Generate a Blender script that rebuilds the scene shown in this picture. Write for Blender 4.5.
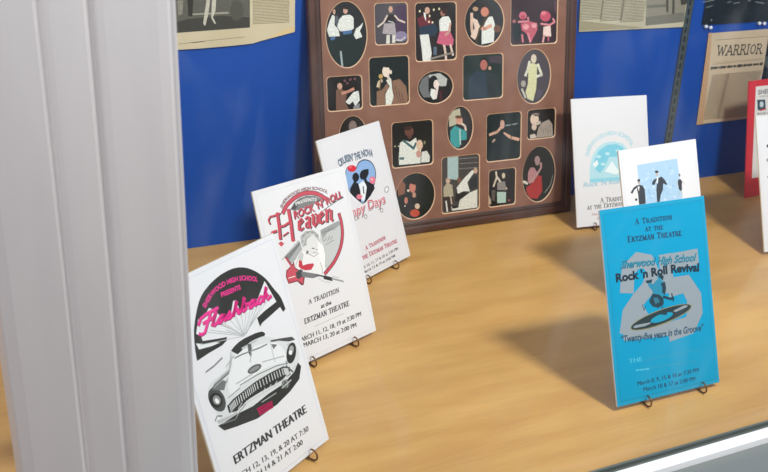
import bpy, bmesh, math, random
from mathutils import Vector, Matrix
from mathutils.geometry import tessellate_polygon

for o in list(bpy.data.objects): bpy.data.objects.remove(o)
scene = bpy.context.scene
C = scene.collection
U = 0.6                                   # metres per layout unit
D = 2.2128 * U                            # distance of the blue back panel

# ---------------------------------------------------------------- camera
YAW, PITCH, ROLL, FPX = 0.452676, 0.401967, 0.043815, 914.03
def camera_matrix():
    cy, sy, cp, sp = math.cos(YAW), math.sin(YAW), math.cos(PITCH), math.sin(PITCH)
    fwd = Vector((sy*cp, cy*cp, -sp)); right = Vector((cy, -sy, 0)); up = right.cross(fwd)
    r = math.cos(ROLL)*right + math.sin(ROLL)*up; u = -math.sin(ROLL)*right + math.cos(ROLL)*up
    m = Matrix((r, u, -fwd)).transposed().to_4x4(); m.translation = Vector((0, 0, U)); return m
cd = bpy.data.cameras.new('camera'); cam = bpy.data.objects.new('camera', cd); C.objects.link(cam)
cam.matrix_world = camera_matrix(); cd.sensor_fit = 'HORIZONTAL'; cd.sensor_width = 36; cd.lens = FPX/768*36
cd.clip_start = 0.02; cd.dof.use_dof = True; cd.dof.focus_distance = 1.12; cd.dof.aperture_fstop = 15
scene.camera = cam
# ---------------------------------------------------------------- world, lights, exposure
wd = bpy.data.worlds.new('hall'); scene.world = wd; wd.use_nodes = True
nt = wd.node_tree; bg = nt.nodes['Background']; tc = nt.nodes.new('ShaderNodeTexCoord'); sx = nt.nodes.new('ShaderNodeSeparateXYZ')
rp = nt.nodes.new('ShaderNodeValToRGB'); e = rp.color_ramp.elements
e[0].position = 0.26; e[0].color = (0.26, 0.20, 0.18, 1); e[1].position = 0.50; e[1].color = (0.90, 0.92, 0.98, 1)   # warm floor, pale hall
mp = nt.nodes.new('ShaderNodeMapRange'); mp.inputs[1].default_value = -1; mp.inputs[2].default_value = 1
nt.links.new(tc.outputs['Generated'], sx.inputs[0]); nt.links.new(sx.outputs['Z'], mp.inputs[0]); nt.links.new(mp.outputs[0], rp.inputs[0]); nt.links.new(rp.outputs[0], bg.inputs[0])
bg.inputs[1].default_value = 0.80
def area(name, loc, target, size, size_y, power, col):
    l = bpy.data.lights.new(name, 'AREA'); l.shape = 'RECTANGLE'; l.size = size; l.size_y = size_y; l.energy = power; l.color = col
    o = bpy.data.objects.new(name, l); C.objects.link(o); o.location = loc
    o.rotation_euler = (Vector(target)-Vector(loc)).to_track_quat('-Z', 'Y').to_euler(); return o
area('ceiling_light', (0.88, 0.14, 1.27), (0.75, 1.1, 0.0), 0.20, 0.14, 19.5, (1.0, 0.97, 0.92))
scene.view_settings.view_transform = 'Standard'; scene.view_settings.look = 'None'; scene.view_settings.gamma = 1
scene.view_settings.use_curve_mapping = False; scene.view_settings.exposure = 0.0

# ---------------------------------------------------------------- materials
def lin(h):
    h = h.lstrip('#'); v = [int(h[i:i+2], 16)/255 for i in (0, 2, 4)]
    return tuple((x/12.92 if x <= .04045 else ((x+.055)/1.055)**2.4) for x in v) + (1,)
MC = {}
def mat(name, col, rough=0.5, metal=0.0, spec=0.5, coat=0.0):
    if name in MC: return MC[name]
    m = bpy.data.materials.new(name); m.use_nodes = True; b = m.node_tree.nodes['Principled BSDF']
    b.inputs['Base Color'].default_value = lin(col); b.inputs['Roughness'].default_value = rough
    b.inputs['Metallic'].default_value = metal; b.inputs['Specular IOR Level'].default_value = spec; b.inputs['Coat Weight'].default_value = coat
    MC[name] = m; return m
def noisy(name, c1, c2, scale, stretch=(1, 1, 1), rough=0.5, metal=0.0, detail=5, lo=0.35, hi=0.65, bump=0.0, spec=0.5, coat=0.0):
    if name in MC: return MC[name]
    m = mat(name, c1, rough, metal, spec, coat); n = m.node_tree.nodes; L = m.node_tree.links; b = n['Principled BSDF']
    t = n.new('ShaderNodeTexCoord'); k = n.new('ShaderNodeMapping'); k.inputs['Scale'].default_value = stretch
    z = n.new('ShaderNodeTexNoise'); z.inputs['Scale'].default_value = scale; z.inputs['Detail'].default_value = detail
    r = n.new('ShaderNodeValToRGB'); r.color_ramp.elements[0].color = lin(c1); r.color_ramp.elements[1].color = lin(c2)
    r.color_ramp.elements[0].position = lo; r.color_ramp.elements[1].position = hi
    L.new(t.outputs['Object'], k.inputs[0]); L.new(k.outputs[0], z.inputs[0]); L.new(z.outputs['Fac'], r.inputs[0]); L.new(r.outputs[0], b.inputs['Base Color'])
    if bump:
        bp = n.new('ShaderNodeBump'); bp.inputs['Strength'].default_value = bump; bp.inputs['Distance'].default_value = 0.002
        L.new(z.outputs['Fac'], bp.inputs['Height']); L.new(bp.outputs[0], b.inputs['Normal'])
    return m
def ink(h, rough=0.45):
    name = 'ink_'+h.lstrip('#')+('' if rough == 0.45 else '_%d' % (rough*100))
    if name in MC or rough == 0.45: return mat(name, h, rough, 0, 0.3)
    m = mat(name, h, rough, 0, 0.3); n = m.node_tree.nodes; L = m.node_tree.links      # photographic grain: mottled tone
    t = n.new('ShaderNodeTexCoord'); z = n.new('ShaderNodeTexNoise'); z.inputs['Scale'].default_value = 420; z.inputs['Detail'].default_value = 3
    r = n.new('ShaderNodeMapRange'); r.inputs[1].default_value = 0.3; r.inputs[2].default_value = 0.7; r.inputs[3].default_value = 0.72; r.inputs[4].default_value = 1.16
    v = n.new('ShaderNodeVectorMath'); v.operation = 'SCALE'; v.inputs[0].default_value = lin(h)[:3]
    L.new(t.outputs['Object'], z.inputs[0]); L.new(z.outputs['Fac'], r.inputs[0]); L.new(r.outputs[0], v.inputs['Scale']); L.new(v.outputs[0], n['Principled BSDF'].inputs['Base Color']); return m
def wood_material():
    m = noisy('maple_veneer', '#d9ab64', '#c69450', 7, (0.8, 4.0, 1), 0.36, 0, 9, 0.25, 0.75, 0.02, 0.5)
    n = m.node_tree.nodes; L = m.node_tree.links; b = n['Principled BSDF']
    t = n.new('ShaderNodeTexCoord'); k = n.new('ShaderNodeMapping'); k.inputs['Scale'].default_value = (3.0, 60, 1); k.inputs['Rotation'].default_value = (0, 0, 0.04)
    z = n.new('ShaderNodeTexNoise'); z.inputs['Scale'].default_value = 5; z.inputs['Detail'].default_value = 4
    r = n.new('ShaderNodeMapRange'); r.inputs[1].default_value = 0.3; r.inputs[2].default_value = 0.7; r.inputs[3].default_value = 0.95; r.inputs[4].default_value = 1.04
    k2 = n.new('ShaderNodeMapping'); k2.inputs['Scale'].default_value = (1, 1.8, 1); z2 = n.new('ShaderNodeTexNoise'); z2.inputs['Scale'].default_value = 3.2; z2.inputs['Detail'].default_value = 2
    r2 = n.new('ShaderNodeMapRange'); r2.inputs[1].default_value = 0.3; r2.inputs[2].default_value = 0.7; r2.inputs[3].default_value = 0.9; r2.inputs[4].default_value = 1.07
    mu = n.new('ShaderNodeMath'); mu.operation = 'MULTIPLY'; vm = n.new('ShaderNodeVectorMath'); vm.operation = 'SCALE'
    L.new(t.outputs['Object'], k.inputs[0]); L.new(k.outputs[0], z.inputs[0]); L.new(z.outputs['Fac'], r.inputs[0])
    L.new(t.outputs['Object'], k2.inputs[0]); L.new(k2.outputs[0], z2.inputs[0]); L.new(z2.outputs['Fac'], r2.inputs[0])
    L.new(r.outputs[0], mu.inputs[0]); L.new(r2.outputs[0], mu.inputs[1])
    src = b.inputs['Base Color'].links[0].from_socket; L.new(src, vm.inputs[0]); L.new(mu.outputs[0], vm.inputs['Scale']); L.new(vm.outputs[0], b.inputs['Base Color'])
    return m
def glass_material():
    m = bpy.data.materials.new('clear_glass'); m.use_nodes = True; n = m.node_tree.nodes; L = m.node_tree.links; n.clear()
    o = n.new('ShaderNodeOutputMaterial'); mx = n.new('ShaderNodeMixShader'); t = n.new('ShaderNodeBsdfTransparent'); g = n.new('ShaderNodeBsdfGlossy')
    fr = n.new('ShaderNodeMath'); fr.operation = 'MULTIPLY_ADD'; fr.inputs[1].default_value = 0.9; fr.inputs[2].default_value = 0.011
    lw = n.new('ShaderNodeLayerWeight'); lw.inputs[0].default_value = 0.5; pw = n.new('ShaderNodeMath'); pw.operation = 'POWER'; pw.inputs[1].default_value = 5
    L.new(lw.outputs['Facing'], pw.inputs[0]); L.new(pw.outputs[0], fr.inputs[0])
    g.inputs['Roughness'].default_value = 0.02; t.inputs[0].default_value = (0.985, 0.995, 0.99, 1)
    L.new(fr.outputs[0], mx.inputs[0]); L.new(t.outputs[0], mx.inputs[1]); L.new(g.outputs[0], mx.inputs[2])
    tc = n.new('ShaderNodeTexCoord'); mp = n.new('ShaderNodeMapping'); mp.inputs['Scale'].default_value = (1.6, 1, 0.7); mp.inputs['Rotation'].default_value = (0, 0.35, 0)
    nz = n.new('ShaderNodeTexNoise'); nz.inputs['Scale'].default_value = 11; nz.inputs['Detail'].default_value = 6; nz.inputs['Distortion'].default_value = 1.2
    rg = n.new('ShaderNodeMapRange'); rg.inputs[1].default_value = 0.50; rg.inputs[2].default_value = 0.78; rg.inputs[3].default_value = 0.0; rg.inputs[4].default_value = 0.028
    df = n.new('ShaderNodeBsdfDiffuse'); df.inputs[0].default_value = (0.8, 0.85, 0.9, 1); sm = n.new('ShaderNodeMixShader')   # streaky reflected haze painted into the pane as pale diffuse colour
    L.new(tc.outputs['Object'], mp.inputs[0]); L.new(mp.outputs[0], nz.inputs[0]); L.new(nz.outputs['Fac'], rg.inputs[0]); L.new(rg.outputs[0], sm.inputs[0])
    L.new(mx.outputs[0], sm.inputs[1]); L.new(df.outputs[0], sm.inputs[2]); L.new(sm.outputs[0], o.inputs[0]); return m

# ---------------------------------------------------------------- mesh helpers
class MB:
    """collects faces of several materials into one mesh"""
    def __init__(s): s.v = []; s.f = []; s.m = []; s.mats = []
    def mi(s, m):
        if m not in s.mats: s.mats.append(m)
        return s.mats.index(m)
    def add(s, vs, fs, m):
        b = len(s.v); s.v += [tuple(v) for v in vs]; k = s.mi(m)
        for f in fs: s.f.append(tuple(b+i for i in f)); s.m.append(k)
    def box(s, x0, x1, y0, y1, z0, z1, m, rot=None):
        vs = [Vector((x, y, z)) for x in (x0, x1) for y in (y0, y1) for z in (z0, z1)]
        if rot: vs = [rot @ v for v in vs]
        s.add(vs, [(0, 1, 3, 2), (4, 6, 7, 5), (0, 4, 5, 1), (2, 3, 7, 6), (0, 2, 6, 4), (1, 5, 7, 3)], m)
    def flat(s, pts, z, m):                # polygon facing +z in its own plane
        p = [Vector((x, y, 0)) for x, y in pts]
        if len(p) < 3: return
        a = sum(p[i].x*p[(i+1) % len(p)].y-p[(i+1) % len(p)].x*p[i].y for i in range(len(p)))
        if a < 0: p.reverse()
        tr = tessellate_polygon([p]); out = []
        for t in tr:
            A, B, Q = (p[i] for i in t); out.append(t if (B-A).cross(Q-A).z > 0 else t[::-1])
        s.add([(q.x, q.y, z) for q in p], out, m)
    def stroke(s, pts, w, z, m):
        n = len(pts); L = []; R = []
        for i in range(n):
            a = Vector(pts[max(i-1, 0)]); b = Vector(pts[min(i+1, n-1)]); d = b-a
            if d.length < 1e-9: d = Vector((1, 0))
            d.normalize(); q = Vector((-d.y, d.x))*w/2; c = Vector(pts[i]); e = d*(w*.25 if i == n-1 else (-w*.25 if i == 0 else 0))
            L.append(c+q+e); R.append(c-q+e)
        vs = [(a.x, a.y, z) for a in L]+[(a.x, a.y, z) for a in R]
        s.add(vs, [(i, n+i, n+i+1, i+1) for i in range(n-1)], m)
    def tube(s, pts, r, m, seg=10, close=False):
        P = [Vector(p) for p in pts]; n = len(P); vs = []; ref = None
        for i in range(n):
            d = (P[min(i+1, n-1)]-P[max(i-1, 0)]).normalized()
            if ref is None: ref = d.orthogonal().normalized()
            ref = (ref-d*ref.dot(d)).normalized(); b = d.cross(ref)
            vs += [P[i]+r*(math.cos(2*math.pi*k/seg)*ref+math.sin(2*math.pi*k/seg)*b) for k in range(seg)]
        fs = [(i*seg+k, i*seg+(k+1) % seg, (i+1)*seg+(k+1) % seg, (i+1)*seg+k) for i in range(n-1) for k in range(seg)]
        fs += [tuple(range(seg))[::-1], tuple((n-1)*seg+k for k in range(seg))]
        s.add(vs, fs, m)
    def prism(s, prof, z0, z1, m):         # closed xy profile swept upward
        n = len(prof); vs = [(x, y, z0) for x, y in prof]+[(x, y, z1) for x, y in prof]
        s.add(vs, [(i, (i+1) % n, n+(i+1) % n, n+i) for i in range(n)]+[tuple(range(n))[::-1], tuple(range(n, 2*n))], m)
    def build(s, name, parent=None, smooth=False):
        me = bpy.data.meshes.new(name); me.from_pydata(s.v, [], s.f); me.update()
        for m in s.mats: me.materials.append(m)
        me.polygons.foreach_set('material_index', s.m)
        if smooth: me.polygons.foreach_set('use_smooth', [True]*len(s.f))
        o = bpy.data.objects.new(name, me); C.objects.link(o)
        if parent: o.parent = parent
        return o
def tag(o, label=None, cat=None, group=None, kind=None):
    for k, v in (('label', label), ('category', cat), ('group', group), ('kind', kind)):
        if v: o[k] = v
    return o
def empty(name, mw): 
    o = bpy.data.objects.new(name, None); C.objects.link(o); o.empty_display_size = 0.02; o.matrix_world = mw; return o
def frame_matrix(ex, ey, loc):
    ex = Vector(ex); ey = Vector(ey); ez = ex.cross(ey); m = Matrix((ex, ey, ez)).transposed().to_4x4(); m.translation = Vector(loc); return m
def bevel(o, w, seg=2):
    b = o.modifiers.new('bevel', 'BEVEL'); b.width = w; b.segments = seg; b.limit_method = 'ANGLE'; return o

# ---------------------------------------------------------------- lettering
TC = {}
def text_mesh(body, weight):
    key = (body, weight)
    if key in TC: return TC[key]
    cu = bpy.data.curves.new('lettering', 'FONT'); cu.body = body; cu.size = 1; cu.offset = weight; cu.resolution_u = 3
    o = bpy.data.objects.new('lettering', cu); C.objects.link(o); bpy.context.view_layer.update()
    me = o.evaluated_get(bpy.context.evaluated_depsgraph_get()).to_mesh()
    vs = [(v.co.x, v.co.y) for v in me.vertices]; fs = [tuple(p.vertices) for p in me.polygons]
    w = max([v[0] for v in vs], default=0.25)
    TC[key] = (vs, fs, w)
    bpy.data.objects.remove(o); bpy.data.curves.remove(cu); return TC[key]
CAP = 0.70
def put_text(mb, body, pts, h, shear, weight, z, m):
    """lay a line of lettering along a path, squeezed to fit its length (millimetres)"""
    vs, fs, w = text_mesh(body, weight); P = [Vector(p) for p in pts]; seg = [(P[i+1]-P[i]).length for i in range(len(P)-1)]; T = sum(seg)
    if len(P) > 2:                          # smooth the path
        Q = []
        for i in range(len(P)-1):
            a, b, c, d = P[max(i-1, 0)], P[i], P[i+1], P[min(i+2, len(P)-1)]
            for k in range(6):
                t = k/6; Q.append(0.5*((2*b)+(c-a)*t+(2*a-5*b+4*c-d)*t*t+(3*b-a-3*c+d)*t**3))
        P = Q+[P[-1]]; seg = [(P[i+1]-P[i]).length for i in range(len(P)-1)]; T = sum(seg)
    out = []
    for x, y in vs:
        s = x/w*T; yy = y/CAP*h; s += shear*yy; r = s; i = 0
        while i < len(seg)-1 and r > seg[i]: r -= seg[i]; i += 1
        d = (P[i+1]-P[i])/seg[i]; q = P[i]+d*r+Vector((-d.y, d.x))*yy; out.append((q.x, q.y, z))
    good = []
    for f in fs:
        a, b, c = (Vector(out[f[k]]) for k in (0, 1, 2)); good.append(f if (b-a).cross(c-a).z >= 0 else f[::-1])
    mb.add(out, good, m)
def layers(art):
    """an item is printed one ink layer above whatever it overlaps"""
    done = []; out = []
    for it in art:
        P = it[2] if it[0] == 'p' else it[3] if it[0] == 's' else it[6]; g = 0 if it[0] == 'p' else it[2]/2 if it[0] == 's' else it[3]*1.1
        b = (min(p[0] for p in P)-g, min(p[1] for p in P)-g, max(p[0] for p in P)+g, max(p[1] for p in P)+g)
        k = 1+max([l for c, l in done if c[0] < b[2] and b[0] < c[2] and c[1] < b[3] and b[1] < c[3]], default=0); done.append((b, k)); out.append(k)
    return out
def draw(mb, art, z0, step=0.006, rough=0.45):
    for it, k in zip(art, layers(art)):
        z = z0+step*k; m = ink(it[1], rough)
        if it[0] == 'p': mb.flat(it[2], z, m)
        elif it[0] == 's': mb.stroke(it[3], it[2], z, m)
        else:
            for d in ((0, it[3]*0.05, it[3]*0.1) if it[5] == 0 else (0,)):      # a bolder impression
                put_text(mb, it[2], [(p[0]+d, p[1]) for p in it[6]], it[3], it[4], it[5], z+d*0.002, m)
def to_m(o, s=0.001):
    o.data.transform(Matrix.Scale(s, 4)); return o

# printed artwork, in millimetres on each sheet: p = patch, s = pen stroke, t = lettering
DATA = {"cards":{"flash":{"fit":[0.4147,1.205,0.551,0.3295,0.2636,0.3913],"art":[["p","#303230",[[18.88,170.16],[19.47,172.15],[20.24,174.92],[21.23,178.19],[22.46,181.66],[23.97,185.04],[25.88,188.5],[28.15,192.24],[30.64,196],[33.18,199.53],[35.6,202.57],[37.79,205.02],[39.86,207.06],[41.99,208.82],[44.33,210.42],[47.08,211.99],[50.33,213.57],[53.98,215.07],[57.89,216.44],[61.88,217.63],[65.8,218.61],[69.71,219.35],[73.73,219.89],[77.75,220.23],[81.67,220.39],[85.4,220.37],[88.89,220.17],[92.21,219.78],[95.41,219.19],[98.52,218.42],[101.6,217.44],[104.62,216.25],[107.56,214.86],[110.44,213.26],[113.26,211.47],[116.03,209.47],[118.8,207.23],[121.57,204.73],[124.26,202.05],[126.8,199.26],[129.11,196.42],[131.15,193.43],[132.97,190.27],[134.62,187.06],[136.16,183.95],[137.65,181.09],[139.1,178.58],[140.48,176.33],[141.75,174.19],[142.88,172.01],[143.83,169.62],[144.57,166.78],[145.13,163.59],[145.54,160.43],[145.85,157.69],[146.1,155.76],[143.73,160.03],[136.49,166.17],[130.15,186.07],[127.64,193.5],[112.6,180.83],[99.55,178.39],[84.6,177.92],[83.5,189.9],[79.39,190.44],[72.67,180.57],[61.16,180],[51.13,193.23],[47.94,195.5],[42.74,192.5],[31.17,190.1]]],
["p","#303230",[[103.92,162.74],[117.3,165.5],[135.49,167.66],[143.47,169.54],[146.1,155.76],[141.43,154.28],[139.14,160.72],[121.99,157.64],[108.67,155.42],[104.55,152.78]]],
["p","#303230",[[22.31,180.73],[29.21,174.81],[29.36,169.7],[45.55,164.84],[59.36,161.05],[57.12,157.84],[50.41,156.05],[32.63,156.08],[16.35,155.18],[17.78,165.62]]],
["p","#e4e6e6",[[21.06,170.73],[29.94,166.41],[42.18,163.2],[49.07,159.73],[38.48,160.69],[22.43,164.1]]],
["s","#a9adad",0.57,[[67.23,177.55],[81.05,154]]],
["s","#a9adad",0.57,[[77.81,175.38],[81.05,154]]],
["s","#a9adad",0.57,[[91.87,173.98],[81.05,154]]],
["s","#a9adad",0.57,[[103.66,173.58],[81.05,154]]],
["s","#a9adad",0.57,[[54.27,176.62],[81.05,154]]],
["s","#a9adad",0.57,[[41.61,175.71],[81.05,154]]],
["s","#8a8e8e",0.57,[[115.7,173.16],[83.94,153.85]]],
["s","#8a8e8e",0.57,[[112.45,176.58],[83.94,153.85]]],
["s","#8a8e8e",0.57,[[124.06,178.6],[83.94,153.85]]],
["s","#b4b7b7",0.69,[[115.7,173.16],[80.69,153.09]]],
["s","#b4b7b7",0.69,[[102.88,179.23],[80.69,153.09]]],
["s","#b4b7b7",0.69,[[85.51,176.51],[80.69,153.09]]],
["s","#b4b7b7",0.69,[[74.26,180.98],[80.69,153.09]]],
["s","#b4b7b7",0.69,[[58.56,176.93],[80.69,153.09]]],
["s","#b4b7b7",0.69,[[35.14,176.37],[80.69,153.09]]],
["s","#b4b7b7",0.69,[[25.06,167.5],[80.69,153.09]]],
["s","#b4b7b7",0.69,[[60.6,167.81],[80.69,153.09]]],
["s","#b4b7b7",0.69,[[129.5,176.53],[80.69,153.09]]],
["s","#b4b7b7",0.69,[[49.72,182.58],[80.69,153.09]]],
["p","#d6d9d9",[[19.68,126.18],[20.91,127.57],[22.44,128.4],[24.32,128.92],[26.57,129.34],[29.23,129.91],[32.59,130.49],[36.64,130.93],[40.96,131.43],[45.09,132.2],[48.57,133.45],[51.18,135.47],[53.22,138.1],[54.99,140.94],[56.79,143.56],[58.96,145.56],[61.31,146.93],[63.62,147.94],[66.18,148.59],[69.27,148.9],[73.19,148.87],[78.19,148.57],[84.1,147.99],[90.6,147.02],[97.31,145.5],[103.87,143.31],[110.65,140],[117.91,135.62],[125.11,130.81],[131.66,126.25],[136.93,122.64],[140.69,120.39],[143.32,119.07],[145.07,118.1],[146.24,116.9],[147.09,114.89],[147.87,111.8],[148.4,108.01],[148.29,103.93],[147.2,99.98],[144.76,96.56],[140.69,93.71],[135.26,91.14],[128.93,88.87],[122.16,86.88],[115.4,85.15],[108.47,83.62],[101.13,82.29],[93.61,81.27],[86.15,80.64],[78.97,80.5],[71.9,81.04],[64.8,82.16],[57.91,83.59],[51.47,85.04],[45.7,86.24],[40.53,86.89],[35.79,87.17],[31.55,87.55],[27.87,88.5],[24.82,90.47],[22.5,93.88],[20.85,98.4],[19.71,103.41],[18.93,108.29],[18.36,112.42],[18,115.84],[17.95,118.98],[18.2,121.78],[18.77,124.2]]],
["s","#8f9292",2.39,[[27.19,124.68],[39.55,128.21],[49.92,129.7]]],
["s","#b2b5b5",3.3,[[36.46,120.29],[45.6,122.26],[52.47,125.37]]],
["s","#7d8080",1.73,[[22.8,141.1],[33.99,142.15],[46.09,144.98]]],
["s","#c0c3c3",3.72,[[136.16,120.72],[138.7,110.61]]],
["s","#a0a3a3",2.45,[[126.78,113.6],[127.11,102.23]]],
["p","#e4e6e7",[[61.91,142.17],[65.6,142.39],[70.26,141.94],[75.57,141.03],[81.22,139.88],[86.88,138.7],[92.93,137.56],[99.62,136.29],[106.37,134.82],[112.59,133.05],[117.65,130.89],[121.41,128.11],[124.25,124.77],[126.34,121.22],[127.84,117.81],[128.92,114.9],[129.78,112.38],[130.28,110.02],[130.15,108],[129.11,106.5],[126.87,105.71],[123.22,105.93],[118.35,107.04],[112.67,108.56],[106.54,110.03],[100.33,111.01],[93.68,111.51],[86.4,111.83],[79.01,111.96],[72,111.92],[65.87,111.71],[60.4,110.98],[55.24,109.72],[50.67,108.48],[46.94,107.79],[44.31,108.15],[43,109.91],[42.81,112.71],[43.41,116.05],[44.45,119.41],[45.6,122.26],[47.04,124.56],[49,126.65],[51.21,128.63],[53.39,130.56],[55.27,132.51],[56.51,134.69],[57.3,137.05],[58.13,139.28],[59.49,141.08]]],
["p","#343635",[[59.13,146.78],[65.32,149.08],[72.27,150.46],[79.98,150.79],[87.46,150.31],[96.06,149.56],[102.79,148.34],[105.83,147.39],[109.1,144.09],[107.13,142.01],[102.5,143],[93.9,144.08],[85.05,144.2],[72.9,141.08],[65.98,139.88]]],
["p","#b9bcbc",[[72.93,143.9],[89.11,143.26],[96.78,142.86],[95.66,141.73],[88.46,141.62],[73.59,141.73]]],
["p","#5b5e5d",[[82.26,143.81],[86.95,142.27],[83.6,130.99],[81.02,131.18],[80.08,136.04]]],
["s","#777a7a",1.4,[[61.04,138.16],[71.48,137.45],[96.53,133.66],[107.65,132.89]]],
["s","#555857",1.12,[[24.56,124.03],[35.38,125.82],[49.05,127.99]]],
["s","#8a8d8d",0.66,[[58.61,145.46],[55.48,139.07],[49.05,127.99]]],
["s","#999c9c",0.83,[[47.22,135.03],[62.08,140.82]]],
["p","#5d5f5f",[[92,116.97],[91.96,115.98],[91.24,115.08],[89.88,114.33],[87.99,113.79],[85.7,113.49],[83.17,113.46],[80.56,113.69],[78.07,114.16],[75.86,114.85],[74.07,115.7],[72.82,116.66],[72.2,117.66],[72.24,118.64],[72.94,119.53],[74.26,120.27],[76.1,120.81],[78.35,121.12],[80.86,121.17],[83.46,120.96],[85.98,120.49],[88.23,119.81],[90.06,118.96],[91.35,117.99]]],
["p","#8b8e8e",[[89.29,117.07],[89.19,116.57],[88.6,116.13],[87.56,115.77],[86.14,115.52],[84.45,115.39],[82.59,115.39],[80.7,115.52],[78.9,115.78],[77.32,116.14],[76.07,116.58],[75.21,117.06],[74.82,117.57],[74.92,118.06],[75.5,118.49],[76.52,118.85],[77.91,119.11],[79.59,119.24],[81.44,119.25],[83.33,119.12],[85.14,118.87],[86.74,118.51],[88.02,118.07],[88.89,117.58]]],
["p","#4a4c4b",[[113.41,134.48],[125.14,131.46],[144.49,125.42],[147.99,120.58],[138.41,122.49],[124.35,129.49],[113.74,132.39]]],
["p","#6b6e6d",[[113.02,130.58],[120.87,126.71],[114.07,124.41]]],
["p","#333534",[[143.54,106.62],[141.71,104.34],[139.57,102.47],[137.28,101.13],[134.98,100.41],[132.84,100.36],[131,100.98],[129.58,102.21],[128.68,103.99],[128.35,106.18],[128.62,108.64],[129.46,111.2],[130.83,113.69],[132.63,115.96],[134.73,117.83],[137.01,119.19],[139.3,119.94],[141.46,120.02],[143.32,119.44],[144.77,118.21],[145.7,116.44],[146.05,114.23],[145.78,111.74],[144.93,109.14]]],
["p","#9fa2a2",[[141.97,111.88],[141.29,111.08],[140.43,110.45],[139.46,110.04],[138.44,109.87],[137.45,109.97],[136.56,110.31],[135.81,110.88],[135.27,111.64],[134.97,112.53],[134.92,113.5],[135.14,114.48],[135.61,115.4],[136.29,116.2],[137.14,116.83],[138.11,117.25],[139.12,117.42],[140.11,117.33],[141.01,116.99],[141.76,116.42],[142.31,115.66],[142.62,114.77],[142.66,113.79],[142.44,112.81]]],
["p","#e8eaea",[[138.78,109.96],[138.45,109.41],[137.98,108.97],[137.4,108.68],[136.73,108.54],[136.04,108.58],[135.36,108.79],[134.75,109.15],[134.24,109.64],[133.87,110.23],[133.66,110.88],[133.63,111.53],[133.78,112.16],[134.1,112.71],[134.57,113.15],[135.15,113.44],[135.82,113.58],[136.51,113.54],[137.19,113.34],[137.8,112.98],[138.32,112.49],[138.69,111.9],[138.9,111.25],[138.93,110.59]]],
["s","#6a6d6c",0.89,[[58.25,110.85],[84.32,110.15],[112.95,106.85],[127.99,102.55]]],
["p","#4a4c4b",[[35.24,110.04],[35.52,106.66],[35.13,103.59],[34.1,101.03],[32.5,99.18],[30.45,98.15],[28.09,98.01],[25.59,98.78],[23.11,100.38],[20.83,102.7],[18.9,105.59],[17.45,108.84],[16.57,112.23],[16.32,115.54],[16.71,118.55],[17.71,121.06],[19.26,122.9],[21.27,123.95],[23.58,124.14],[26.06,123.44],[28.54,121.91],[30.84,119.63],[32.82,116.75],[34.32,113.48]]],
["p","#707372",[[22.95,122.39],[38.9,125.39],[42.96,122.16],[37.64,115.37]]],
["p","#252726",[[32.53,109.57],[32.41,107.61],[31.75,105.89],[30.6,104.53],[29.04,103.62],[27.18,103.22],[25.15,103.36],[23.09,104.03],[21.14,105.18],[19.43,106.72],[18.07,108.55],[17.17,110.55],[16.76,112.58],[16.89,114.51],[17.54,116.21],[18.66,117.56],[20.19,118.47],[22.02,118.89],[24.03,118.78],[26.09,118.14],[28.05,117.02],[29.79,115.49],[31.17,113.65],[32.11,111.63]]],
["p","#8d9090",[[29.98,110.08],[29.92,108.84],[29.54,107.74],[28.89,106.87],[28,106.27],[26.93,106],[25.76,106.06],[24.57,106.46],[23.44,107.16],[22.44,108.12],[21.65,109.27],[21.11,110.53],[20.87,111.82],[20.93,113.05],[21.3,114.14],[21.95,115.01],[22.83,115.6],[23.89,115.88],[25.05,115.83],[26.24,115.45],[27.38,114.75],[28.38,113.8],[29.18,112.65],[29.73,111.38]]],
["p","#eceeee",[[27.47,109.95],[27.6,109.2],[27.58,108.51],[27.42,107.92],[27.11,107.48],[26.69,107.21],[26.18,107.13],[25.61,107.26],[25.04,107.57],[24.48,108.05],[23.99,108.66],[23.6,109.37],[23.33,110.12],[23.2,110.87],[23.21,111.56],[23.38,112.14],[23.68,112.58],[24.1,112.85],[24.61,112.93],[25.17,112.81],[25.75,112.5],[26.31,112.02],[26.8,111.41],[27.19,110.7]]],
["p","#2e302f",[[35.43,99.84],[44.96,102.55],[64.02,104.02],[77.79,105.05],[100.35,104.4],[120.73,102.54],[129.71,97.68],[127.95,90],[106.32,90.54],[83.71,92.44],[64.42,93.07],[45.55,89.52],[35.37,92.5]]],
["s","#d9dcdc",0.98,[[38.72,98.9],[38.46,92.48]]],
["s","#d9dcdc",0.99,[[40.59,99.35],[40.33,92.92]]],
["s","#d9dcdc",0.99,[[42.46,99.81],[42.21,93.37]]],
["s","#d9dcdc",1,[[44.34,100.26],[44.09,93.81]]],
["s","#d9dcdc",1,[[46.23,100.71],[45.98,94.25]]],
["s","#d9dcdc",1,[[48.81,101.1],[48.56,94.63]]],
["s","#d9dcdc",1,[[52.09,101.42],[51.85,94.93]]],
["s","#d9dcdc",1.01,[[55.39,101.74],[55.15,95.23]]],
["s","#d9dcdc",1.01,[[58.71,102.06],[58.48,95.53]]],
["s","#d9dcdc",1.01,[[62.05,102.38],[61.82,95.84]]],
["s","#d9dcdc",1.02,[[65.09,102.65],[64.87,96.09]]],
["s","#d9dcdc",1.02,[[67.83,102.85],[67.6,96.27]]],
["s","#d9dcdc",1.03,[[70.57,103.05],[70.35,96.46]]],
["s","#d9dcdc",1.03,[[73.33,103.25],[73.12,96.65]]],
["s","#d9dcdc",1.04,[[76.11,103.46],[75.89,96.84]]],
["s","#d9dcdc",1.04,[[79.73,103.49],[79.52,96.85]]],
["s","#d9dcdc",1.05,[[84.21,103.34],[84.01,96.67]]],
["s","#d9dcdc",1.05,[[88.73,103.19],[88.53,96.5]]],
["s","#d9dcdc",1.06,[[93.29,103.05],[93.09,96.33]]],
["s","#d9dcdc",1.06,[[97.88,102.9],[97.69,96.15]]],
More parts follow.
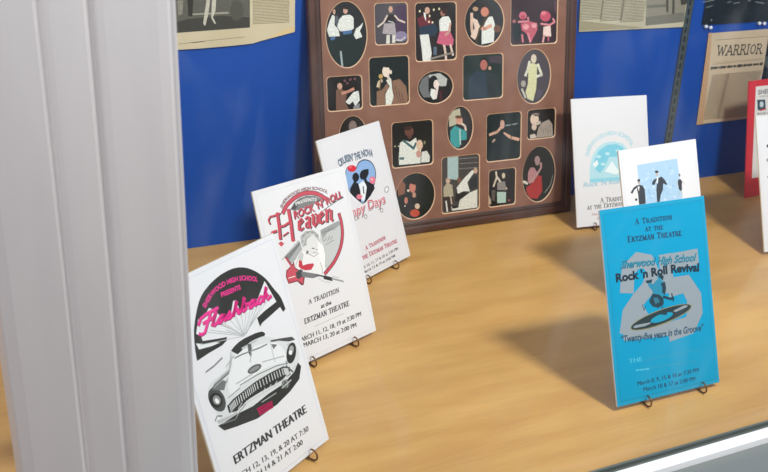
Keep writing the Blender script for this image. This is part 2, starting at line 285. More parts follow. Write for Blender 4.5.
["s","#d9dcdc",1.07,[[102.15,102.63],[101.96,95.86]]],
["s","#d9dcdc",1.07,[[106.09,102.26],[105.91,95.46]]],
["s","#d9dcdc",1.08,[[110.05,101.88],[109.88,95.06]]],
["s","#d9dcdc",1.09,[[114.05,101.5],[113.88,94.66]]],
["s","#d9dcdc",1.09,[[118.07,101.12],[117.9,94.25]]],
["s","#d9dcdc",1.1,[[120.75,100.57],[120.59,93.68]]],
["s","#d9dcdc",1.1,[[122.09,99.85],[121.93,92.95]]],
["s","#d9dcdc",1.1,[[123.42,99.13],[123.27,92.22]]],
["s","#d9dcdc",1.1,[[124.76,98.4],[124.61,91.49]]],
["s","#d9dcdc",1.1,[[126.11,97.68],[125.95,90.76]]],
["s","#c4c7c7",0.89,[[47.45,90.7],[54.4,93.67]]],
["s","#c4c7c7",0.9,[[54.73,90.83],[61.41,92.92]]],
["s","#c4c7c7",0.93,[[82.61,89.69],[88.67,93.36]]],
["s","#c4c7c7",0.95,[[91.84,89.65],[97.8,92.89]]],
["s","#c4c7c7",0.96,[[101.21,89.62],[107.07,92.42]]],
["p","#2e302f",[[18.16,87.82],[23.74,79.9],[40.18,75.83],[68.03,70.1],[98.3,70.42],[120.76,74.13],[138.57,79.95],[146.06,91.4],[142.85,96.85],[133.8,90.15],[114.04,85.79],[90.37,85.95],[66.89,84.28],[44.5,86.85],[27.61,86.95]]],
["p","#b9bcbc",[[17.62,93.1],[30.48,90.75],[39.74,89.24],[44.36,90.12],[45.88,86.69],[29.11,87.23],[20.02,88.74]]],
["s","#c9cccc",1.45,[[59.29,91.27],[82.61,89.69],[110.35,88.65],[128.21,92.71],[141.13,95.91]]],
["s","#8d9090",1.11,[[41.91,83.89],[49.16,87.71],[58.93,90.37]]],
["p","#5a5d5c",[[122.93,81.6],[122.3,80.58],[121.34,79.8],[120.11,79.33],[118.7,79.2],[117.21,79.4],[115.74,79.93],[114.38,80.74],[113.24,81.79],[112.39,83],[111.88,84.29],[111.75,85.57],[112,86.75],[112.63,87.76],[113.58,88.53],[114.79,89.01],[116.19,89.15],[117.67,88.97],[119.15,88.45],[120.51,87.64],[121.66,86.6],[122.53,85.38],[123.05,84.08],[123.19,82.79]]],
["s","#b0b3b3",0.85,[[111.93,84.54],[116.91,88.93],[121.63,84.47],[118.35,80.37]]],
["s","#3b3d3c",1.07,[[16.49,93.68],[20.45,96.87],[26.19,93.97]]],
["s","#a3a6a6",1.33,[[27.87,126.42],[51.47,130.04]]],
["s","#9a9d9d",1.12,[[39.37,106.33],[57.25,108.31]]],
["s","#a9acac",1.11,[[58.77,141.45],[52.16,131.82]]],
["s","#a9acac",1.26,[[86.88,138.7],[78.93,126.1]]],
["s","#bcbfbf",1.2,[[112.27,133.2],[111.5,111.49]]],
["s","#adb0b0",1.1,[[94.31,119.2],[126.02,111.7]]],
["s","#b4b7b7",1.38,[[53.8,114.19],[77.13,114]]],
["s","#55585a",1.85,[[124.97,100.95],[132.4,90.79]]],
["s","#c4c7c7",1.22,[[111.17,82.66],[126.54,84.43]]],
["s","#a6a9a9",1.07,[[79.7,82.34],[101.26,81.81]]],
["s","#777a7a",1.1,[[23.46,86.98],[41.57,83.01]]],
["p","#a3184a",[[70.53,79.86],[71.84,71.34],[92.07,69.83],[93.03,77.35]]],
["s","#5c1030",0.7,[[73.76,76.95],[90.16,75.65]]],
["s","#5c1030",0.7,[[73.98,73.66],[90.51,72.6]]],
["t","#ea3590","SHERWOOD HIGH SCHOOL",4.56,0,0.035,[[43.45,196.77],[57.9,205.37],[76.3,207.99],[98.19,205.03],[118.03,196.48]]],
["t","#ea3590","PRESENTS",4.47,0,0.035,[[66.31,199.3],[93.51,197.62]]],
["s","#8e1f57",3.83,[[42.58,184.22],[34.59,175.54],[30.01,175.39],[28.1,177.07]]],
["s","#8e1f57",3.83,[[42.58,184.22],[48.55,191.06]]],
["s","#8e1f57",3.83,[[30.11,185.33],[34.43,189.66],[42.82,191.27],[58.34,191.33]]],
["s","#8e1f57",3.83,[[36.22,184.46],[50.59,184.88]]],
["s","#8e1f57",3.83,[[45.39,178.34],[55.42,188.87],[54.65,190.18],[46.92,178.93],[48.07,176.96],[52.64,178.71]]],
["s","#8e1f57",3.83,[[63.57,181.83],[60.14,182.92],[54.55,180.24],[53.66,177.39],[56.33,176.65],[62.05,179.64],[64.59,182.75],[61.17,178.07],[62.06,176.43],[65.36,178.23]]],
["s","#8e1f57",3.83,[[64.47,177.63],[72.22,182.47],[72.48,178.93],[69.11,176.3],[65.49,176.95]]],
["s","#8e1f57",3.83,[[69.11,176.3],[74.9,177.88]]],
["s","#8e1f57",3.83,[[74.01,177.27],[84.04,187.8],[83.27,189.11],[74.53,175.96],[77.57,179.7],[82.27,181.77],[83.17,180.13],[80.76,176.37],[82.41,175.67],[86.35,177.45]]],
["s","#8e1f57",3.83,[[85.46,176.84],[95.49,187.37],[94.72,188.68],[87.24,177.41],[88.77,175.43],[93.47,176.86],[94.87,180.33],[92.96,181.05],[98.43,180.2]]],
["s","#8e1f57",3.83,[[107.46,180.18],[104.02,181.27],[98.43,178.6],[97.55,175.74],[100.22,175],[105.94,177.99],[108.47,181.1],[105.05,176.42],[105.94,174.78],[109.25,176.58]]],
["s","#8e1f57",3.83,[[118.91,179.11],[116.74,180.79],[111.15,178.12],[110.6,175.12],[113.58,174.5],[118.91,176.54]]],
["s","#8e1f57",3.83,[[117.9,175.62],[127.92,186.15],[127.16,187.46],[118.41,174.32]]],
["s","#8e1f57",3.83,[[120.06,177.14],[126.92,180.41],[127.56,178.78],[122.47,177.37],[125.28,174.06],[130.87,175.77]]],
["s","#ea3590",2.86,[[42.39,184.69],[34.41,176.14],[29.83,176],[27.92,177.65]]],
["s","#ea3590",2.86,[[42.39,184.69],[48.34,191.43]]],
["s","#ea3590",2.86,[[29.93,185.79],[34.23,190.05],[42.62,191.64],[58.13,191.69]]],
["s","#ea3590",2.86,[[36.03,184.93],[50.4,185.35]]],
["s","#ea3590",2.86,[[45.2,178.9],[55.21,189.28],[54.45,190.57],[46.73,179.48],[47.88,177.54],[52.45,179.27]]],
["s","#ea3590",2.86,[[63.37,182.34],[59.94,183.41],[54.35,180.78],[53.47,177.97],[56.14,177.23],[61.86,180.18],[64.39,183.25],[60.97,178.64],[61.87,177.02],[65.17,178.8]]],
["s","#ea3590",2.86,[[64.28,178.2],[72.02,182.97],[72.28,179.48],[68.91,176.89],[65.3,177.53]]],
["s","#ea3590",2.86,[[68.91,176.89],[74.7,178.44]]],
["s","#ea3590",2.86,[[73.81,177.84],[83.82,188.22],[83.06,189.51],[74.33,176.56],[77.37,180.24],[82.06,182.28],[82.96,180.67],[80.56,176.96],[82.21,176.27],[86.15,178.02]]],
["s","#ea3590",2.86,[[85.26,177.42],[95.27,187.79],[94.5,189.09],[87.04,177.99],[88.57,176.03],[93.27,177.44],[94.66,180.86],[92.75,181.57],[98.22,180.73]]],
["s","#ea3590",2.86,[[107.24,180.71],[103.81,181.79],[98.22,179.15],[97.34,176.34],[100.01,175.61],[105.72,178.56],[108.26,181.63],[104.84,177.01],[105.73,175.4],[109.03,177.17]]],
["s","#ea3590",2.86,[[118.69,179.66],[116.52,181.32],[110.94,178.68],[110.39,175.73],[113.36,175.12],[118.7,177.13]]],
["s","#ea3590",2.86,[[117.68,176.22],[127.69,186.59],[126.93,187.89],[118.2,174.94]]],
["s","#ea3590",2.86,[[119.84,177.72],[126.69,180.94],[127.33,179.34],[122.25,177.95],[125.06,174.68],[130.65,176.37]]],
["t","#333434","ERTZMAN THEATRE",9.13,0,0,[[23.73,43.33],[135.32,42.84]]],
["t","#333434","ERTZMAN THEATRE",9.21,0,0,[[24.19,43.25],[135.88,42.76]]],
["t","#363737","MARCH 12, 13, 19, & 20 AT 7:30",5.61,0,0,[[10.17,28.11],[131.5,23.65]]],
["t","#363737","MARCH 14 & 21 AT 2:00",5.55,0,0,[[23.14,17.86],[118.26,14.92]]]]},"heaven":{"fit":[0.6571,1.5648,0.3707,0.314,0.2505,0.373],"art":[["p","#c4c7c7",[[90.54,153.81],[123.34,157.88],[126.25,149.77],[123.89,133.48],[115.2,116.79],[101.12,106],[86.24,101.93],[89.38,121.93],[86.67,139.31]]],
["p","#9b9e9e",[[90.54,153.81],[123.34,157.88],[124.66,152.28],[101.23,147.89],[91.5,142.16]]],
["p","#a9acac",[[26.94,135.88],[54.76,148.97],[56.33,135.31],[51.68,132.53],[34.28,125.32]]],
["p","#7b7e7e",[[26.94,135.88],[54.76,148.97],[54.48,144.98],[33.41,131.62]]],
["p","#efefee",[[83.92,144.19],[89.95,136.35],[90.91,121.5],[86.25,104.02],[80.15,99.54],[74.67,109.49]]],
["p","#7d7f80",[[50.51,190.28],[57.99,196.8],[67.17,200.24],[79.91,200.97],[93.8,197.24],[103.95,190.76],[95.67,188.12],[71.9,186.68],[56.34,186.77]]],
["p","#4e5051",[[52.33,190.96],[60.31,196.24],[68.92,199.02],[75.02,198.39],[65.55,194.18],[57.71,188.04]]],
["p","#4e5051",[[92.16,191.09],[103.95,190.76],[95.59,187.81]]],
["s","#5b2a34",5.91,[[38.61,188.8],[39.64,189.91],[41.02,191.49],[42.74,193.31],[44.77,195.14],[47.08,196.75],[49.8,198.18],[52.95,199.6],[56.36,200.92],[59.84,202.07],[63.23,202.97],[66.53,203.63],[69.86,204.1],[73.21,204.36],[76.57,204.39],[79.95,204.15],[83.41,203.63],[86.96,202.84],[90.49,201.8],[93.89,200.57],[97.04,199.18],[100.08,197.39],[103.07,195.18],[105.83,192.89],[108.15,190.87],[109.83,189.46]]],
["s","#c8505f",4.22,[[38.61,188.8],[39.64,189.91],[41.02,191.49],[42.74,193.31],[44.77,195.14],[47.08,196.75],[49.8,198.18],[52.95,199.6],[56.36,200.92],[59.84,202.07],[63.23,202.97],[66.53,203.63],[69.86,204.1],[73.21,204.36],[76.57,204.39],[79.95,204.15],[83.41,203.63],[86.96,202.84],[90.49,201.8],[93.89,200.57],[97.04,199.18],[100.08,197.39],[103.07,195.18],[105.83,192.89],[108.15,190.87],[109.83,189.46]]],
["s","#5b2a34",5.38,[[126.23,165.83],[126.43,164.03],[126.75,161.49],[127.07,158.51],[127.27,155.36],[127.25,152.33],[127.01,149.4],[126.65,146.36],[126.13,143.28],[125.4,140.18],[124.44,137.11],[123.25,134.05],[121.86,130.97],[120.26,127.91],[118.42,124.9],[116.32,122],[113.94,119.16],[111.3,116.37],[108.44,113.68],[105.39,111.1],[102.2,108.69],[98.51,106.33],[94.29,104],[90.1,101.87],[86.48,100.08],[83.94,98.8]]],
["s","#c8505f",3.44,[[126.23,165.83],[126.43,164.03],[126.75,161.49],[127.07,158.51],[127.27,155.36],[127.25,152.33],[127.01,149.4],[126.65,146.36],[126.13,143.28],[125.4,140.18],[124.44,137.11],[123.25,134.05],[121.86,130.97],[120.26,127.91],[118.42,124.9],[116.32,122],[113.94,119.16],[111.3,116.37],[108.44,113.68],[105.39,111.1],[102.2,108.69],[98.51,106.33],[94.29,104],[90.1,101.87],[86.48,100.08],[83.94,98.8]]],
["p","#e9e9e8",[[54.41,137.88],[61.94,131.7],[78.78,124.91],[81.24,113.83],[80.15,99.54],[74.35,98.14],[56.35,110.72],[44.22,114.29],[37.54,118.29],[44.64,130.45]]],
["p","#dededd",[[81.62,140.34],[81.08,136.84],[79.74,133.7],[77.69,131.13],[75.08,129.3],[72.09,128.34],[68.93,128.31],[65.81,129.21],[62.95,130.97],[60.55,133.47],[58.75,136.54],[57.68,139.96],[57.4,143.51],[57.94,146.95],[59.26,150.05],[61.26,152.6],[63.83,154.44],[66.78,155.43],[69.92,155.51],[73.03,154.66],[75.92,152.94],[78.37,150.46],[80.22,147.39],[81.33,143.94]]],
["p","#bdbfbe",[[56.43,145.47],[57.74,155.27],[66.59,159.04],[79.23,156.76],[86.47,148.68],[85.67,140.62],[81.91,144.73],[77.69,151],[68.25,150.44],[63.25,141.57],[57.6,140.06]]],
["p","#9fa1a0",[[64.82,153.39],[64.66,153.07],[64.35,152.81],[63.93,152.62],[63.41,152.53],[62.85,152.54],[62.26,152.65],[61.71,152.85],[61.21,153.12],[60.81,153.45],[60.54,153.82],[60.4,154.2],[60.42,154.56],[60.59,154.89],[60.89,155.15],[61.31,155.33],[61.83,155.42],[62.39,155.42],[62.97,155.31],[63.53,155.11],[64.03,154.84],[64.43,154.51],[64.71,154.14],[64.84,153.76]]],
["p","#9fa1a0",[[71.47,154.8],[71.11,154.61],[70.66,154.52],[70.15,154.54],[69.61,154.68],[69.08,154.91],[68.6,155.24],[68.21,155.62],[67.92,156.04],[67.75,156.47],[67.73,156.88],[67.84,157.24],[68.08,157.53],[68.44,157.72],[68.9,157.81],[69.41,157.79],[69.94,157.65],[70.47,157.42],[70.95,157.1],[71.35,156.71],[71.64,156.29],[71.8,155.86],[71.83,155.45],[71.72,155.09]]],
["p","#9fa1a0",[[78.04,152.8],[77.58,152.79],[77.1,152.91],[76.63,153.14],[76.21,153.46],[75.87,153.87],[75.63,154.32],[75.5,154.79],[75.49,155.25],[75.61,155.66],[75.85,156],[76.18,156.25],[76.59,156.38],[77.05,156.39],[77.53,156.28],[78,156.05],[78.42,155.73],[78.76,155.32],[79,154.87],[79.13,154.4],[79.14,153.94],[79.02,153.52],[78.79,153.18],[78.45,152.94]]],
["p","#9fa1a0",[[82.48,146.85],[82.04,147.03],[81.66,147.32],[81.37,147.69],[81.19,148.12],[81.12,148.59],[81.18,149.05],[81.36,149.48],[81.65,149.85],[82.02,150.14],[82.46,150.32],[82.93,150.38],[83.4,150.32],[83.84,150.14],[84.22,149.85],[84.51,149.48],[84.69,149.05],[84.76,148.58],[84.7,148.12],[84.52,147.68],[84.23,147.31],[83.86,147.03],[83.42,146.85],[82.95,146.79]]],
["p","#9fa1a0",[[57.4,146.67],[57.12,146.99],[56.95,147.36],[56.92,147.77],[57.02,148.18],[57.25,148.57],[57.59,148.92],[58.02,149.19],[58.51,149.37],[59.03,149.44],[59.53,149.41],[60,149.27],[60.39,149.04],[60.67,148.72],[60.84,148.35],[60.87,147.94],[60.77,147.52],[60.54,147.13],[60.2,146.79],[59.76,146.52],[59.27,146.34],[58.76,146.26],[58.25,146.3],[57.79,146.43]]],
["p","#9fa1a0",[[60.14,142.52],[60.07,142.89],[60.16,143.26],[60.38,143.6],[60.74,143.89],[61.2,144.11],[61.73,144.24],[62.3,144.28],[62.87,144.23],[63.4,144.08],[63.86,143.84],[64.2,143.54],[64.42,143.19],[64.49,142.82],[64.41,142.45],[64.18,142.11],[63.83,141.82],[63.36,141.6],[62.83,141.47],[62.26,141.43],[61.69,141.49],[61.16,141.64],[60.7,141.87],[60.36,142.17]]],
["p","#c6c8c7",[[49.26,133.21],[54.16,136.93],[56.54,131.17],[51.58,122.36],[47.25,125.64]]],
["s","#a4a6a5",0.92,[[79.98,114.19],[81.44,104.38],[79.04,99.45]]],
["s","#a4a6a5",0.88,[[48.76,131.32],[43.14,124.79],[39.7,118.67]]],
["s","#8b8d8c",1.13,[[57.95,151.16],[64.35,155.56],[72.5,156.47],[80.96,153.23],[85.2,146.95]]],
["s","#8b8d8c",0.9,[[62.53,143.81],[65.28,149.19],[72.21,150.41]]],
["s","#b0b2b1",0.92,[[83.91,142.13],[90.71,134.06],[90.91,121.5],[86.26,106.11]]],
["p","#6d6f6f",[[64.42,131.54],[63.96,131.09],[63.43,130.72],[62.87,130.48],[62.31,130.37],[61.79,130.41],[61.35,130.58],[61.02,130.88],[60.81,131.28],[60.76,131.77],[60.85,132.3],[61.08,132.84],[61.44,133.35],[61.9,133.81],[62.43,134.17],[62.99,134.41],[63.55,134.52],[64.07,134.49],[64.51,134.32],[64.84,134.02],[65.05,133.61],[65.1,133.13],[65.01,132.6],[64.78,132.05]]],
["p","#777979",[[75.84,134.01],[75.7,133.83],[75.4,133.71],[74.96,133.66],[74.41,133.68],[73.79,133.77],[73.14,133.93],[72.5,134.13],[71.93,134.37],[71.44,134.64],[71.09,134.9],[70.89,135.16],[70.86,135.38],[71,135.55],[71.3,135.67],[71.73,135.72],[72.28,135.7],[72.9,135.61],[73.55,135.46],[74.19,135.26],[74.77,135.01],[75.25,134.75],[75.6,134.48],[75.8,134.23]]],
["p","#777979",[[79.68,131.29],[79.59,131.15],[79.43,131.05],[79.2,130.98],[78.92,130.96],[78.6,130.99],[78.27,131.06],[77.95,131.17],[77.66,131.31],[77.43,131.47],[77.26,131.65],[77.18,131.82],[77.17,131.98],[77.26,132.12],[77.42,132.23],[77.65,132.29],[77.93,132.31],[78.25,132.29],[78.58,132.22],[78.9,132.11],[79.18,131.96],[79.42,131.8],[79.59,131.63],[79.67,131.45]]],
["s","#8a8c8c",0.68,[[71.42,129.46],[77.5,128.17]]],
["s","#999b9b",0.91,[[64.14,130.06],[71.93,124.36],[80.55,126.49]]],
["p","#7a2c38",[[26.94,135.88],[30.06,136.2],[36.08,124.39],[39.57,127.84],[39.23,119.83],[44.47,115.24],[41.91,110.49],[51.49,104.35],[46.92,95.05],[43.19,95.78],[38.4,102.15],[24.55,103.12],[22.75,112.55],[25.21,119.89],[33.21,123.2]]],
["p","#c8505f",[[27.45,134.93],[29.76,135.08],[35.58,122.51],[38.34,125.16],[38.27,119.09],[43.26,114.58],[39.83,109.47],[49.2,103.6],[45.63,97.09],[39.28,103.52],[25.65,104.4],[24.16,112.13],[26.52,119.1],[33.38,121.94]]],
["p","#c43c4a",[[47.65,127.16],[51.6,124.4],[51.88,118.59],[59.71,118.38],[68.54,116.65],[69.22,114.18],[63.48,109.66],[54.01,111.82],[48.35,115.12],[45,119.16]]],
["s","#f0e8e8",1.1,[[26.34,109.86],[36.47,109.46]]],
["p","#444647",[[38.82,113.44],[47.14,115.48],[50.26,112.51],[47.28,106.23],[41.45,103.89],[38.36,106.86]]],
["p","#777a7b",[[47.59,112.28],[70.13,102.52],[73.1,98.51],[63.73,98.62],[47.03,105.28]]],
["s","#55585a",2.07,[[69.82,101.36],[81.74,95.3]]],
["s","#333637",4.66,[[81.53,94.52],[93.13,88.51]]],
["s","#9b9e9f",2.13,[[93.34,89.29],[111.08,80.11]]],
["s","#b5b8b8",0.94,[[94.64,92.07],[104.45,87.01]]],
["s","#c0c2c2",0.92,[[72.33,95.62],[80.09,89.09],[89.99,85.03]]],
["s","#77797a",0.7,[[90.72,149.42],[104.53,149.95]]],
["s","#77797a",0.7,[[96.32,150.02],[116.73,148.86]]],
["s","#77797a",0.71,[[102.11,151.2],[120.03,150.74]]],
["s","#77797a",1.16,[[91.5,142.16],[93.12,137.99],[97.63,142.6],[98.38,137.19],[104.05,142.98],[103.88,137.17],[107.67,140.97]]],
["s","#77797a",0.7,[[94.12,133.55],[109.06,135.77]]],
["t","#6e3a44","SHERWOOD HIGH SCHOOL",3.96,0,0.035,[[38.39,194.19],[48.88,202.47],[68.63,207.29],[87.68,206.31],[101.98,202.06],[113.72,195.41]]],
["t","#e9e9e9","PRESENTS",4.13,0,0,[[59.89,192.33],[75.9,193.81],[93.73,190.55]]],
["t","#4b4447","ROCK 'N' ROLL",9.06,0.15,0.03,[[54.15,176.22],[92.8,178.97],[138.91,184.37]]],
["t","#c8505f","ROCK 'N' ROLL",9.06,0.15,0.03,[[52.85,177.52],[91.43,180.29],[137.45,185.72]]],
["s","#4b4447",0.94,[[101.26,176.56],[120.08,181.13],[136.94,185.5]]],
["s","#4d3b40",4.77,[[30.76,189.57],[29.5,174.36],[27.41,159]]],
["s","#4d3b40",5.28,[[48.28,189.55],[47.91,172.83],[45.57,152.52]]],
["s","#4d3b40",2.35,[[16.73,180.02],[15.7,185],[19.34,188.32],[25.76,187.97],[34.88,188.55]]],
["s","#4d3b40",3.06,[[28.73,172.97],[37.67,172.58],[46.39,174.82]]],
["s","#4d3b40",3.44,[[16.75,168.98],[23.82,169.5]]],
["s","#4d3b40",1.75,[[32.52,160.83],[41.29,163.31]]],
["s","#4d3b40",2.14,[[10.81,166.61],[16.35,167.51]]],
["s","#4d3b40",4.67,[[58.73,162.34],[60.74,171.43]]],
["s","#4d3b40",3.13,[[60.74,171.43],[65.43,174.19]]],
["s","#4d3b40",2.23,[[65.43,174.19],[67.9,170.86],[60.15,166.89]]],
["s","#4d3b40",2.67,[[58.73,162.34],[60.96,160.52],[65.62,162.34]]],
["s","#4d3b40",2.7,[[71.59,172.1],[75.54,174.26],[78.02,172.45]]],
["s","#4d3b40",4.73,[[78.02,172.45],[75.25,162.04],[76.96,160.51]]],
["s","#4d3b40",2.7,[[76.03,168.16],[70.38,166],[69.83,162.34],[71.96,160.82],[75.07,162.96]]],
["s","#4d3b40",4.78,[[83.63,174.32],[84.68,171.87],[82.31,162.96],[84.65,160.5]]],
["s","#4d3b40",3.44,[[84.65,160.5],[88.83,163.27],[90.79,172.22],[88.77,174.36]]],
["s","#4d3b40",4.81,[[93.13,162.35],[95.16,171.62]]],
["s","#4d3b40",3.23,[[95.16,171.62],[100.04,174.44]]],
["s","#4d3b40",2.31,[[100.04,174.44],[102.62,171.04],[94.58,166.99]]],
["s","#4d3b40",2.76,[[93.13,162.35],[95.45,160.49],[100.31,162.35]]],
["s","#4d3b40",4.89,[[106.6,174.48],[107.78,172.32],[104.71,160.79]]],
["s","#4d3b40",2.8,[[107.62,171.69],[112.86,174.84],[114.85,172.36]]],
["s","#4d3b40",4.9,[[114.85,172.36],[112.02,161.72],[114.26,160.16]]],
["s","#c8505f",4.16,[[29.65,190.64],[28.39,175.44],[26.3,160.1]]],
["s","#c8505f",4.63,[[47.14,190.62],[46.77,173.92],[44.43,153.63]]],
["s","#c8505f",2.06,[[15.64,181.08],[14.62,186.06],[18.24,189.38],[24.66,189.04],[33.77,189.62]]],
["s","#c8505f",2.67,[[27.62,174.06],[36.55,173.66],[45.26,175.91]]],
["s","#c8505f",3.04,[[15.65,170.06],[22.71,170.58]]],
["s","#c8505f",1.54,[[31.41,161.93],[40.16,164.41]]],
["s","#c8505f",1.88,[[9.72,167.69],[15.26,168.58]]],
["s","#c8505f",4.11,[[57.57,163.46],[59.58,172.54]]],
["s","#c8505f",2.74,[[59.58,172.54],[64.26,175.29]]],
["s","#c8505f",1.97,[[64.26,175.29],[66.72,171.97],[58.99,168]]],
["s","#c8505f",2.36,[[57.57,163.46],[59.79,161.64],[64.46,163.46]]],
["s","#c8505f",2.37,[[70.41,173.21],[74.36,175.37],[76.83,173.56]]],
["s","#c8505f",4.17,[[76.83,173.56],[74.06,163.16],[75.78,161.63]]],
["s","#c8505f",2.36,[[74.84,169.27],[69.21,167.12],[68.65,163.46],[70.78,161.94],[73.88,164.08]]],
["s","#c8505f",4.21,[[82.43,175.43],[83.49,172.99],[81.11,164.09],[83.45,161.63]]],
["s","#c8505f",3.02,[[83.45,161.63],[87.63,164.4],[89.58,173.34],[87.57,175.47]]],
["s","#c8505f",4.25,[[91.91,163.48],[93.95,172.75]]],
["s","#c8505f",2.84,[[93.95,172.75],[98.82,175.56]]],
["s","#c8505f",2.03,[[98.82,175.56],[101.4,172.18],[93.36,168.12]]],
["s","#c8505f",2.43,[[91.91,163.48],[94.23,161.63],[99.08,163.49]]],
["s","#c8505f",4.28,[[105.37,175.61],[106.55,173.45],[103.48,161.94]]],
["s","#c8505f",2.45,[[106.38,172.83],[111.62,175.97],[113.61,173.5]]],
["s","#c8505f",4.31,[[113.61,173.5],[110.78,162.87],[113.02,161.31]]],
["p","#c8505f",[[21.96,154.85],[26.9,156.49],[30.85,152.43],[25.63,149.86]]],
["p","#c8505f",[[41.79,153.48],[45.41,155.53],[48.74,152.62],[44.77,150.25]]],
["s","#5a5053",0.67,[[22.73,134.27],[53.8,150.24]]],
["s","#3a3a3c",0.68,[[49.15,69.5],[51.76,74.95]]],
["s","#3a3a3c",1.37,[[51.76,74.95],[53.01,69.47]]],
["s","#3a3a3c",0.68,[[50.01,71.29],[52.59,71.28]]],
["s","#3a3a3c",0.68,[[48.37,69.5],[49.92,69.49]]],
["s","#3a3a3c",0.68,[[52.11,69.47],[53.91,69.46]]],
["s","#3a3a3c",1.37,[[59.45,69.42],[60.13,74.88]]],
["s","#3a3a3c",0.82,[[57.92,74.74],[62.3,74.7]]],
["s","#3a3a3c",0.68,[[58.01,74.9],[57.86,73.7]]],
["s","#3a3a3c",0.68,[[62.25,74.87],[62.1,73.67]]],
["s","#3a3a3c",0.68,[[58.55,69.43],[60.35,69.41]]],
["s","#3a3a3c",1.37,[[63.31,69.39],[63.99,74.86]]],
["s","#3a3a3c",0.82,[[63.09,74.86],[65.86,74.84],[66.74,74.18],[66.59,72.98],[65.53,72.22],[63.67,72.23]]],
["s","#3a3a3c",1.23,[[65.08,72.22],[66.92,69.37]]],
["s","#3a3a3c",0.68,[[62.41,69.4],[64.34,69.39]]],
["s","#3a3a3c",0.68,[[66.27,69.37],[67.43,69.36]]],
["s","#3a3a3c",0.68,[[68.2,69.36],[70.82,74.81]]],
["s","#3a3a3c",1.37,[[70.82,74.81],[72.07,69.33]]],
["s","#3a3a3c",0.68,[[69.07,71.16],[71.65,71.14]]],
["s","#3a3a3c",0.68,[[67.43,69.36],[68.98,69.35]]],
["s","#3a3a3c",0.68,[[71.16,69.34],[72.97,69.32]]],
["s","#3a3a3c",1.37,[[74.13,69.31],[74.81,74.78]]],
["s","#3a3a3c",0.82,[[73.91,74.78],[76.48,74.77],[77.89,73.66]]],
["s","#3a3a3c",1.37,[[77.89,73.66],[78.07,72.02],[77.48,70.38]]],
["s","#3a3a3c",0.82,[[77.48,70.38],[75.8,69.3],[73.22,69.32]]],
["s","#3a3a3c",1.37,[[79.99,69.27],[80.67,74.74]]],
["s","#3a3a3c",0.68,[[79.7,74.74],[81.63,74.73]]],
["s","#3a3a3c",0.68,[[79.02,69.28],[80.95,69.27]]],
["s","#3a3a3c",1.37,[[84.04,69.24],[84.72,74.71]]],
["s","#3a3a3c",0.82,[[82.52,74.56],[86.89,74.53]]],
["s","#3a3a3c",0.68,[[82.6,74.72],[82.45,73.52]]],
["s","#3a3a3c",0.68,[[86.85,74.69],[86.7,73.49]]],
["s","#3a3a3c",0.68,[[83.14,69.25],[84.94,69.24]]],
["s","#3a3a3c",1.37,[[87.97,69.21],[88.65,74.68]]],
["s","#3a3a3c",0.68,[[87.69,74.68],[89.62,74.67]]],
["s","#3a3a3c",0.68,[[87,69.22],[88.93,69.21]]],
["s","#3a3a3c",0.82,[[91.29,69.52],[92.28,69.18],[93.35,69.5]]],
["s","#3a3a3c",1.37,[[93.35,69.5],[94.55,70.81],[94.82,72.99],[93.96,74.31]]],
["s","#3a3a3c",0.82,[[93.96,74.31],[92.97,74.65],[91.89,74.33]]],
["s","#3a3a3c",1.37,[[91.89,74.33],[90.7,73.02],[90.43,70.84],[91.29,69.52]]],
["s","#3a3a3c",0.82,[[96.53,69.15],[97.22,74.61]]],
["s","#3a3a3c",1.37,[[97.09,74.62],[100.01,69.13]]],
["s","#3a3a3c",0.82,[[100.01,69.13],[100.69,74.59]]],
["s","#3a3a3c",0.68,[[95.63,69.16],[97.43,69.15]]],
["s","#3a3a3c",0.68,[[96.31,74.62],[97.47,74.61]]],
["s","#3a3a3c",0.68,[[99.79,74.6],[101.59,74.58]]],
["t","#3a3a3c","at the",4.99,0.2,0.035,[[66.28,58.36],[84.07,58.29]]],
["s","#3a3a3c",1.59,[[36.99,47.75],[37.66,53.86]]],
["s","#3a3a3c",0.95,[[36.78,53.86],[40.43,53.84],[40.29,52.62]]],
["s","#3a3a3c",0.79,[[37.34,50.93],[39.35,50.91]]],
["s","#3a3a3c",0.95,[[36.12,47.76],[39.88,47.73],[40.14,48.95]]],
["s","#3a3a3c",1.59,[[41.89,47.72],[42.56,53.83]]],
["s","#3a3a3c",0.95,[[41.68,53.83],[44.38,53.81],[45.24,53.08],[45.1,51.73],[44.06,50.88],[42.24,50.9]]],
["s","#3a3a3c",1.43,[[43.62,50.89],[45.41,47.7]]],
["s","#3a3a3c",0.79,[[41.01,47.73],[42.9,47.71]]],
["s","#3a3a3c",0.79,[[44.78,47.7],[45.91,47.69]]],
["s","#3a3a3c",1.59,[[48.42,47.68],[49.09,53.78]]],
["s","#3a3a3c",0.95,[[46.94,53.61],[51.21,53.59]]],
["s","#3a3a3c",0.79,[[47.02,53.8],[46.87,52.45]]],
["s","#3a3a3c",0.79,[[51.16,53.77],[51.02,52.43]]],
["s","#3a3a3c",0.79,[[47.54,47.68],[49.3,47.67]]],
["s","#3a3a3c",0.95,[[52.1,52.54],[52.36,53.76],[55.75,53.74]]],
["s","#3a3a3c",1.59,[[55.75,53.74],[51.56,47.66]]],
["s","#3a3a3c",0.95,[[51.56,47.66],[55.33,47.63],[55.47,48.85]]],
["s","#3a3a3c",0.95,[[57.22,47.62],[57.88,53.72]]],
["s","#3a3a3c",1.59,[[57.88,53.72],[59.4,48.09]]],
["s","#3a3a3c",0.95,[[59.4,48.09],[62.15,53.7]]],
["s","#3a3a3c",1.59,[[61.49,47.59],[62.15,53.7]]],
["s","#3a3a3c",0.79,[[56.34,47.63],[58.09,47.61]]],
["s","#3a3a3c",0.79,[[57,53.73],[58.01,53.72]]],
["s","#3a3a3c",0.79,[[60.61,47.6],[62.37,47.59]]],
["s","#3a3a3c",0.79,[[62.15,53.7],[63.03,53.69]]],
